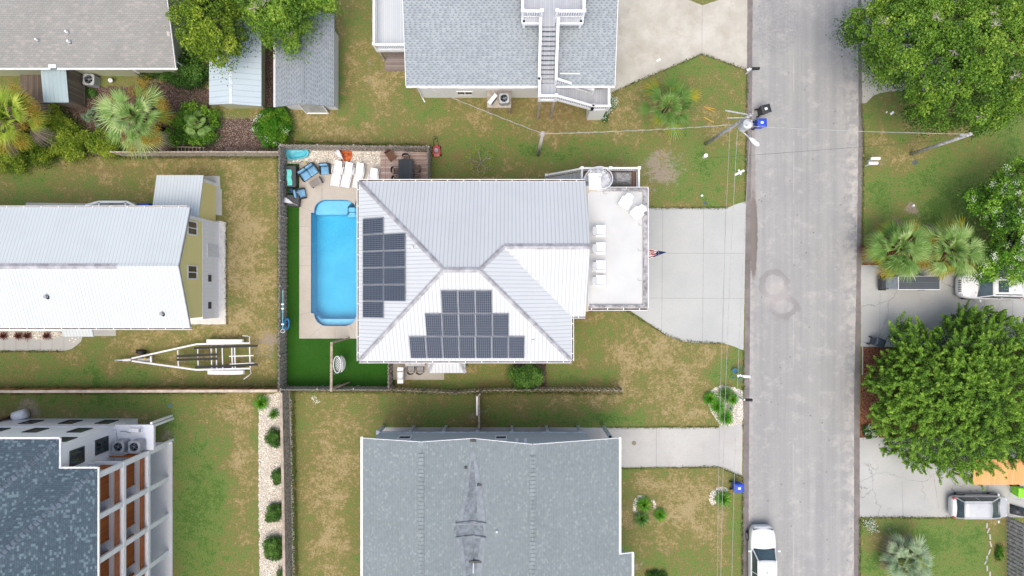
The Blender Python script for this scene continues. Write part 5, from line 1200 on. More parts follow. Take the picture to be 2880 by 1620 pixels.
# white sun loungers
def lounger(name, label, px_, py_, rot, grp='white slatted sun loungers'):
    o = thing('sun_lounger', label, 'sun lounger', W(px_, py_, .026), R(rot), group=grp)      # head towards +y
    b = MB()
    for i in range(14): y = -.92 + i*.085; b.box(-.27, .27, y, y+.06, .31, .335)
    b.build('seat_slats', WHITE, o, world=False)
    b = MB(); b.rbox((0, .62, .47), .54, .72, .025, 0) ; 
    for v in range(len(b.v)): x, y, z = b.v[v]; b.v[v] = (x, y*.95+.02, z + (y-.62)*.55)
    b.build('backrest', WHITE, o, bevel=.01, world=False)
    for s in (-1, 1):
        b = MB(); b.tube([(s*.3, -.95, .27), (s*.32, -.5, .3), (s*.32, .2, .3), (s*.31, .9, .3)], .035, 6); b.build('side_rail', WHITE, o, True, world=False)
        b = MB(); b.tube([(s*.34, -.05, .3), (s*.38, 0, .5), (s*.39, .3, .53), (s*.37, .52, .5), (s*.34, .55, .3)], .03, 6); b.build('armrest', WHITE, o, True, world=False)
        for y in (-.8, .75): b = MB(); b.cyl((s*.3, y, 0), (s*.3, y, .27), .03, .035, 8); b.build('leg', WHITE, o, world=False)
    return o
lounger('l', 'leftmost of the four white slatted sun loungers', 951, 491, -12)
lounger('l', 'white slatted sun lounger second from the left', 980, 495, -14)
lounger('l', 'white slatted sun lounger third from the left, foot under the eave', 1012, 497, -11)
lounger('l', 'rightmost white sun lounger, mostly hidden under the roof edge', 1052, 512, -9)
# wooden patio, table, chairs
q = [W2(*p) for p in [(1071,424),(1202,430),(1202,540),(1071,540)]]
b = MB(); b.prism([W2(*p) for p in [(1086,424),(1202,430),(1202,540),(1086,540)]], .03, .16); b.prism([W2(*p) for p in [(1071,424),(1085.4,424),(1085.4,540),(1071,540)]], .03, .15)
wd = b.build('wooden_patio', DECKB); tag(wd, 'wooden patio deck of mottled brown boards holding the dark dining table', 'deck')
DT = planks('charcoal_tabletop', (.045, .052, .058, 1), (.06, .068, .075, 1), (.02, .022, .025, 1), .12)
table('dining_table', 'dark rectangular dining table on the wooden patio', W(1145, 486, .16), 0, 1.08, 1.75, .74, DT, DARK)
SLING = plain('brown_sling', (.16, .115, .095, 1), .8, var=.2)
def arm_chair(label, px_, py_, rot, z=.16, seat=SLING, grp=None):
    o = thing('patio_chair', label, 'chair', W(px_, py_, z), R(rot), group=grp); b = MB()     # back towards +y
    b.box(-.22, .22, -.22, .2, .42, .45); b.build('seat', seat, o, bevel=.01, world=False)
    b = MB(); pts = [(-.25, .2), (-.2, .27), (-.1, .31), (0, .325), (.1, .31), (.2, .27), (.25, .2)]; vs = [(x, y, .5) for x, y in pts] + [(x*1.05, y*1.12, .88) for x, y in pts]
    vs += [(x, y-.02, z_) for x, y, z_ in vs]; b.add(vs, [(i, i+1, i+8, i+7) for i in range(6)] + [(i+14, i+21, i+22, i+15) for i in range(6)] + [(i+7, i+8, i+22, i+21) for i in range(6)]); b.build('backrest', DKRAT, o, world=False)
    for s in (-1, 1):
        b = MB(); b.tube([(s*.26, .22, .65), (s*.28, .05, .67), (s*.27, -.2, .65)], .02, 6); b.build('armrest', DKRAT, o, True, world=False)
        b = MB(); b.tube([(s*.27, -.2, .65), (s*.25, -.22, .0)], .016, 6); b.build('leg', DKRAT, o, world=False); b = MB(); b.tube([(s*.25, .22, .65), (s*.24, .25, .0)], .016, 6); b.build('leg', DKRAT, o, world=False)
    return o
g_ = 'dark chairs around the dining table'
arm_chair('dark chair at the far head of the dining table', 1145, 450, 0, grp=g_); arm_chair('dark chair on the left side of the dining table with brown seat', 1117, 483, 90, grp=g_)
arm_chair('dark chair on the right side of the dining table', 1175, 479, -90, grp=g_); arm_chair('dark chair on the left of the dining table, half under the roof edge', 1119, 508, 90, grp=g_)
arm_chair('dark chair on the right of the dining table, half under the roof edge', 1174, 505, -90, grp=g_)
o = thing('deck_chair', 'brown slatted deck chair turned in the upper corner of the wooden patio', 'chair', W(1101, 441, .16), R(35)); BRS = planks('brown_slats', (.14, .07, .045, 1), (.19, .1, .065, 1), (.05, .03, .02, 1), .08)
b = MB(); b.box(-.26, .26, -.34, .3, .36, .40); b.build('seat', BRS, o, world=False); b = MB(); b.rbox((0, .36, .6), .5, .05, .5); b.build('backrest', BRS, o, world=False)
for x in (-.22, .22):
    for y in (-.28, .26): b = MB(); b.box(x-.03, x+.03, y-.03, y+.03, 0, .359); b.build('leg', BRS, o, world=False)
# hoop stand with yellow grips
o = thing('garden_hoop', 'black metal hoop with yellow clips beside the blue loveseat', 'hoop', W(853, 460, .02)); p = W(853, 460, .5)
b = MB(); b.tube([(p[0]-.05+.36*math.cos(t), p[1]-.1+.3*math.sin(t), .12+.3*abs(math.sin(t/2))) for t in [i*.42 for i in range(12)]], .018, 6); b.build('hoop', BLACK, o, True)
b = MB(); b.box(p[0]+.02, p[0]+.18, p[1]+.08, p[1]+.2, .42, .5); b.build('clip', plain('yellow_plastic', (.65, .52, .08, 1), .5), o); b = MB(); b.box(p[0]-.32, p[0]-.16, p[1]-.32, p[1]-.24, .3, .36); b.build('clip', bpy.data.materials['yellow_plastic'], o)
# mower
RED = plain('red_enamel', (.42, .02, .03, 1), .4, .5, var=.2); o = thing('lawn_mower', 'red lawn mower parked on the grass outside the patio fence', 'lawn mower', W(1229, 427, 0), R(4))
b = MB(); b.prism([(-.26,-.32),(.26,-.32),(.3,-.1),(.27,.3),(.1,.42),(-.1,.42),(-.27,.3),(-.3,-.1)], .14, .3); b.build('deck', RED, o, bevel=.03, world=False)
b = MB(); b.cyl((0, .05, .3), (0, .05, .52), .17, .14, 14); b.box(-.09, .12, -.12, .0, .3, .45); b.build('engine', GREY, o, world=False)
b = MB(); b.box(-.2, .2, -.42, -.2, .28, .36); b.build('grass_chute', plain('pale_red', (.5, .16, .13, 1), .6), o, world=False)
for x in (-.3, .3):
    for y in (-.28, .3): b = MB(); b.cyl((x-.03, y, .1), (x+.03, y, .1), .1, n=12); b.build('wheel', BLACK, o, world=False)
b = MB(); b.tube([(-.18, .35, .25), (-.16, .95, .85), (0, 1.0, .9), (.16, .95, .85), (.18, .35, .25)], .02, 6); b.tube([(-.05, .75, .65), (.02, .9, .8), (.06, .8, .72)], .03, 6); b.build('handle', BLACK, o, True, world=False)
# timber swing frame with egg chair
o = thing('swing_frame', 'weathered timber beam frame spanning the artificial turf', 'frame', W(938, 1030, 0)); zt_ = 2.45
p = W(933, 962, zt_); q = W(932, 1101, zt_); b = MB(); b.bar(p, q, .17, .17); b.build('beam', WOODL, o)
b = MB(); b.bar((p[0], p[1]-.05, 0), (p[0], p[1]-.05, zt_-.09), .14, .14); b.bar((p[0]+.05, p[1]-.05, zt_-.2), (p[0]+.7, p[1]+.12, .05), .1, .12); b.build('leg', WOODL, o)
b = MB(); b.bar((q[0], q[1]+.15, 0), (q[0], q[1]+.15, zt_-.09), .14, .14); b.bar((q[0]+.05, q[1]+.15, zt_-.2), (q[0]+.75, q[1]+.35, .05), .1, .12); b.build('leg', WOODL, o)
o = thing('hanging_egg_chair', 'white hanging basket chair with patterned cushion below the timber beam', 'hanging chair', W(950, 1026, 1.0)); cx_, cy_, _ = W(952, 1024, 1.2)
b = MB()
for k in range(9):       # woven shell open to the left
    t = -80 + k*20; b.tube([(cx_+.05+.36*math.cos(R(a))*math.cos(R(t*.5))+.05, cy_+.62*math.sin(R(a)), 1.15+.5*math.sin(R(t))*math.cos(R(a))) for a in range(-80, 81, 16)], .018, 5)
for a in range(-75, 76, 10): b.tube([(cx_+.1+.36*math.cos(R(a))*math.cos(R(t*.5)), cy_+.62*math.sin(R(a)), 1.15+.5*math.sin(R(t))*math.cos(R(a))) for t in range(-90, 91, 15)], .02, 5)
b.build('shell', WHITE, o, True)
b = MB(); b.tube([(cx_-.02+.25*math.cos(R(a)), cy_+.62*math.sin(R(a)), 1.5-.1*math.cos(R(a))) for a in range(0, 360, 15)], .04, 6, closed=True); b.build('rim', WHITE, o, True)
m = M('patterned_cushion', .85); o2 = uvsep(m); ck = m.n('TexChecker', Scale=11.0); ck.inputs[1].default_value = (.7, .7, .68, 1); ck.inputs[2].default_value = (.12, .16, .13, 1); m.L(m.co(), ck.inputs[0]); m.col(ck.outputs[0])
b = MB(); vs = [(cx_-.02+.2*math.cos(R(a)), cy_+.52*math.sin(R(a)), 1.3) for a in range(0, 360, 20)]; b.poly(vs); b.add([(x, y, z-.1) for x, y, z in vs], [tuple(range(18))[::-1]]); b.build('cushion', m.m, o)
b = MB(); b.tube([(cx_-.25, cy_-.55, 1.1), (cx_-.3, cy_-.8, 1.0), (cx_-.35, cy_-.4, 2.3)], .015, 5); b.build('chain', GALV, o)
# pool pole, hose on the fence; ladder rail
o = thing('pool_pole', 'long aqua pool pole with net loop hung on the left fence', 'pool pole', W(797, 870, 1.7)); b = MB(); p = W(796, 815, 1.75); q = W(795, 926, 1.75); b.cyl(p, q, .025, n=8)
b.build('pole', plain('aqua_pole', (.22, .62, .64, 1), .4), o); b = MB()
for yy in (856, 868, 912): c_ = W(795, yy, 1.78); b.box(c_[0]-.09, c_[0]+.09, c_[1]-.05, c_[1]+.05, 1.72, 1.82)
b.build('clamp', WHITE, o); c_ = W(795, 931, 1.75); b = MB(); b.tube([(c_[0]-.1, c_[1]+.12, 1.75), (c_[0]-.14, c_[1]-.08, 1.75), (c_[0], c_[1]-.14, 1.75), (c_[0]+.14, c_[1]-.08, 1.75), (c_[0]+.1, c_[1]+.12, 1.75)], .02, 6, closed=True); b.build('net_frame', WHITE, o)
o = thing('hose_coil', 'coiled bright blue pool hose hanging inside the left fence', 'hose', W(806, 911, 1.2)); b = MB()
for k in range(4):
    c_ = W(806, 911, 1.3-.12*k); b.tube([(c_[0]+(.17+.02*k)*math.cos(R(a)), c_[1]+(.38+.02*k)*math.sin(R(a)+.15), c_[2]+.05*math.sin(R(a*2)+k)) for a in range(0, 360, 20)], .032, 6, closed=True)
b.build('hose', plain('blue_hose', (.02, .22, .52, 1), .45), o, True)
o = thing('pool_ladder', 'bronze pool handrail over the entry steps beside the eave', 'handrail', W(1001, 590, 0)); b = MB()
for dx in (0, 5): b.tube([W(1001+dx, 566+dx, .02), W(1000+dx, 572, .75), W(999+dx, 585, .85), W(999+dx, 600, .4), W(999+dx, 612, -.35)], .024, 6)
b.build('rail', plain('bronze', (.10, .07, .05, 1), .4, .5, .6), o, True)
# patio: grill, two chairs
o = thing('gas_grill', 'white and steel gas grill on the small back patio', 'grill', W(1123, 1056, .02), 0)
b = MB(); p = W(1126, 1056, 1); 
b.box(p[0]-.27, p[0]+.22, p[1]-.3, p[1]+.28, .1, .9); b.build('cabinet', WHITE2, o)
b = MB(); b.lathe([(.0, 0), (.2, 0)], (0,0,-5)) if False else None
vs = []
for i in range(9): a = R(180*i/8); vs += [(p[0]-.25*math.cos(a)-.02, p[1]-.29, .9+.22*math.sin(a)), (p[0]-.25*math.cos(a)-.02, p[1]+.27, .9+.22*math.sin(a))]
b = MB(); b.add(vs, [(i*2, i*2+1, i*2+3, i*2+2) for i in range(8)] + [tuple(range(0, 18, 2))[::-1], tuple(range(1, 18, 2))]); b.build('lid', WHITE, o, True)
for s in (-1, 1): b = MB(); yy = p[1] + s*.46 - .01; b.box(p[0]-.24, p[0]+.2, yy-.14, yy+.14, .86, .9); b.build('side_shelf', WHITE, o)
b = MB(); b.cyl((p[0]+.26, p[1]-.25, .85), (p[0]+.26, p[1]+.25, .85), .02); b.build('handle', DARK, o)
for i, (q, lb) in enumerate((((1159, 1037), 'left grey cushioned chair tucked under the eave on the back patio'), ((1184, 1037), 'right grey cushioned chair tucked under the eave on the back patio'))):
    arm_chair(lb, q[0], q[1], 180, .018, plain('grey_cushion', (.36, .35, .37, 1), .9) if i == 0 else bpy.data.materials['grey_cushion'])
table('patio_table', 'grey tile topped table half under the eave on the back patio', W(1171, 1016, .018), 0, 1.5, .6, .7, plain('grey_tile_top', (.4, .4, .41, 1), .5), DKRAT)
# roof deck chairs
def adirondack(label, px_, py_, rot):
    o = thing('deck_chair', label, 'chair', W(px_, py_, 6.3), R(rot), group='white fan backed chairs on the roof deck')    # back towards +y
    b = MB()
    for i in range(5): b.rbox((0, -.36 + i*.115, .36 - i*.025), .56, .1, .02)
    b.build('seat', WHITE, o, world=False)
    b = MB()
    for i in range(6):
        x = -.23 + i*.092; t = .08*(1 - (x/.28)**2); vs = []
        for (y, z) in ((.12, .28), (.42 + t, .92 + t*2)):
            for dx in (-.038, .038): vs += [(x + dx, y, z), (x + dx, y+.02, z-.01)]
        b.add(vs, [(0,2,6,4), (1,5,7,3), (0,4,5,1), (2,3,7,6), (4,6,7,5)])
    b.build('backrest', WHITE, o, world=False)
    for s in (-1, 1):
        b = MB(); b.rbox((s*.33, -.08, .55), .12, .62, .025); b.build('armrest', WHITE, o, world=False)
        b = MB(); b.box(s*.3-.03, s*.3+.03, -.38, -.32, 0, .53); b.build('leg', WHITE, o, world=False); b = MB(); b.bar((s*.28, -.3, .34), (s*.28, .4, .03), .05, .1); b.build('leg', WHITE, o, world=False)
for yy, lb in ((652, 'topmost of four white chairs lined up on the inner side of the roof deck'), (700, 'second from the top of four lined white roof deck chairs'), (750, 'third from the top of four lined white roof deck chairs'), (791, 'lowest of four white chairs lined up on the roof deck')):
    adirondack(lb, 1683, yy, 90)
adirondack('angled white chair near the outer corner of the roof deck', 1757, 570, -32); adirondack('white chair against the outer parapet, turned toward the corner chair', 1790, 600, -48)

# flag on a pole from the garage wing
o = thing('flag', 'striped red, white and blue flag with starred blue corner hanging above the driveway', 'flag', W(1845, 714, 4.6))
b = MB(); p = W(1812, 712, 4.0); q = W(1874, 709, 5.1); b.cyl(p, q, .016, n=8); b.build('pole', WHITE, o)
tip = Vector(W(1875, 709, 5.4)); a_ = Vector(W(1820, 700, 4.9)); c_ = Vector(W(1820, 731, 4.3)); g = 26; b = MB()
for r_ in range(g):
    for s_ in range(13):
        def P3(u, v): q_ = tip.lerp(a_, u).lerp(tip.lerp(c_, u), v); q_.z += .06*math.sin(v*9+u*3)*u; q_.y += .02*math.sin(v*13)*u; return q_
        u0, u1, v0, v1 = r_/g, (r_+1)/g, s_/13, (s_+1)/13
        diag = (u0+u1)/2*1.35 - (v0+v1)/2*.32
        mi = 2 if diag < .60 else (1 if int((v0+v1)/2*9 + (u0*1.5)) % 2 else 0)
        if mi == 2 and r_ % 4 == 2 and s_ % 6 == 3 and r_ > 9: mi = 1
        b.add([P3(u0, v0), P3(u1, v0), P3(u1, v1), P3(u0, v1)], [(0, 1, 2, 3)], mi)
b.build('cloth', [plain('flag_red', (.34, .015, .03, 1), .8, var=.1), plain('flag_white', (.75, .72, .70, 1), .8, var=.05), plain('flag_blue', (.008, .02, .09, 1), .8, var=.1)], o)

# ================================================================= air conditioners
def condenser(label, c, rot=0, s=.8, h=.85, parent_name='air_conditioner', grp=None, on=None):
    o = thing(parent_name, label, 'air conditioner', c, R(rot), group=grp); k = s/2; b = MB()
    r = .1; prof = [(-k+r,-k),(k-r,-k),(k,-k+r),(k,k-r),(k-r,k),(-k+r,k),(-k,k-r),(-k,-k+r)]
    b.prism(prof, .03, h-.052, holes=[[(k*.72*math.cos(R(a)), k*.72*math.sin(R(a))) for a in range(0, 360, 20)]]); b.build('cabinet', GREY, o, world=False)
    cir = [(k*.72*math.cos(R(a)), k*.72*math.sin(R(a))) for a in range(0, 360, 20)]
    b = MB(); b.prism(prof, h-.05, h, holes=[cir]); b.build('top', plain('ac_light_grey', (.42, .44, .46, 1), .5) if 'ac_light_grey' not in bpy.data.materials else bpy.data.materials['ac_light_grey'], o, world=False)
    b = MB(); b.cyl((0, 0, h-.22), (0, 0, h-.2), k*.71, n=18); b.build('shaft', BLACK, o, world=False)
    b = MB()
    for a in range(0, 360, 72): b.add([(0, 0, h-.1), (k*.66*math.cos(R(a)), k*.66*math.sin(R(a)), h-.12), (k*.66*math.cos(R(a+45)), k*.66*math.sin(R(a+45)), h-.07)], [(0,1,2), (2,1,0)])
    b.cyl((0, 0, h-.12), (0, 0, h-.04), k*.2, n=12); b.build('fan', plain('fan_steel', (.3, .34, .37, 1), .35, .5, .4) if 'fan_steel' not in bpy.data.materials else bpy.data.materials['fan_steel'], o, world=False)
    b = MB()
    for rr in (.3, .45, .6, .72): b.tube([(k*rr*math.cos(R(a)), k*rr*math.sin(R(a)), h+.0) for a in range(0, 360, 18)], .006, 4, closed=True)
    b.build('grille', BLACK, o, world=False)
    return o
condenser('grey air conditioner with visible fan below the taupe eave', W(267, 232, 0), -3, .85, .8)
b = MB(); b.cyl(W(310, 226, 0), W(310, 226, .45), .16, n=14); o = b.build('water_heater', WHITE2); tag(o, 'small pale round tank beside the grey air conditioner', 'tank')
o = thing('service_platform', 'timber platform on posts holding the air conditioner of the grey shingle house', 'platform', W(1405, 290, 2)); b = MB()
q0 = W(1370, 303, 2.0); q1 = W(1437, 262, 2.0); b.box(q0[0], q1[0], q0[1], W(0, 275)[1], 1.9, 2.0); b.build('top', plain('tan_platform', (.42, .38, .33, 1), .85), o)
for xx in (q0[0]+.15, q1[0]-.1): b = MB(); b.box(xx-.06, xx+.06, q0[1]+.05, q0[1]+.17, 0, 1.899); b.build('post', WOODG, o)
condenser('air conditioner with black fan grille on the timber platform', W(1418, 284, 2.0), 2, .72, .75)
o = thing('heat_pump', 'slim white heat pump turned at an angle on the timber platform', 'heat pump', W(1386, 284, 2.0), R(52)); b = MB(); b.box(-.42, .42, -.14, .14, .0, .6); b.build('case', WHITE, o, bevel=.02, world=False); b = MB(); b.box(-.3, .3, -.155, -.142, .1, .5); b.build('grille', DARK, o, world=False)
condenser('left of two condensers on the white utility platform', W(352, 1249, 3.0), 0, .82, .9, grp=None)
condenser('right of two condensers on the white utility platform', W(396, 1249, 3.0), 0, .82, .9)
o = thing('wall_unit', 'long white mini split unit lying on the utility platform', 'air conditioner', W(385, 1211, 3.0)); p = W(383, 1210, 3.2); b = MB(); b.box(p[0]-.45, p[0]+.42, p[1]-.12, p[1]+.13, 3.01, 3.35); b.build('case', WHITE, o); b = MB(); b.box(p[0]+.25, p[0]+.425, p[1]-.11, p[1]+.12, 3.352, 3.36); b.build('grille', GREY, o)
b.__init__(); b.tube([W(338, 1213, 3.05), W(350, 1213, 3.3), W(360, 1216, 3.1), W(368, 1218, 3.1)], .02, 5); b.tube([W(316, 1210, 3.6), W(326, 1208, 3.4), W(329, 1230, 3.3), W(328, 1255, 3.2), W(338, 1262, 3.1)], .015, 5); b.build('line_set', DARK, o)
# gas tank
o = thing('gas_tank', 'white cylindrical gas tank with dark cap beside the cedar panel', 'tank', W(55, 1167, 0)); p = W(40, 1172, .5); q = W(74, 1162, .5); b = MB(); b.cyl(p, q, .36, n=20); b.build('cylinder', WHITE, o, True); b = MB(); d = (Vector(p)-Vector(q)).normalized()
b.cyl(p, Vector(p)+d*.18, .36, .2, 20); b.build('end_cap', DARK, o); b = MB(); b.box(p[0]+.1, q[0]-.1, p[1]-.2, q[1]+.2, .02, .2); b.build('cradle', GREY, o)

# ================================================================= bins
def bin_(label, c, rot, colr, h=1.05, lid=None, sticker=True, nm='wheelie_bin'):
    mt = bpy.data.materials.get('bin_' + colr) or plain('bin_' + colr, {'blue': (.025, .08, .52, 1), 'black': (.03, .034, .037, 1), 'slate': (.045, .065, .085, 1), 'green': (.25, .72, .03, 1)}[colr], .45, .4, var=.12)
    o = thing(nm, label, 'bin', c, R(rot)); b = MB(); vs = []
    for z, s in ((.05, .8), (h-.1, 1)): vs += [(-.3*s, -.36*s, z), (.3*s, -.36*s, z), (.3*s, .34*s, z), (-.3*s, .34*s, z)]
    b.add(vs, [(3,2,1,0), (4,5,6,7), (0,1,5,4), (1,2,6,5), (2,3,7,6), (3,0,4,7)]); b.build('body', mt, o, bevel=.02, world=False)
    b = MB(); vs = [(-.33,-.4,h-.09),(.33,-.4,h-.09),(.33,.36,h-.09),(-.33,.36,h-.09),(-.3,-.36,h-.02),(.3,-.36,h-.02),(.3,.33,h-.02),(-.3,.33,h-.02),(-.2,-.22,h+.02),(.2,-.22,h+.02),(.2,.22,h+.02),(-.2,.22,h+.02)]
    b.add(vs, [(3,2,1,0)] + [(k+i, k+(i+1) % 4, k+4+(i+1) % 4, k+4+i) for k in (0, 4) for i in range(4)] + [(8,9,10,11)]); b.build('lid', mt, o, bevel=.012, world=False)
    b = MB(); b.cyl((-.26, .42, h-.12), (.26, .42, h-.12), .025, n=8); b.build('handle', BLACK, o, world=False)
    for s in (-1, 1): b = MB(); b.cyl((s*.24, .36, .12), (s*.32, .36, .12), .12, n=14); b.build('wheel', BLACK, o, world=False)
    if sticker: b = MB(); b.box(-.09, .09, -.1, .1, h+.021, h+.025); b.build('sticker', plain('white_sticker', (.75, .75, .76, 1), .6) if 'white_sticker' not in bpy.data.materials else bpy.data.materials['white_sticker'], o, world=False)
bin_('black wheelie bin at the road edge above the blue bin', W(2140, 316, 0), 105, 'black'); bin_('blue recycling bin at the road edge below the black bin and utility pole', W(2129, 354, 0), 92, 'blue')
bin_('blue recycling bin on the lawn edge beside the lower driveway', W(2067, 1363, 0), 92, 'blue', 1.0); bin_('slate grey bin on the cracked driveway across the road', W(2455, 961, 0), 72, 'slate', 1.1, sticker=False)
bin_('lime green bin below the orange timber roof', W(2850, 1375, 0), 0, 'green', 1.0, sticker=False)

# ================================================================= mailboxes and roadside bits
def mailbox(label, c, rot, mt, ln=.55, arm=True):
    o = thing('mailbox', label, 'mailbox', c, R(rot)); b = MB(); b.box(-.05, .05, -.05, .05, 0, 1.12)
    b.build('post', WHITE if mt is WHITE else WHITE2, o, world=False)
    b = MB()
    if arm: b.bar((-.3, 0, 1.0), (.2, 0, 1.05), .1, .08); b.bar((-.25, -.12, 1.0), (-.05, .1, 1.02), .08, .08)
    b.bar((0, 0, .8), (.2, 0, 1.02), .06, .06); b.build('arm', WHITE2, o, world=False)
    b = MB(); vs = []
    for x in (.05, .05+ln):
        for a in (180, 150, 120, 90, 60, 30, 0): vs.append((x, -.1*math.cos(R(a))*-1, 1.2 + .09*math.sin(R(a))))
        vs += [(x, .1, 1.08), (x, -.1, 1.08)]
    b.add(vs, [(i, (i+1) % 9, 9+(i+1) % 9, 9+i) for i in range(9)] + [tuple(range(9))[::-1], tuple(range(9, 18))]); b.build('box', mt, o, world=False)
mailbox('black mailbox on a white post at the tan driveway corner', W(2098, 207, 0), 2, BLACK)
mailbox('white mailbox with bracket beside the blue hoops', W(2072, 1052, 0), -5, WHITE); mailbox('narrow black mailbox beside the white shell planting bed', W(2080, 1118, 0), 0, BLACK, .5, False)
for dy, lb in ((0, 'upper of the two white mailboxes across the road'), (13, 'lower of the two white mailboxes across the road')):
    o = thing('mailbox', lb, 'mailbox', W(2455, 446+dy, 0), group='paired white mailboxes'); p = W(2462 if not dy else 2456, 446+dy, 1.1); b = MB(); b.box(p[0]-.34, p[0]+.36, p[1]-.11, p[1]+.11, 1.0, 1.2); b.build('box', WHITE, o, bevel=.05); b = MB(); b.box(p[0]-.05, p[0]+.05, p[1]-.05, p[1]+.05, 0, .999); b.build('post', WHITE2, o)
o = thing('plant_rings', 'blue and green wire plant hoops around the white mailbox', 'plant supports', W(2078, 1050, 0)); b = MB()
for (u, v) in ((2079, 1036), (2065, 1042), (2062, 1061), (2080, 1068)):
    c_ = W(u, v, .3)
    for r_ in (.17, .13): b.tube([(c_[0]+r_*math.cos(R(a)), c_[1]+r_*math.sin(R(a)), .3+r_) for a in range(0, 360, 24)], .014, 5, closed=True)
b.build('hoops', plain('green_blue_wire', (.08, .22, .2, 1), .5), o)
o = thing('plant_pot', 'small blue plant pot among the hoops by the white mailbox', 'plant pot', W(2063, 1041, 0)); b = MB(); b.lathe([(.1, 0), (.15, .25), (.17, .25), (.12, .22)], W(2063, 1041, 0)); b.build('pot', plain('blue_pot', (.03, .2, .5, 1), .4), o)
for (u, v, rr, hh, lb) in ((1980, 441, .13, .5, 'short white capped pipe on the grass by the sandy patch'), (1973, 551, .07, .15, 'tiny white cleanout cap near the driveway edge'), (2565, 579, .08, .2, 'white round cap by a bare patch across the road')):
    b = MB(); c_ = W(u, v, 0); b.cyl(c_, (c_[0], c_[1], hh), rr, n=14); b.cyl((c_[0], c_[1], hh), (c_[0], c_[1], hh+.04), rr*1.15, n=14); o = b.build('utility_pipe', WHITE); tag(o, lb, 'pipe')
for (u, v, s_, lb) in ((1983, 571, .16, 'small blue grey meter lid in the grass above the wide driveway'), (2573, 457, .22, 'dark square meter lid in the grass across the road'), (478, 1141, .2, 'round green lid in the lawn below the cedar fence')):
    b = MB(); c_ = W(u, v, 0); b.prism([(c_[0]+s_*math.cos(R(a)), c_[1]+s_*.8*math.sin(R(a))) for a in range(22, 382, 45)], .0, .03); o = b.build('meter_cover', plain('lid_%d' % u, (.09, .11, .14, 1) if u > 1000 else (.1, .18, .15, 1), .7)); tag(o, lb, 'lid')
b = MB(); c_ = W(1783, 1246, 0); b.cyl((c_[0], c_[1], .0), (c_[0], c_[1], .013), .17, n=18); o = b.build('drain_cover', plain('brass_lid', (.22, .2, .13, 1), .6)); tag(o, 'round bronze drain cover set in the lower driveway', 'drain cover')
for (u, v, a, lb) in ((1852, 169, 30, 'crumpled white paper scrap on the tan driveway'), (2509, 318, 40, 'white paper sheet on the grass beneath the oak'), (2493, 316, 85, 'small white cup on the grass beneath the oak')):
    b = MB(); c_ = W(u, v, .03); L = .2 if u != 2493 else .1; b.rbox(c_, L*1.6 if u != 2493 else .12, L*.8, .02, R(a)); b.rbox((c_[0]+.05, c_[1]+.04, .05), L, L*.5, .02, R(a+25)); o = b.build('litter', WHITE); tag(o, lb, 'litter')
for (u, v, u2, v2, lb) in ((1979, 300, 2009, 306, 'upper orange stake lying in the grass right of the palm'), (1983, 302, 2010, 315, 'middle orange stake lying in the grass right of the palm'), (1979, 329, 2008, 344, 'lower yellow stake lying in the grass right of the palm')):
    b = MB(); b.bar(W(u, v, .05), W(u2, v2, .05), .05, .05); o = b.build('marker_stake', plain('stake_%d' % v, (.6, .38, .05, 1), .6)); tag(o, lb, 'stake')
b = MB(); c_ = W(408, 582, .4); b.rbox(c_, .9, .45, .5, .1); o = b.build('storage_crate', plain('royal_blue_cover', (.03, .1, .5, 1), .6)); tag(o, 'royal blue covered crate against the upper wall of the yellow house', 'crate')
b = MB()
for (u, v) in ((197, 957), (204, 952), (213, 955), (208, 962), (221, 950), (201, 965)): c_ = W(u, v, .012); b.cyl(c_, (c_[0], c_[1], .035), .09, .08, 7)
o = b.build('stepping_stones', STONES); tag(o, kind='stuff')
# ladder lying behind the fence
o = thing('ladder', 'pale ladder lying on its side behind the grey back fence', 'ladder', W(535, 415, 0)); b = MB(); p = W(496, 413, .4); q = W(577, 415, .4)
b.bar(p, q, .05, .06); b.bar((p[0], p[1]-.38, .4), (q[0], q[1]-.38, .4), .05, .06)
b.build('rail', WOODL, o); b = MB()
for i in range(8): b = MB(); x = p[0]+.12 + (q[0]-p[0]-.24)*i/7; b.bar((x, p[1]-.03, .4), (x, p[1]-.36, .4), .04, .04); b.build('rung', WOODL, o)

# ================================================================= poles and wires
POLE = plain('silvered_pole', (.46, .46, .45, 1), .9, .2, var=.25, scale=4, bump=.2); WIRE = plain('pale_wire', (.42, .42, .42, 1), .5); CONC = plain('pale_pole', (.5, .47, .43, 1), .85, var=.15, scale=5)
PB = Vector(W(1984, 405, 0)); PT_ = Vector(W(2113, 322, 9.8))
o = thing('utility_pole', 'tall wooden utility pole with transformer and street light arm at the roadside', 'utility pole', PB)
b = MB(); b.tube([PB, PB.lerp(PT_, .5), PT_], [.13, .12, .10], 12); b.build('pole', POLE, o, True)
tc_ = Vector(W(2097, 353, 8.9)); b = MB(); b.cyl(tc_ - Vector((0,0,.55)), tc_ + Vector((0,0,.45)), .3, .3, 20); b.cyl(tc_ + Vector((0,0,.45)), tc_ + Vector((0,0,.55)), .3, .15, 20)
for k in (-.12, .12): b.cyl(tc_ + Vector((k, k, .5)), tc_ + Vector((k, k, .78)), .05, n=8)
b.build('transformer', plain('transformer_grey', (.55, .58, .6, 1), .5), o)
at8 = lambda z: PB.lerp(PT_, z/9.8)
b = MB(); a_ = at8(8.2); lamp = Vector(W(2108, 387, 8.4)); b.tube([a_, Vector(W(2085, 368, 8.3)), lamp], .045, 8); b.build('light_arm', GALV, o, True)
b = MB(); q = Vector(W(2135, 410, 8.35)); d = (q - lamp); rr = [.06, .13, .16, .15, .07]; b.tube([lamp + d*t for t in (0, .25, .55, .85, 1)], rr, 12); b.build('street_lamp', WHITE2, o, True)
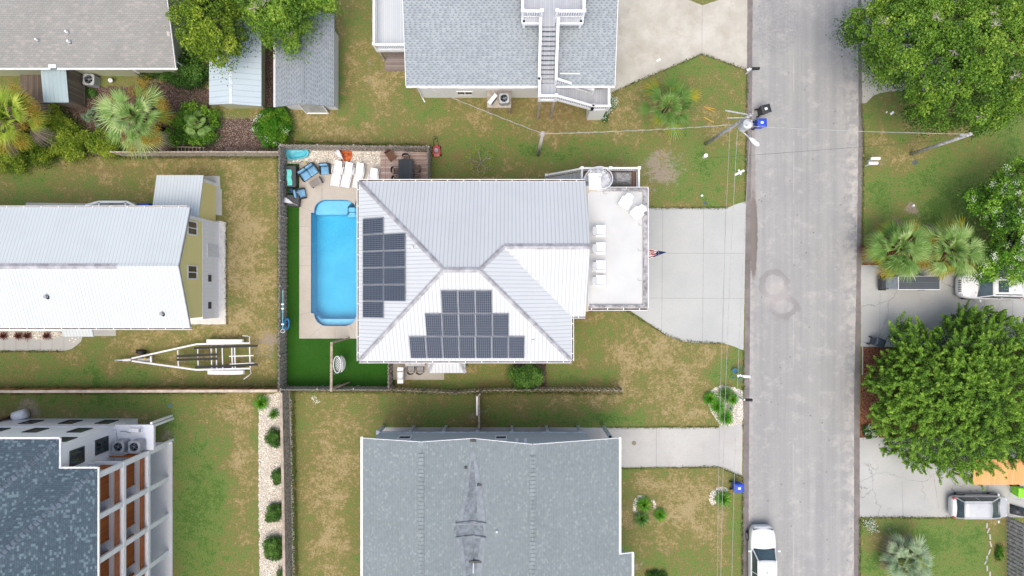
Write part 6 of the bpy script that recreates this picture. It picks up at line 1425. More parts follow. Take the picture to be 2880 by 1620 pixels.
b = MB(); c1 = Vector(W(2040, 311, 9.3)); b.bar(c1, Vector(W(2113, 324, 9.3)), .07, .09); b.bar(Vector(W(2046, 332, 8.7)), at8(8.9), .05, .05); b.cyl(PT_, PT_ + Vector((0,0,.25)), .05, n=8); b.build('bracket', GALV, o)
P2B = Vector(W(2562, 433, 0)); P2T = Vector(W(2731, 377, 6.95)); o = thing('service_pole', 'smaller silvered timber pole leaning on the lawn across the road', 'utility pole', P2B)
b = MB(); b.tube([P2B, P2B.lerp(P2T, .5), P2T], [.13, .12, .11], 12); b.build('pole', POLE, o, True); b = MB(); b.tube([P2B + Vector((.15,.14,0)), P2B.lerp(P2T, .7) + Vector((.12,.1,0)), P2T + Vector((.02,.12,-.1))], .035, 6); b.build('conduit', WHITE2, o); b = MB(); c_ = P2T - Vector((.25, 0, .35)); b.rbox(c_, .5, .1, .1); b.build('bracket', GALV, o)
P3B = Vector(W(1513, 436, 0)); P3T = Vector(W(1526, 376, 7.4)); o = thing('service_pole', 'slim pale service pole on the lawn above the metal roofed house', 'utility pole', P3B)
b = MB(); b.tube([P3B, P3B.lerp(P3T, .5), P3T], [.13, .12, .1], 12); b.build('pole', CONC, o, True); b = MB(); b.tube([P3T + Vector((.16*math.cos(R(a)), .16*math.sin(R(a)), -.1)) for a in range(0, 360, 40)], .02, 5, closed=True); b.build('bracket', GALV, o)
def wire(label, p, q, r=.02, sag=.4, n=22, mt=WIRE, twist=False):
    p = Vector(p); q = Vector(q); pts = []
    for i in range(n+1): t = i/n; c = p.lerp(q, t); c.z -= sag*4*t*(1-t); pts.append(c)
    b = MB(); b.tube(pts, r, 5)
    if twist:
        L = (q-p).length; m_ = int(L*7); tw = []
        d = (q-p).normalized(); s_ = Vector((-d.y, d.x, 0)).normalized()
        for i in range(m_+1): t = i/m_; c = p.lerp(q, t); c.z -= sag*4*t*(1-t); tw.append(c + s_*.03*math.cos(i*.9) + Vector((0,0,.03*math.sin(i*.9))))
        b.tube(tw, r*.8, 4)
    o = b.build('overhead_wire', mt); return tag(o, label, 'wire')
wire('pale twisted wire from the utility pole left to the slim service pole', W(2056, 351, 8.9), P3T, .013, .35, twist=True); wire('pale twisted wire from the slim service pole to the grey shingle house', P3T, W(1202, 246, 5.2), .013, .15, twist=True)
wire('white wire from the utility pole across the road to the smaller pole', W(2112, 355, 8.8), P2T, .017, .3, mt=WIRE)
for (u0, v0, u1, v1, z0_, z1_, rr, lb) in ((2053, 362, 2017, 1700, 8.9, 8.6, .009, 'leftmost of three wires running down along the verge'), (2074, 366, 2026, 1700, 8.4, 8.4, .013, 'middle of three wires running down along the verge'), (2110, 372, 2057, 1700, 7.9, 7.9, .011, 'rightmost of three wires running down along the verge')):
    wire(lb, W(u0, v0, z0_), W(u1, v1, z1_), rr, .5, 30)
wire('thin dark wire over the road below the white wire', W(1990, 445, 5.2), W(2640, 395, 4.5), .009, .2, mt=DARK)
o = thing('wire_spacer', 'small white cross shaped spacer on the middle verge wire', 'wire fitting', W(2080, 485, 8.3)); p = Vector(W(2080, 485, 8.3)); b = MB(); b.bar(W(2067, 492, 8.3), W(2093, 479, 8.3), .13, .06); b.bar(W(2077, 477, 8.3), W(2084, 491, 8.3), .1, .05); b.build('cross', WHITE2, o)

# ================================================================= boat trailer
o = thing('boat_trailer', 'white empty boat trailer with black bunks on the left lawn', 'trailer', W(550, 1003, .6)); FR = WHITE2; zf = .62
def T(px_, py_, z=zf): return W(px_, py_, z)
up_ = [T(703, 965), T(553, 968), T(371, 1008)]; dn_ = [T(704, 1036), T(553, 1040), T(372, 1015)]
b = MB()
for L in (up_, dn_):
    for p, q in zip(L[:-1], L[1:]): b.bar(p, q, .12, .14)
b.bar(T(368, 1012), T(345, 1013), .16, .1); b.bar(T(425, 1002), T(425, 1019), .12, .1); b.build('frame', FR, o)
b = MB(); b.bar(T(366, 1013), T(330, 1013), .09, .08); b.cyl(T(322, 1013, .55), T(335, 1013, .6), .06, n=8); b.build('tongue', GALV, o); b = MB(); b.bar(T(335, 1010), T(350, 1010), .03, .1); b.bar(T(338, 1016), T(348, 1016), .03, .1); b.build('coupler', DARK, o)
for (u, v0, v1) in ((500, 985, 1030), (556, 975, 1035), (594, 973, 1036), (608, 973, 1036), (625, 972, 1036), (652, 972, 1036), (660, 972, 1036), (702, 970, 1034)): b = MB(); b.bar(T(u, v0, zf+.02), T(u+2, v1, zf+.02), .07, .08); b.build('crossbar', FR, o)
for (a1, a2, b1, b2) in ((546, 979, 725, 972), (549, 1033, 725, 1025), (497, 1002, 611, 997), (497, 1012, 611, 1009)): b = MB(); b.bar(T(a1, a2, .8), T(b1, b2, .85), .16, .06); b.build('bunk', BLACK, o)
for (a1, a2, b1, b2) in ((645, 1002, 713, 1000), (647, 1024, 715, 1021)): b = MB(); b.bar(T(a1, a2, .78), T(b1, b2, .78), .06, .06); b.build('roller_bar', WHITE, o)
for (yc, s) in ((960, 1), (1047, -1)):
    c_ = T(631 if s > 0 else 634, yc, .6); b = MB(); vs = []; n = 11
    prof = [(-1.4, .42), (-1.35, .62), (-1.15, .74), (-.8, .8), (0, .82), (.8, .8), (1.15, .74), (1.35, .62), (1.4, .42)]; n = len(prof)
    for dy in (-.15, .15): vs += [(c_[0]+x, c_[1]+dy, z) for x, z in prof]
    b.add(vs, [(i, i+1, n+i+1, n+i) for i in range(n-1)] + [tuple(range(n))[::-1], tuple(range(n, 2*n))]); b.build('fender', WHITE, o, bevel=.02)
    for x in (-.55, .45): b = MB(); b.cyl((c_[0]+x, c_[1]-.1, .34), (c_[0]+x, c_[1]+.1, .34), .34, n=20); b.build('wheel', BLACK, o)
b = MB(); b.tube([T(702, 968, .7), T(702, 948, .9), T(696, 945, 1.1), T(682, 944, 1.1)], .03, 6); b.build('guide_post', FR, o); b = MB(); b.tube([T(704, 1038, .7), T(706, 1050, .9), T(700, 1056, 1.1), T(685, 1067, 1.1)], .03, 6); b.build('guide_post', FR, o)
b = MB(); c_ = T(392, 994, .6); b.cyl((c_[0]-.0, c_[1]-.0, .38), (c_[0]+.04, c_[1]+.2, .4), .36, n=20); 
b.build('spare_wheel', BLACK, o); b = MB(); b.bar(T(388, 1011), T(424, 1011), .16, .06); b.build('winch_stand', GREY, o); b = MB(); b.cyl(T(404, 1011, .75), T(408, 1006, .8), .06, n=8); b.build('winch_strap', plain('yellow_strap', (.55, .4, .05, 1), .7), o)

# orange timber roof at the right edge
o = thing('orange_carport', 'carport roof of fresh orange timber boards beneath the cedar tree', 'carport', W(2820, 1335, 0)); p = W(2736, 1363, 2.6); q = W(2960, 1290, 2.6)
b = MB(); b.slab([(p[0], p[1], 2.6), (q[0], p[1], 2.6), (q[0], q[1], 2.8), (p[0], q[1], 2.8)], .07); b.build('roof', planks('orange_boards', (.62, .33, .13, 1), (.72, .40, .17, 1), (.38, .18, .07, 1), .13), o)
for xx in (p[0]+.2, p[0]+3): b = MB(); b.box(xx-.06, xx+.06, p[1]+.15, p[1]+.27, 0, 2.52); b.build('post', WOODO, o)
# stones edging in lower right lawn
b = MB()
for (u, v) in ((2775, 1478), (2779, 1492), (2784, 1510), (2786, 1530), (2782, 1552), (2775, 1570), (2772, 1580), (2776, 1598), (2784, 1615)): c_ = W(u, v, .03); b.rbox(c_, .1, .42, .07, random.uniform(-.5, .3))
o = b.build('stone_border', CT); tag(o, 'curved border of pale stones in the lower right lawn', 'border')
o = thing('covered_kayak', 'dark draped cover on the ground in front of the silver car', 'cover', W(2862, 1435, 0)); b = MB(); c_ = W(2866, 1435, .3); b.add([(c_[0]-.45, c_[1]+.35, .25), (c_[0]+.9, c_[1]-.05, .2), (c_[0]+.8, c_[1]-.6, .2), (c_[0]-.45, c_[1]-.3, .3), (c_[0]+.1, c_[1]-.1, .5)] + [(c_[0]-.5, c_[1]+.4, 0), (c_[0]+1, c_[1]-.05, 0), (c_[0]+.85, c_[1]-.65, 0), (c_[0]-.5, c_[1]-.35, 0)], [(0,3,4),(3,2,4),(2,1,4),(1,0,4),(0,5,8,3),(3,8,7,2),(2,7,6,1),(1,6,5,0)]); b.build('cover', plain('dark_cover', (.04, .05, .06, 1), .5, var=.4), o, True)
# ================================================================= vehicles (local: +x forward)
CARGL = plain('car_glass', (.05, .085, .10, 1), .06, .9, var=.2, scale=.7)
def loft(b, st, prof_fn, mi=0):
    n = None; vs = []
    for s in st:
        pr = prof_fn(s); n = len(pr); vs += [(s[0], y, z) for y, z in pr]
    fs = [(k*n+i, k*n+i+1, (k+1)*n+i+1, (k+1)*n+i) for k in range(len(st)-1) for i in range(n-1)]
    fs += [(k*n+n-1, k*n, (k+1)*n, (k+1)*n+n-1) for k in range(len(st)-1)]
    fs += [tuple(range(n))[::-1], tuple(range((len(st)-1)*n, len(st)*n))]
    b.add(vs, fs, mi)
def car(name, label, cat, c, rot, L, Wd, mt, belt=.98, hood=.95, roofz=1.62, cowl=.95, wtop=.42, rtop=-1.75, rbase=-2.1, bed=False, tail=.95, rails=False, sun=False, grille=False):
    o = thing(name, label, cat, c, R(rot)); h = L/2; w_ = Wd/2
    st = [(-h, w_*.66, .42, tail-.25), (-h+.06, w_*.84, .34, tail-.1), (-h+.3, w_*.955, .3, tail-.01), (-h*.45, w_, .28, belt), (cowl-.2, w_, .28, belt), (cowl+.15, w_*.99, .28, belt), (h-.75, w_*.975, .28, hood-.02), (h-.28, w_*.89, .3, hood-.12), (h-.06, w_*.72, .34, hood-.26), (h, w_*.55, .42, hood-.36)]
    def pf(s):
        x, w, zl, zs = s; half = [(w*.9, zl), (w, zl+.14), (w*1.0, zs-.2), (w*.965, zs-.06), (w*.86, zs), (w*.45, zs+.045), (0, zs+.055)]
        return half + [(-y, z) for y, z in half[-2::-1]]
    b = MB(); loft(b, st, pf); b.build('body', mt, o, True, sub=2, world=False)
    # glasshouse: dark glass block, painted roof, pillars
    gb, gt = belt-.02, roofz-.05; wb, wt = w_*.9, w_*.70
    base = [(cowl, wb*.93), (cowl-.25, wb), (rbase+.25, wb), (rbase, wb*.9)]; top = [(wtop, wt*.95), (wtop-.2, wt), (rtop+.2, wt), (rtop, wt*.93)]
    ring = lambda L_, z: [(x, y, z) for x, y in L_] + [(x, -y, z) for x, y in L_[::-1]]
    vs = ring(base, gb) + ring(top, gt); b = MB(); b.add(vs, [(i, (i+1) % 8, 8+(i+1) % 8, 8+i) for i in range(8)] + [tuple(range(8, 16)), tuple(range(8))[::-1]]); b.build('windows', CARGL, o, world=False)
    n = 7; vs = []
    for i in range(n):
        u = i/(n-1); x = wtop + (rtop-wtop)*u
        ww = wt*(.95 if i in (0, n-1) else 1)+.015
        for j in range(7): v = (j/6-.5)*2; vs.append((x + (.05*(1-v*v) if i == 0 else (-.04*(1-v*v) if i == n-1 else 0)), v*ww, gt + .005 + .06*(1-v*v)*(.4+.6*math.sin(math.pi*min(max(u, .1), .9))) + .01))
    b = MB(); b.add(vs, [(i*7+j, i*7+j+1, (i+1)*7+j+1, (i+1)*7+j) for i in range(n-1) for j in range(6)]); rf = b.build('roof', mt, o, True, world=False); so = rf.modifiers.new('t', 'SOLIDIFY'); so.thickness = .05; so.offset = -1
    for s in (-1, 1):
        b = MB()
        for p, q in (((cowl-.02, s*wb*.95, gb), (wtop, s*wt*.97, gt+.02)), ((rbase+.02, s*wb*.93, gb), (rtop, s*wt*.95, gt+.02)), ((-.45, s*(wb+.005), gb), (-.4, s*(wt+.005), gt+.01)), ((wtop, s*wt, gt+.015), (rtop, s*wt, gt+.015))): b.bar(p, q, .07, .05)
        b.build('pillar', mt, o, world=False)
        b = MB(); x = cowl-.15; b.rbox((x, s*(w_+.12), belt+.06), .14, .2, .15); b.build('mirror', mt if mt is not BLACK else DARK, o, bevel=.03, world=False)
        b = MB(); b.rbox((h-.27, s*w_*.68, hood-.2), .26, .2, .1, s*-.45); b.build('headlight', plain('lamp_glass', (.6, .65, .68, 1), .1, .8) if 'lamp_glass' not in bpy.data.materials else bpy.data.materials['lamp_glass'], o, bevel=.03, world=False)
        b = MB(); b.rbox((-h+.2, s*w_*.80, tail-.12), .22, .14, .18, s*.5); b.build('tail_light', plain('tail_lamp_red', (.45, .04, .03, 1), .2, .6) if 'tail_lamp_red' not in bpy.data.materials else bpy.data.materials['tail_lamp_red'], o, bevel=.02, world=False)
        for x in (h-.95, -h+.95):
            b = MB(); b.cyl((x, s*(w_-.22), .34), (x, s*(w_+.015), .34), .35, n=24); wl = b.build('wheel', BLACK, o, bevel=.02, world=False)
            b = MB(); b.cyl((x, s*(w_+.0), .34), (x, s*(w_+.022), .34), .23, n=16); b.build('rim', GREY, wl, world=False)
    b = MB(); b.add([(cowl+.03, -wb*.9, gb+.045), (cowl+.03, wb*.9, gb+.045), (cowl-.06, wb*.88, gb+.09), (cowl-.06, -wb*.88, gb+.09)], [(0,1,2,3)]); b.build('wiper_cowl', DARK, o, world=False)
    if rails:
        for s in (-1, 1): b = MB(); b.tube([(wtop-.2, s*wt*.88, gt+.05), (wtop-.35, s*wt*.88, gt+.1), (rtop+.4, s*wt*.88, gt+.1), (rtop+.2, s*wt*.88, gt+.05)], .022, 6); b.build('roof_rail', DARK, o, world=False)
    if sun: b = MB(); b.box(wtop-1.1, wtop-.35, -wt*.62, wt*.62, gt+.055, gt+.085); b.build('sunroof', CARGL, o, bevel=.01, world=False)
    if grille:
        for i in range(7): b = MB(); b.rbox((h-.06, (-.36+i*.12)*1.1, hood-.2), .12, .06, .2); b.build('grille_slot', BLACK, o, world=False)
    return o
PW = plain('white_car_paint', (.72, .74, .75, 1), .25, .6, var=.02); PS = plain('silver_car_paint', (.50, .52, .53, 1), .28, .6, .1, var=.03)
o = car('pickup_truck', 'white crew cab pickup truck parked at the lower road edge', 'pickup truck', (*W2(2141, 0, .6)[:1], W(0, 1478, .8)[1]-2.85, 0), 90, 5.7, 1.95, PW, belt=1.15, hood=1.15, roofz=1.85, cowl=1.25, wtop=.6, rtop=-.95, rbase=-1.15, tail=1.1)
b = MB(); b.rbox((2.62, 0, .95), .12, 1.5, .12); b.build('grille', DARK, o, world=False)
b = MB(); b.box(-2.7, -1.3, -.75, .75, 1.05, 1.19); b.build('bed_liner', DARK, o, world=False)
b = MB(); b.rbox((-.25, 0, 1.92), .12, .03, .05); b.build('antenna', BLACK, o, world=False)
car('silver_car', 'silver small estate car parked on the lower cracked driveway', 'car', (W(2757, 0, .8)[0], W(0, 1427, .8)[1], 0), 0, 4.4, 1.78, PS, belt=.92, hood=.9, roofz=1.5, cowl=1.38, wtop=.42, rtop=-1.6, rbase=-1.88, tail=.95)
car('white_suv', 'white car with black roof rails half under the flowering tree', 'car', (W(2695, 0, .8)[0]+2.42, W(0, 806, .9)[1], 0), 179, 4.85, 1.95, PW, belt=1.08, hood=1.1, roofz=1.72, cowl=1.15, wtop=.4, rtop=-1.95, rbase=-2.2, rails=True, sun=True, grille=True)
# long golf cart under the palms
o = thing('golf_cart', 'dark six seat golf cart with a long slate roof half under the palms', 'golf cart', (W(2562, 0, 1)[0], W(0, 797, 1)[1], 0)); cy = W(0, 797, 1)[1]; 
r0, r1_ = W(2527, 0, 1.9)[0], W(2643, 0, 1.9)[0]; yl, yh_ = W(0, 814, 1.9)[1], W(0, 777, 1.9)[1]
b = MB(); b.box(r0-.02, r1_+.03, yl-.03, yh_+.03, 1.86, 1.9); b.build('roof_edge', WHITE, o, bevel=.01); b = MB(); b.box(r0+.02, r1_-.02, yl+.01, yh_-.01, 1.903, 1.95)
b.build('roof', planks('slate_roof_panel', (.06, .072, .082, 1), (.075, .088, .1, 1), (.13, .15, .16, 1), .42, .4, axis=1, gw=.03), o, bevel=.015)
f0 = W(2479, 0, .8)[0]
b = MB(); b.box(f0, r1_+.1, yl+.02, yh_-.02, .3, .55); b.prism([(f0, yl+.1), (f0+.25, yl), (r0-.1, yl), (r0-.1, yh_), (f0+.25, yh_), (f0, yh_-.1)], .55, .85); b.build('body', plain('black_cart', (.02, .024, .03, 1), .4, .5), o, bevel=.05)
b = MB(); b.poly([(r0-.35, yl+.05, .85), (r0-.35, yh_-.05, .85), (r0, yh_-.05, 1.85), (r0, yl+.05, 1.85)]); b.build('windscreen', plain('pale_screen', (.25, .3, .33, 1), .1, .8), o)
for x in (f0+.35, r1_-.4):
    for y in (yl+.03, yh_-.03): b = MB(); b.cyl((x, y-.1, .26), (x, y+.1, .26), .26, n=18); b.build('wheel', BLACK, o)
for x in (r0+.5, r0+1.4, r0+2.3): b = MB(); b.box(x, x+.5, yl+.1, yh_-.1, .56, .8); b.box(x+.45, x+.55, yl+.1, yh_-.1, .8, 1.25); b.build('seat', DARK, o, bevel=.04)
b = MB(); cx_ = f0+.62; b.tube([(cx_ + .12*math.cos(R(a)), cy+.18+.2*math.sin(R(a)), 1.0+.1*math.cos(R(a))) for a in range(0, 360, 24)], .02, 6, closed=True); b.build('steering_wheel', GREY, o)
for x in (r0+.05, r1_-.05):
    for y in (yl+.04, yh_-.04): b = MB(); b.bar((x, y, .5), (x, y, 1.86), .04, .04); b.build('roof_post', WHITE2, o)

# ================================================================= foliage
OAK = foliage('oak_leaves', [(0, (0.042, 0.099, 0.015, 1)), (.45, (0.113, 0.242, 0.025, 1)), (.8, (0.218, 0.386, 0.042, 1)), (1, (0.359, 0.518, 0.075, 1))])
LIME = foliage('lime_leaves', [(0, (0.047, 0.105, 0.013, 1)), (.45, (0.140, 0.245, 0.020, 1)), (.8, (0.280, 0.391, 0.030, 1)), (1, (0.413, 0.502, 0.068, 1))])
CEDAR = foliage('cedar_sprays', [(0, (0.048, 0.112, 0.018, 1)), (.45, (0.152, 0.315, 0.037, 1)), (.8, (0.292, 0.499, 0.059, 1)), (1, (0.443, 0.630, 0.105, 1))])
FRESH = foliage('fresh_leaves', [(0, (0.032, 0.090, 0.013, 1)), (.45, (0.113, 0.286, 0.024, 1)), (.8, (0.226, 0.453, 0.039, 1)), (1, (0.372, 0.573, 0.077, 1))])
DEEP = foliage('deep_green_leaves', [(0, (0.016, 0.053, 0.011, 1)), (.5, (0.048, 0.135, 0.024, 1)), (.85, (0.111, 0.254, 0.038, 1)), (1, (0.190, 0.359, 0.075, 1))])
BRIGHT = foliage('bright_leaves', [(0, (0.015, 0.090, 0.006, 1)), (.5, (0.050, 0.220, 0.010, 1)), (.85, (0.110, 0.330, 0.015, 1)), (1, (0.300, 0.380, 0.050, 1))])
PALMG = foliage('palm_green', [(0, (0.055, 0.127, 0.023, 1)), (.5, (0.146, 0.276, 0.057, 1)), (.85, (0.293, 0.437, 0.138, 1)), (1, (0.439, 0.552, 0.230, 1))])
PALMY = foliage('palm_yellow', [(0, (.16, .17, .015, 1)), (.5, (.28, .30, .02, 1)), (.85, (.42, .36, .03, 1)), (1, (.5, .36, .06, 1))])
PALMS = foliage('palm_silver', [(0, (.10, .16, .09, 1)), (.5, (.22, .33, .18, 1)), (.85, (.36, .46, .28, 1)), (1, (.5, .56, .42, 1))])
SEED = foliage('seed_stalks', [(0, (.22, .15, .02, 1)), (.5, (.36, .24, .03, 1)), (1, (.48, .33, .05, 1))])
PALML = foliage('palm_lime', [(0, (.10, .16, .015, 1)), (.5, (.25, .36, .035, 1)), (.85, (.40, .50, .07, 1)), (1, (.5, .55, .1, 1))])
STRAWM = foliage('dead_fronds', [(0, (.14, .09, .06, 1)), (.5, (.26, .19, .14, 1)), (1, (.42, .36, .30, 1))])
BLOOM = foliage('white_blossom', [(0, (.45, .52, .38, 1)), (1, (.74, .78, .66, 1))], trans=.1)
BARK = plain('grey_bark', (.13, .105, .085, 1), .95, .1, var=.3, scale=6, bump=.5)
TWIG = plain('pale_dead_twigs', (.42, .38, .34, 1), .9, .1, var=.2, scale=6)
def quads_mesh(name, V4, var, mt, parent):        # V4: (N,4,3) world metres
    N = len(V4); off = np.array(OFF.get(parent.name, Vector((0, 0, 0)))) if parent else np.zeros(3)
    me = bpy.data.meshes.new(name); me.vertices.add(N*4); me.vertices.foreach_set('co', (V4 - off).reshape(-1).astype(np.float32))
    me.loops.add(N*4); me.loops.foreach_set('vertex_index', np.arange(N*4, dtype=np.int32)); me.polygons.add(N)
    me.polygons.foreach_set('loop_start', np.arange(N)*4); me.polygons.foreach_set('loop_total', np.full(N, 4)); me.update(calc_edges=True)
    a = me.attributes.new('var', 'FLOAT', 'FACE'); a.data.foreach_set('value', np.clip(var, 0, 1).astype(np.float32))
    me.materials.append(mt); o = bpy.data.objects.new(name, me); C.objects.link(o)
    if parent: o.parent = parent; OFF[o.name] = Vector(off)
    return o
def nrm(a): return a/np.maximum(np.linalg.norm(a, axis=-1, keepdims=True), 1e-9)
def leafquads(P, D, size, asp=.5, upb=.8):
    N = len(P); n = nrm(rng.normal(size=(N, 3)) + np.array([0, 0, upb])); D = nrm(D - (D*n).sum(1, keepdims=True)*n); B = np.cross(n, D)
    s = size[:, None]; return np.stack([P - D*s*.5, P + B*s*asp*.5, P + D*s*.5, P - B*s*asp*.5], 1)
def pdist(p, poly):      # distance of points to polygon edge + inside flag, vectorised
    x, y = p[:, 0], p[:, 1]; ins = np.zeros(len(p), bool); dmin = np.full(len(p), 1e9); j = len(poly)-1
    for i in range(len(poly)):
        (xi, yi), (xj, yj) = poly[i], poly[j]
        cnd = ((yi > y) != (yj > y)) & (x < (xj-xi)*(y-yi)/((yj-yi) if yj != yi else 1e-9) + xi); ins ^= cnd
        dx, dy = xj-xi, yj-yi; t = np.clip(((x-xi)*dx + (y-yi)*dy)/(dx*dx+dy*dy), 0, 1); dmin = np.minimum(dmin, np.hypot(x-xi-t*dx, y-yi-t*dy)); j = i
    return ins, dmin
def crown_lobes(poly_px, zb, zt, spacing, fall=1.3, gap=.12):
    zc = (zb+zt)/2; poly = [W2(*p, zc) for p in poly_px]; a = np.array(poly); lo, hi = a.min(0), a.max(0)
    cand = rng.uniform(lo, hi, size=(int(8*(hi-lo).prod()/spacing**2)+40, 2)); ins, d = pdist(cand, poly); keep = []
    for c, i_, e in zip(cand, ins, d):
        if not i_ or e < spacing*.22: continue
        if noise.noise(Vector((c[0]*.7, c[1]*.7, zt))) < -.38 and e > 1 and random.random() < gap*4: continue
        if all((c[0]-k[0])**2 + (c[1]-k[1])**2 > (spacing*.72)**2 for k in keep): keep.append((c[0], c[1], e))
    out = []
    for x, y, e in keep:
        z = zb + (zt-zb)*(1 - math.exp(-e/fall)) + random.uniform(-.25, .3)*spacing; k = (H-z)/(H-zc); out.append((x*k, y*k, z, e))
    return out
def broadleaf(name, label, cat, poly_px, zb, zt, mt, spacing=1.0, lr=.62, nl=420, ls=.13, trunk=None, fall=1.3, asp=.6, twigs=0, bloom=0, kind='tree', gap=.12, vb=.0, group=None, under=.5, bloomside=None):
    L = crown_lobes(poly_px, zb, zt, spacing, fall, gap); cx = sum(l[0] for l in L)/len(L); cy_ = sum(l[1] for l in L)/len(L)
    tb = trunk or (cx, cy_); o = thing(name, label, cat, (tb[0], tb[1], 0), group=group)
    Ps, Ds, Sz, Vr = [], [], [], []
    for (x, y, z, e) in L:
        r = lr*random.uniform(.75, 1.25); n = int(nl*(r/lr)**2); d = nrm(rng.normal(size=(n, 3))); d[:, 2] = np.where(d[:, 2] < -.15, -d[:, 2]*.6, d[:, 2])
        rad = r*rng.uniform(.45, 1.08, size=(n, 1))**.5; wob = 1 + .25*np.sin(d[:, :1]*7 + x)*np.cos(d[:, 1:2]*6 + y)
        p = d*rad*wob*np.array([1, 1, .75]) + np.array([x, y, z]); lv = random.gauss(.47, .19) + vb
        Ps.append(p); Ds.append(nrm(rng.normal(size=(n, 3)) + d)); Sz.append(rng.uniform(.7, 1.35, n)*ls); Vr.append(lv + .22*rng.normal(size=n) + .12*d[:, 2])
        m_ = int(n*under)        # inner, lower foliage, coloured darker as painted shade inside the crown
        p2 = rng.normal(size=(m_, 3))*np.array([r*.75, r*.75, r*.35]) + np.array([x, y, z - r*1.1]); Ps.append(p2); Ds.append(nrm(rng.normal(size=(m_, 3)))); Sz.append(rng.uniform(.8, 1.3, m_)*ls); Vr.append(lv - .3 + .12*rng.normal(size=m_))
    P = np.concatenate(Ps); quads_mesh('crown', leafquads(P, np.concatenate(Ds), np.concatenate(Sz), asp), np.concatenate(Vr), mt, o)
    if kind == 'tree' or zt > 1.6:
        b = MB(); base = Vector((tb[0], tb[1], 0)); fork = Vector((tb[0]*.7+cx*.3, tb[1]*.7+cy_*.3, zb*.55)); rr = max(.05, .05*(zt)**.9 * (len(L)**.25)*.6); b.tube([base, base.lerp(fork, .5) + Vector((.05, .04, 0)), fork], [rr*1.3, rr, rr*.9], 9); b.build('trunk', BARK, o, True)
        b = MB(); S_ = sorted(L, key=lambda l: random.random())[:min(26, len(L))]
        for (x, y, z, e) in S_:
            t_ = Vector((x, y, z - lr*.5)); mid = fork.lerp(t_, .5) + Vector((random.uniform(-.3, .3), random.uniform(-.3, .3), .25)); b.tube([fork, mid, t_], [rr*.55, rr*.3, rr*.1], 6)
        b.build('limbs', BARK, o, True)
    if twigs:
        for (x, y, z, e) in random.sample(L, min(twigs, len(L))):
            c_ = Vector((x, y, z + lr*.62)); b = MB()
            for k in range(7):
                a = random.uniform(0, 6.28); q = c_ + Vector((math.cos(a)*.4, math.sin(a)*.4, .12)); b.tube([c_, c_.lerp(q, .5) + Vector((.04, -.04, .03)), q], [.022, .016, .008], 4); b.tube([c_.lerp(q, .5), c_.lerp(q, .5) + Vector((math.cos(a+.8)*.22, math.sin(a+.8)*.22, .08))], .01, 4)
            b.build('dead_twig', TWIG, o)
    if bloom:
        BP = []
        LL = [l for l in L if (bloomside is None or bloomside(l))]
        for _ in range(bloom):
            x, y, z, e = random.choice(LL); a = random.uniform(0, 6.28); q = np.array([x + math.cos(a)*lr*.6, y + math.sin(a)*lr*.6, z + lr*.55]); BP.append(q + rng.normal(size=(26, 3))*np.array([.13, .13, .05]))
        P = np.concatenate(BP); n = len(P); quads_mesh('blossom', leafquads(P, rng.normal(size=(n, 3)), rng.uniform(.05, .09, n), .9, 2), rng.uniform(0, 1, n), BLOOM, o)
    return o
def plume_tree(name, label, cat, poly_px, zb, zt, mt, spacing, trunk, nl=300, plen=1.0, fall=1.6, prad=.2):
    L = crown_lobes(poly_px, zb, zt, spacing, fall, .2); cx, cy_ = trunk; o = thing(name, label, cat, (cx, cy_, 0)); Ps, Ds, Sz, Vr = [], [], [], []
    for (x, y, z, e) in L:
        out = np.array([x-cx, y-cy_, 0.]); out /= max(np.linalg.norm(out), .3)
        lv = random.gauss(.48, .13)
        for _ in range(3):
            ax = nrm(out*random.uniform(.25, .85) + np.array([random.uniform(-.8, .8), random.uniform(-.8, .8), random.uniform(.2, .8)])); pl = plen*random.uniform(.7, 1.2); t = rng.uniform(0, 1, nl)
            rad = prad*(1 - t*.75)*pl; d = nrm(rng.normal(size=(nl, 3))); p = np.array([x, y, z - .35]) + np.array([random.uniform(-.3, .3), random.uniform(-.3, .3), 0]) + ax*t[:, None]*pl + d*rad[:, None]*rng.uniform(.2, 1.1, (nl, 1))
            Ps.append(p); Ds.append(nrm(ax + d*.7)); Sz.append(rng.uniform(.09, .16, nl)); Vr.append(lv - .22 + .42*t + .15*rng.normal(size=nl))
        m_ = 200; Ps.append(rng.normal(size=(m_, 3))*np.array([.28, .28, .25])*(1 if e > .6 else .6) + np.array([x - out[0]*.3, y - out[1]*.3, z-.7])); Ds.append(nrm(rng.normal(size=(m_, 3)))); Sz.append(rng.uniform(.1, .18, m_)); Vr.append(rng.uniform(0, .25, m_))  # inner leaves coloured from the dark end to paint shade within the crown
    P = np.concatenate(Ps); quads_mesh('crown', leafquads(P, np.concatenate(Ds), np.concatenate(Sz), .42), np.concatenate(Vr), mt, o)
    b = MB(); base = Vector((cx, cy_, 0)); top = Vector((cx, cy_, zt*.8)); b.tube([base, base.lerp(top, .5), top], [.3, .22, .08], 10); b.build('trunk', BARK, o, True)
    b = MB()
    for (x, y, z, e) in L[::2]: t_ = Vector((x, y, z-.3)); f = base.lerp(top, random.uniform(.3, .8)); b.tube([f, f.lerp(t_, .5) + Vector((0, 0, .3)), t_], [.08, .05, .02], 5)
    b.build('limbs', BARK, o, True); return o
def strips(parts, name, mt, parent):       # parts: list of (base, dir, side, len, width, droop, var)
    Q, Vv = [], []
    for (p, d, s, L, w_, dr, v) in parts:
        a = p; b_ = p + d*L*.5; c_ = p + d*L + np.array([0, 0, -dr*L]); w2 = s*w_/2
        Q.append([a - w2*.6, a + w2*.6, b_ + w2, b_ - w2]); Q.append([b_ - w2, b_ + w2, c_ + w2*.15, c_ - w2*.15]); Vv += [v, v + .12]
    return quads_mesh(name, np.array(Q), np.array(Vv), mt, parent)
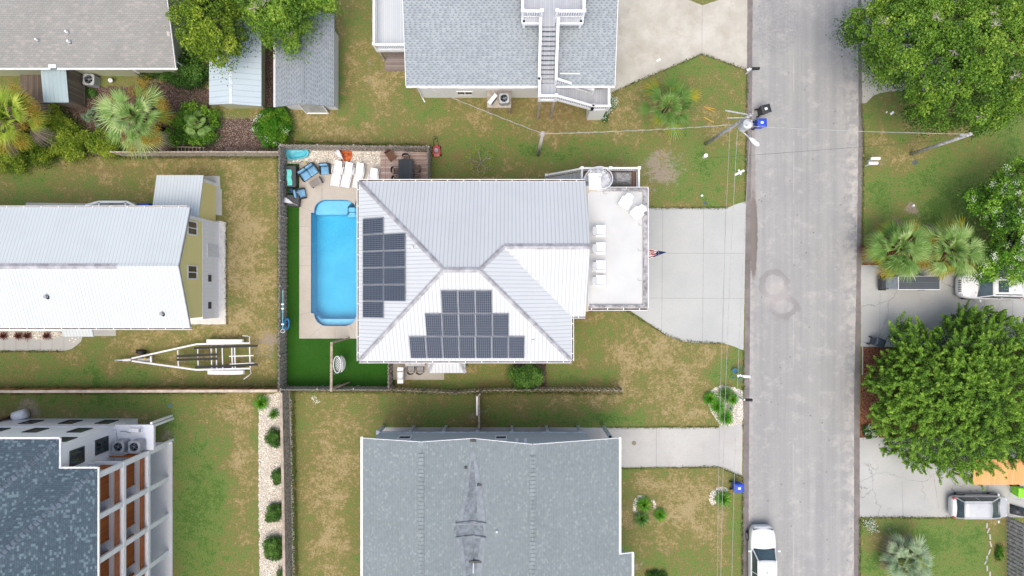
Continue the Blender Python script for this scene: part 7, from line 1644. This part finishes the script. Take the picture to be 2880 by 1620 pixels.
def fan_palm(label, c, z0, rad, nf=30, mt=PALMG, low=PALMY, seeds=8, dead=6, lf=23, lw=.075, elev=(72, -25), pet=.50, sang=None, cat='palm tree', name='palm_tree', vb=0, group=None):
    o = thing(name, label, cat, (c[0], c[1], 0), group=group); top = np.array([c[0], c[1], z0]); G, Y_, D_ = [], [], []; b = MB()
    for i in range(nf + dead):
        f = i/nf; az = i*2.39996 + random.uniform(-.2, .2); el = R(elev[0] + (elev[1]-elev[0])*min(f, 1.1)**.8 + random.uniform(-15, 15)); isd = i >= nf; az += random.uniform(-.35, .35)
        hd = np.array([math.cos(az), math.sin(az), 0]); d = hd*math.cos(el) + np.array([0, 0, math.sin(el)]); Lp = rad*pet*random.uniform(.7, 1.15)*(.45 if i < 7 else 1)*(.65 + .35*min(1, f*1.6)); hub = top + d*Lp
        b.tube([tuple(top), tuple(top + d*Lp*.6 + np.array([0, 0, .05])), tuple(hub)], [.035, .025, .02], 5)
        sd_ = np.array([-math.sin(az), math.cos(az), 0]); nn = np.cross(d, sd_); rl = random.uniform(-.5, .5); sd_, nn = sd_*math.cos(rl) + nn*math.sin(rl), nn*math.cos(rl) - sd_*math.sin(rl); rg = random.uniform(52, 84); lv = random.gauss(.5, .14) + vb + .1*(1-f)
        blade = rad*(1-pet)*random.uniform(.9, 1.12)*(.75 + .25*min(1, f*1.6))
        for k in range(lf):
            t = (k/(lf-1) - .5)*2; a = t*R(rg); fd = d*math.cos(a) + sd_*math.sin(a) + nn*(-.18*abs(t)); fd = fd/np.linalg.norm(fd)
            L_ = blade*(1 - .38*abs(t)**1.5)*random.uniform(.9, 1.08); ws = np.cross(fd, nn); ws /= max(np.linalg.norm(ws), 1e-6); ws = ws*math.cos(.5) + nn*math.sin(.5)*(1 if k % 2 else -1)
            tgt = D_ if isd else (Y_ if (f > .78 and random.random() < .75) else G)
            tgt.append((hub, fd, ws, L_, lw, random.uniform(.08, .25) + (.35 if isd else 0), lv + random.gauss(0, .08)))
    b.build('petioles', foliage('petiole_green', [(0, (.25, .32, .08, 1)), (1, (.25, .32, .08, 1))], 0) if 'petiole_green' not in bpy.data.materials else bpy.data.materials['petiole_green'], o, True)
    strips(G, 'fronds', mt, o)
    if Y_: strips(Y_, 'yellow_fronds', low, o)
    if D_: strips(D_, 'dead_fronds', STRAWM, o)
    if seeds:
        P, D = [], []
        for i in range(seeds):
            az = random.uniform(0, 6.28) if sang is None else R(sang[i % len(sang)] + random.uniform(-12, 12)); r0 = rad*random.uniform(.55, .95); ctr = top + np.array([math.cos(az)*r0, math.sin(az)*r0, random.uniform(.15, .5)]); n = 300
            P.append(ctr + rng.normal(size=(n, 3))*np.array([.2, .2, .1])*rad/2.4); D.append(rng.normal(size=(n, 3)) + np.array([math.cos(az), math.sin(az), 0]))
        P = np.concatenate(P); n = len(P); quads_mesh('seed_stalks', leafquads(P, np.concatenate(D), rng.uniform(.05, .13, n), .35), rng.uniform(0, 1, n), SEED, o)
    b = MB(); b.tube([(c[0], c[1], 0), (c[0], c[1], z0*.5), (c[0], c[1], z0)], [.22, .17, .2], 10); b.build('trunk', BARK, o, True); return o
def rosette(label, px_, py_, rad, n=60, mt=DEEP, h=.25, w_=.05, cat='plant', name='spiky_plant', group=None, tip=0):
    c = W(px_, py_, h); o = thing(name, label, cat, (c[0], c[1], 0), group=group); P = []
    for i in range(n):
        az = i*2.39996; f = i/n; el = R(80 - 74*f**.8); d = np.array([math.cos(az)*math.cos(el), math.sin(az)*math.cos(el), math.sin(el)]); s = np.array([-math.sin(az), math.cos(az), 0])
        P.append((np.array([c[0], c[1], h*.5]) + d*.05, d, s, rad*random.uniform(.8, 1.1)*(.7+.3*f), w_, .22, random.gauss(.55, .2)))
    strips(P, 'leaves', mt, o); b = MB(); b.cyl((c[0], c[1], 0), (c[0], c[1], h*.7), .06, .08, 8); b.build('stem', BARK, o); return o
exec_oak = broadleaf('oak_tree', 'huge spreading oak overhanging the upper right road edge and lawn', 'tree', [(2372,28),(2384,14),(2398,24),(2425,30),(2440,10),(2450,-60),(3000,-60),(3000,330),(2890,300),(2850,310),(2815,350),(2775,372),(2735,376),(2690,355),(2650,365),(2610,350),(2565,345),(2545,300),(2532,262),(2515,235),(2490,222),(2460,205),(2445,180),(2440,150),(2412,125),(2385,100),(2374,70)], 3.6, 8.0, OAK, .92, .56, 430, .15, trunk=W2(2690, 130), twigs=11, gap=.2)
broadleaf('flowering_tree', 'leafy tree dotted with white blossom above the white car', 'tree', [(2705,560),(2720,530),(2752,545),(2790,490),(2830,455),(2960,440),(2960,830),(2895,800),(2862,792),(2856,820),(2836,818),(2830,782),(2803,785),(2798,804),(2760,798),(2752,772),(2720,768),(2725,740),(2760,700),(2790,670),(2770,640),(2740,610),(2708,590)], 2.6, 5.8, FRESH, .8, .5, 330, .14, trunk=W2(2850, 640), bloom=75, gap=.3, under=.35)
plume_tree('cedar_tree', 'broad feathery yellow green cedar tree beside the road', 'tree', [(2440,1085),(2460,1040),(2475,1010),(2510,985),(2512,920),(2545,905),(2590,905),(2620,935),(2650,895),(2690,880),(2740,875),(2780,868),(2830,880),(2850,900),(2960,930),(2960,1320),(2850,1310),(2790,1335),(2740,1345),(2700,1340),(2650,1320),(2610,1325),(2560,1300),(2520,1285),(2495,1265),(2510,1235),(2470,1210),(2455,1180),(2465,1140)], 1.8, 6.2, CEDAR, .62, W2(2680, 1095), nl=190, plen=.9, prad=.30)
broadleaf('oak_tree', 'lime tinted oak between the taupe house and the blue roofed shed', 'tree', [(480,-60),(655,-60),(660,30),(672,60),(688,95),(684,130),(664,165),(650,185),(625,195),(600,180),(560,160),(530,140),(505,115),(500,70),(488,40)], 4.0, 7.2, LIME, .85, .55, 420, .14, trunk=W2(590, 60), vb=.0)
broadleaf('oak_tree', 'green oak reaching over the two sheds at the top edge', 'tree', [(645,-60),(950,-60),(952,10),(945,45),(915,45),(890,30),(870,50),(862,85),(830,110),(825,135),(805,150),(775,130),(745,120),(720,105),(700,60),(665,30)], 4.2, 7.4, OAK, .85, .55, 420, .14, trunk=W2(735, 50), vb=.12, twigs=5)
broadleaf('hedge_shrub', 'dark spreading shrub beneath the taupe house eave corner', 'shrub', [(370,205),(420,200),(500,160),(525,130),(560,150),(580,180),(585,215),(570,235),(545,248),(510,240),(470,225),(430,215)], .5, 1.8, DEEP, .5, .36, 300, .10, kind='shrub', vb=.12)
for i, (poly, lb, vb) in enumerate((([(-60,370),(30,380),(70,410),(85,450),(60,475),(25,485),(-60,470)], 'yellow green shrub at the left picture edge below the palm', .05),
    ([(70,395),(130,400),(150,420),(145,450),(120,462),(90,450),(75,425)], 'dark green shrub second from the left in the hedge row', -.1),
    ([(125,330),(160,325),(200,345),(240,370),(245,410),(235,440),(190,445),(150,430),(130,395)], 'large lime green shrub in the middle of the hedge row', .1),
    ([(235,378),(280,370),(320,385),(340,410),(325,432),(290,440),(250,430)], 'rounded green shrub at the right end of the hedge row', .0),
    ([(145,300),(170,295),(180,320),(165,338),(148,325)], 'small bright shrub beside the lean-to', .1), ([(60,345),(120,335),(135,370),(120,400),(80,400),(60,380)], 'olive shrub between the left palm and the hedge row', -.12))):
    broadleaf('shrub', lb, 'shrub', poly, .6, 2.3, LIME, .56, .40, 360, .10, kind='shrub', vb=vb+.12)
broadleaf('shrub', 'mixed green thicket right of the large palm', 'shrub', [(495,305),(540,290),(605,300),(615,350),(600,395),(560,405),(510,400),(480,420),(462,400),(480,350)], .4, 1.5, FRESH, .55, .36, 220, .11, kind='shrub', vb=-.08, gap=.3)
broadleaf('flowering_shrub', 'bright green shrub with cream blossom at the fence corner', 'shrub', [(718,335),(735,310),(790,305),(812,330),(818,370),(800,402),(760,418),(725,400),(716,365)], .6, 1.9, BRIGHT, .5, .36, 420, .09, kind='shrub', bloom=7, vb=.1)
broadleaf('round_bush', 'clipped round green bush against the lower eave of the metal roofed house', 'bush', [(1480-43*math.cos(R(a)), 1058-39*math.sin(R(a))) for a in range(0, 360, 24)], .9, 2.0, DEEP, .42, .30, 420, .085, kind='shrub', vb=.3, fall=.7, gap=0)
for (x, y, r, lb) in ((766, 1237, 23, 'small green shrub in the shell bed, first from the top'), (777, 1345, 18, 'small green shrub in the shell bed, second from the top'), (774, 1442, 28, 'broad green shrub in the shell bed, third from the top'), (769, 1542, 30, 'broad green shrub in the shell bed, fourth from the top'), (790, 1617, 10, 'shrub cut by the lower picture edge in the shell bed')):
    broadleaf('shrub', lb, 'shrub', [(x-r*math.cos(R(a))*q_, y-r*1.2*math.sin(R(a))*q_) for a, q_ in [(a_, random.uniform(.6, 1.2)) for a_ in range(0, 360, 40)]], .25, .9, DEEP, .3, .24, 300, .075, kind='shrub', vb=.22, fall=.4, group='shrubs along the shell bed')
broadleaf('flower_clump', 'flowering plants at the foot of the white staircase skirt', 'plants', [(1705,270),(1725,262),(1732,290),(1718,320),(1698,345),(1692,335),(1705,300)], .15, .5, BRIGHT, .3, .2, 160, .07, kind='shrub', bloom=14, vb=-.1)
broadleaf('shrub', 'low green shrub at the far right of the lower lawn', 'shrub', [(2800,1545),(2815,1540),(2822,1560),(2815,1580),(2802,1572)], .2, .6, BRIGHT, .3, .2, 200, .07, kind='shrub')
broadleaf('flower_clump', 'dark leaves and white flowers at the mulch corner by the road', 'plants', [(2428,1200),(2445,1195),(2470,1210),(2468,1228),(2440,1230),(2428,1222)], .12, .4, DEEP, .3, .2, 150, .08, kind='shrub', bloom=9)
broadleaf('flower_clump', 'tiny white flowers by the road at the lower lawn corner', 'plants', [(2428,1466),(2445,1462),(2468,1485),(2460,1495),(2432,1480)], .08, .25, DEEP, .3, .16, 60, .07, kind='shrub', bloom=10)
broadleaf('shrub', 'dark low shrub at the bottom edge of the lower lawn', 'shrub', [(1822,1612),(1850,1606),(1872,1612),(1880,1650),(1820,1650)], .2, .6, DEEP, .3, .22, 240, .07, kind='shrub')
broadleaf('shrub', 'small weeds beside the grey air conditioner', 'plants', [(232,245),(262,248),(275,262),(262,275),(236,268)], .08, .4, DEEP, .3, .2, 160, .07, kind='shrub', vb=.15)
# palms
fan_palm('large pale green fan palm with golden seed stalks below the taupe roof', W2(372, 326, 4.2), 4.0, 2.75, 38, PALMG, PALMY, 16, 7, vb=.12, sang=(62, 45, 30, 75, -30, -45, -60, -95))
fan_palm('yellowing fan palm cut by the left picture edge', W2(12, 330, 4.0), 3.8, 2.75, 36, PALML, PALMY, 16, 6, vb=0, sang=(40, 15, 60, -50, -70, -90, -20))
fan_palm('slender young fan palm on the upper front lawn', W2(1885, 290, 2.4), 2.0, 2.5, 24, PALMG, PALMY, 0, 0, vb=-.15, pet=.52, lf=18, elev=(60, 2))
fan_palm('left of the twin fan palms beside the road', W2(2538, 698, 3.4), 3.2, 2.5, 42, PALMG, PALMY, 5, 5, vb=-.08); fan_palm('right of the twin fan palms, next to the flowering tree', W2(2685, 700, 3.6), 3.4, 2.6, 42, PALMG, PALMY, 6, 5, vb=.0)
fan_palm('silvery green fan palm on the lower right lawn', W2(2565, 1582, 2.2), 1.9, 2.1, 30, PALMS, PALMS, 0, 8, vb=.05)
fan_palm('small fan palm among shrubs right of the large palm', W2(545, 345, 1.8), 1.5, 1.2, 16, PALMG, PALMG, 0, 0, cat='palm', vb=-.15)
fan_palm('dusty green young palm left of the large palm', W2(255, 325, 1.2), 1.0, .85, 14, PALMS, PALMS, 0, 0, cat='palm', vb=-.4, lf=16)
# yuccas and rosettes
for (x, y, r, mt_, lb) in ((733, 1134, .75, BRIGHT, 'bright spiky rosette at the top left of the shell bed'), (768, 1165, .5, DEEP, 'dark spiky rosette just below the bright one in the shell bed'), (1812, 1420, .72, BRIGHT, 'topmost spiky plant in the ring bed on the lower lawn'), (1805, 1462, .75, DEEP, 'lowest spiky plant in the ring bed on the lower lawn'), (1857, 1450, .62, BRIGHT, 'right hand spiky plant in the ring bed on the lower lawn'), (2035, 1403, .8, BRIGHT, 'spiky plant in the crescent bed below the blue bin'),
    (2042, 1110, .85, DEEP, 'uppermost spiky plant in the roadside shell bed'), (1998, 1122, .7, BRIGHT, 'left spiky plant in the roadside shell bed'), (2062, 1122, .6, BRIGHT, 'right spiky plant in the roadside shell bed'), (2020, 1145, .75, BRIGHT, 'middle spiky plant in the roadside shell bed'), (2041, 1175, .8, BRIGHT, 'lowest spiky plant in the roadside shell bed'), (2056, 1150, .3, PALMS, 'small blue grey rosette among the shells by the road')):
    rosette(lb, x, y, r, 95 if r > .5 else 50, mt_, .4, .075, group='spiky plants in the beds')
stones('white_stones', arc(1803, 1425, 23, 32, 60, 250, 12) + arc(1803, 1425, 13, 20, 250, 60, 12), 220, .03, .07, .005); stones('white_stones', arc(2030, 1402, 35, 32, 60, 215, 12) + arc(2033, 1404, 22, 20, 215, 60, 12), 260, .03, .08, .005); stones('white_stones', arc(1825, 1425, 20, 25, -20, 60, 6) + arc(1825, 1425, 14, 18, 60, -20, 6), 60, .03, .07, .005)
# pampas like tuft at the shrub, red plants by the yellow house, road edge shrubs
rosette('arching grass tuft on the right of the cream flowering shrub', 803, 350, 1.1, 70, PALMG, .5, .04, name='grass_tuft')
REDL = foliage('red_leaves', [(0, (.07, .02, .015, 1)), (1, (.2, .07, .05, 1))])
for i, x in enumerate((8, 50, 75, 130)): rosette(('leftmost', 'second', 'third', 'rightmost')[i] + ' dark red plant along the front of the yellow house', x, 945, .42, 40, REDL, .2, .06, name='red_plant', group='dark red plants by the walkway')
rosette('reddish grass plant between the road and the left twin palm', 2434, 705, .75, 80, REDL, .3, .05, name='red_plant')
# bare little tree with pale twigs
o = thing('bare_sapling', 'nearly leafless sapling with pale twigs on the upper lawn', 'sapling', W(1352, 460, 0)); b = MB(); c_ = Vector(W(1352, 458, 0)); P = []
def twig(p, d, L, r, k):
    q = p + d*L; b.tube([p, p.lerp(q, .5) + Vector((random.uniform(-.04, .04),)*3), q], [r, r*.8, r*.6], 5)
    if k == 0: P.append(np.array(q) + rng.normal(size=(7, 3))*.12); return
    for _ in range(3 if k > 1 else 2): twig(q, (d + Vector((random.uniform(-.8, .8), random.uniform(-.8, .8), random.uniform(-.1, .4)))).normalized(), L*.62, r*.62, k-1)
for a in (30, 100, 170, 240, 310): twig(c_ + Vector((0, 0, .1)), Vector((math.cos(R(a)), math.sin(R(a)), .7)).normalized(), .55, .035, 3)
b.build('twigs', TWIG, o, True); P = np.concatenate(P); n = len(P); quads_mesh('leaves', leafquads(P, rng.normal(size=(n, 3)), rng.uniform(.06, .1, n), .6), rng.uniform(.5, 1, n), LIME, o)
# dry twiggy patch and grass tufts along the edges
def tufts(name, lines, n, mt, h=.12, spread=.12):
    P, D = [], []
    segs = []; 
    for L in lines:
        for p, q in zip(L[:-1], L[1:]): a, c_ = Vector(W2(*p)), Vector(W2(*q)); segs.append((a, c_, (c_-a).length))
    tot = sum(s[2] for s in segs)
    for a, c_, l in segs:
        k = int(n*l/tot); t = rng.uniform(0, 1, (k, 1)); base = np.array(a)[None]*(1-t) + np.array(c_)[None]*t + rng.normal(size=(k, 2))*spread; P.append(np.concatenate([base, rng.uniform(.02, h, (k, 1))], 1)); D.append(rng.normal(size=(k, 3)) + np.array([0, 0, .8]))
    P = np.concatenate(P); m_ = len(P); o = quads_mesh(name, leafquads(P, np.concatenate(D), rng.uniform(.08, .2, m_), .2, .2), rng.uniform(0, 1, m_), mt, None); return tag(o, kind='stuff')
MEAD = foliage('grass_blades', [(0, (.03, .07, .01, 1)), (.5, (.08, .13, .02, 1)), (1, (.2, .2, .07, 1))], .2)
tufts('grass', [[(330,442),(785,444)],[(0,1092),(785,1090)],[(785,420),(785,1095)],[(820,1100),(1750,1106)],[(812,402),(1208,410)],[(826,1100),(836,1620)],[(0,1104),(640,1104)],[(1208,410),(1208,500)]], 16000, MEAD, .22, .10)
tufts('grass', [[(2421,291),(2428,400),(2424,690)],[(2090,1195),(2088,1200)],[(2096,570),(2101,200)],[(2091,985),(2090,1100)],[(2088,1340),(2087,1620)],[(2418,1455),(2417,1620)],[(1640,585),(2044,585)],[(2037,966),(1920,960),(1870,940),(1650,805)],[(1715,262),(1974,152),(2102,198)],[(1705,1202),(2022,1201)],[(1745,1317),(2022,1313),(2087,1340)],[(2418,1455),(2690,1456)],[(182,988),(0,988)],[(636,620),(638,912)]], 9000, MEAD, .1, .06)
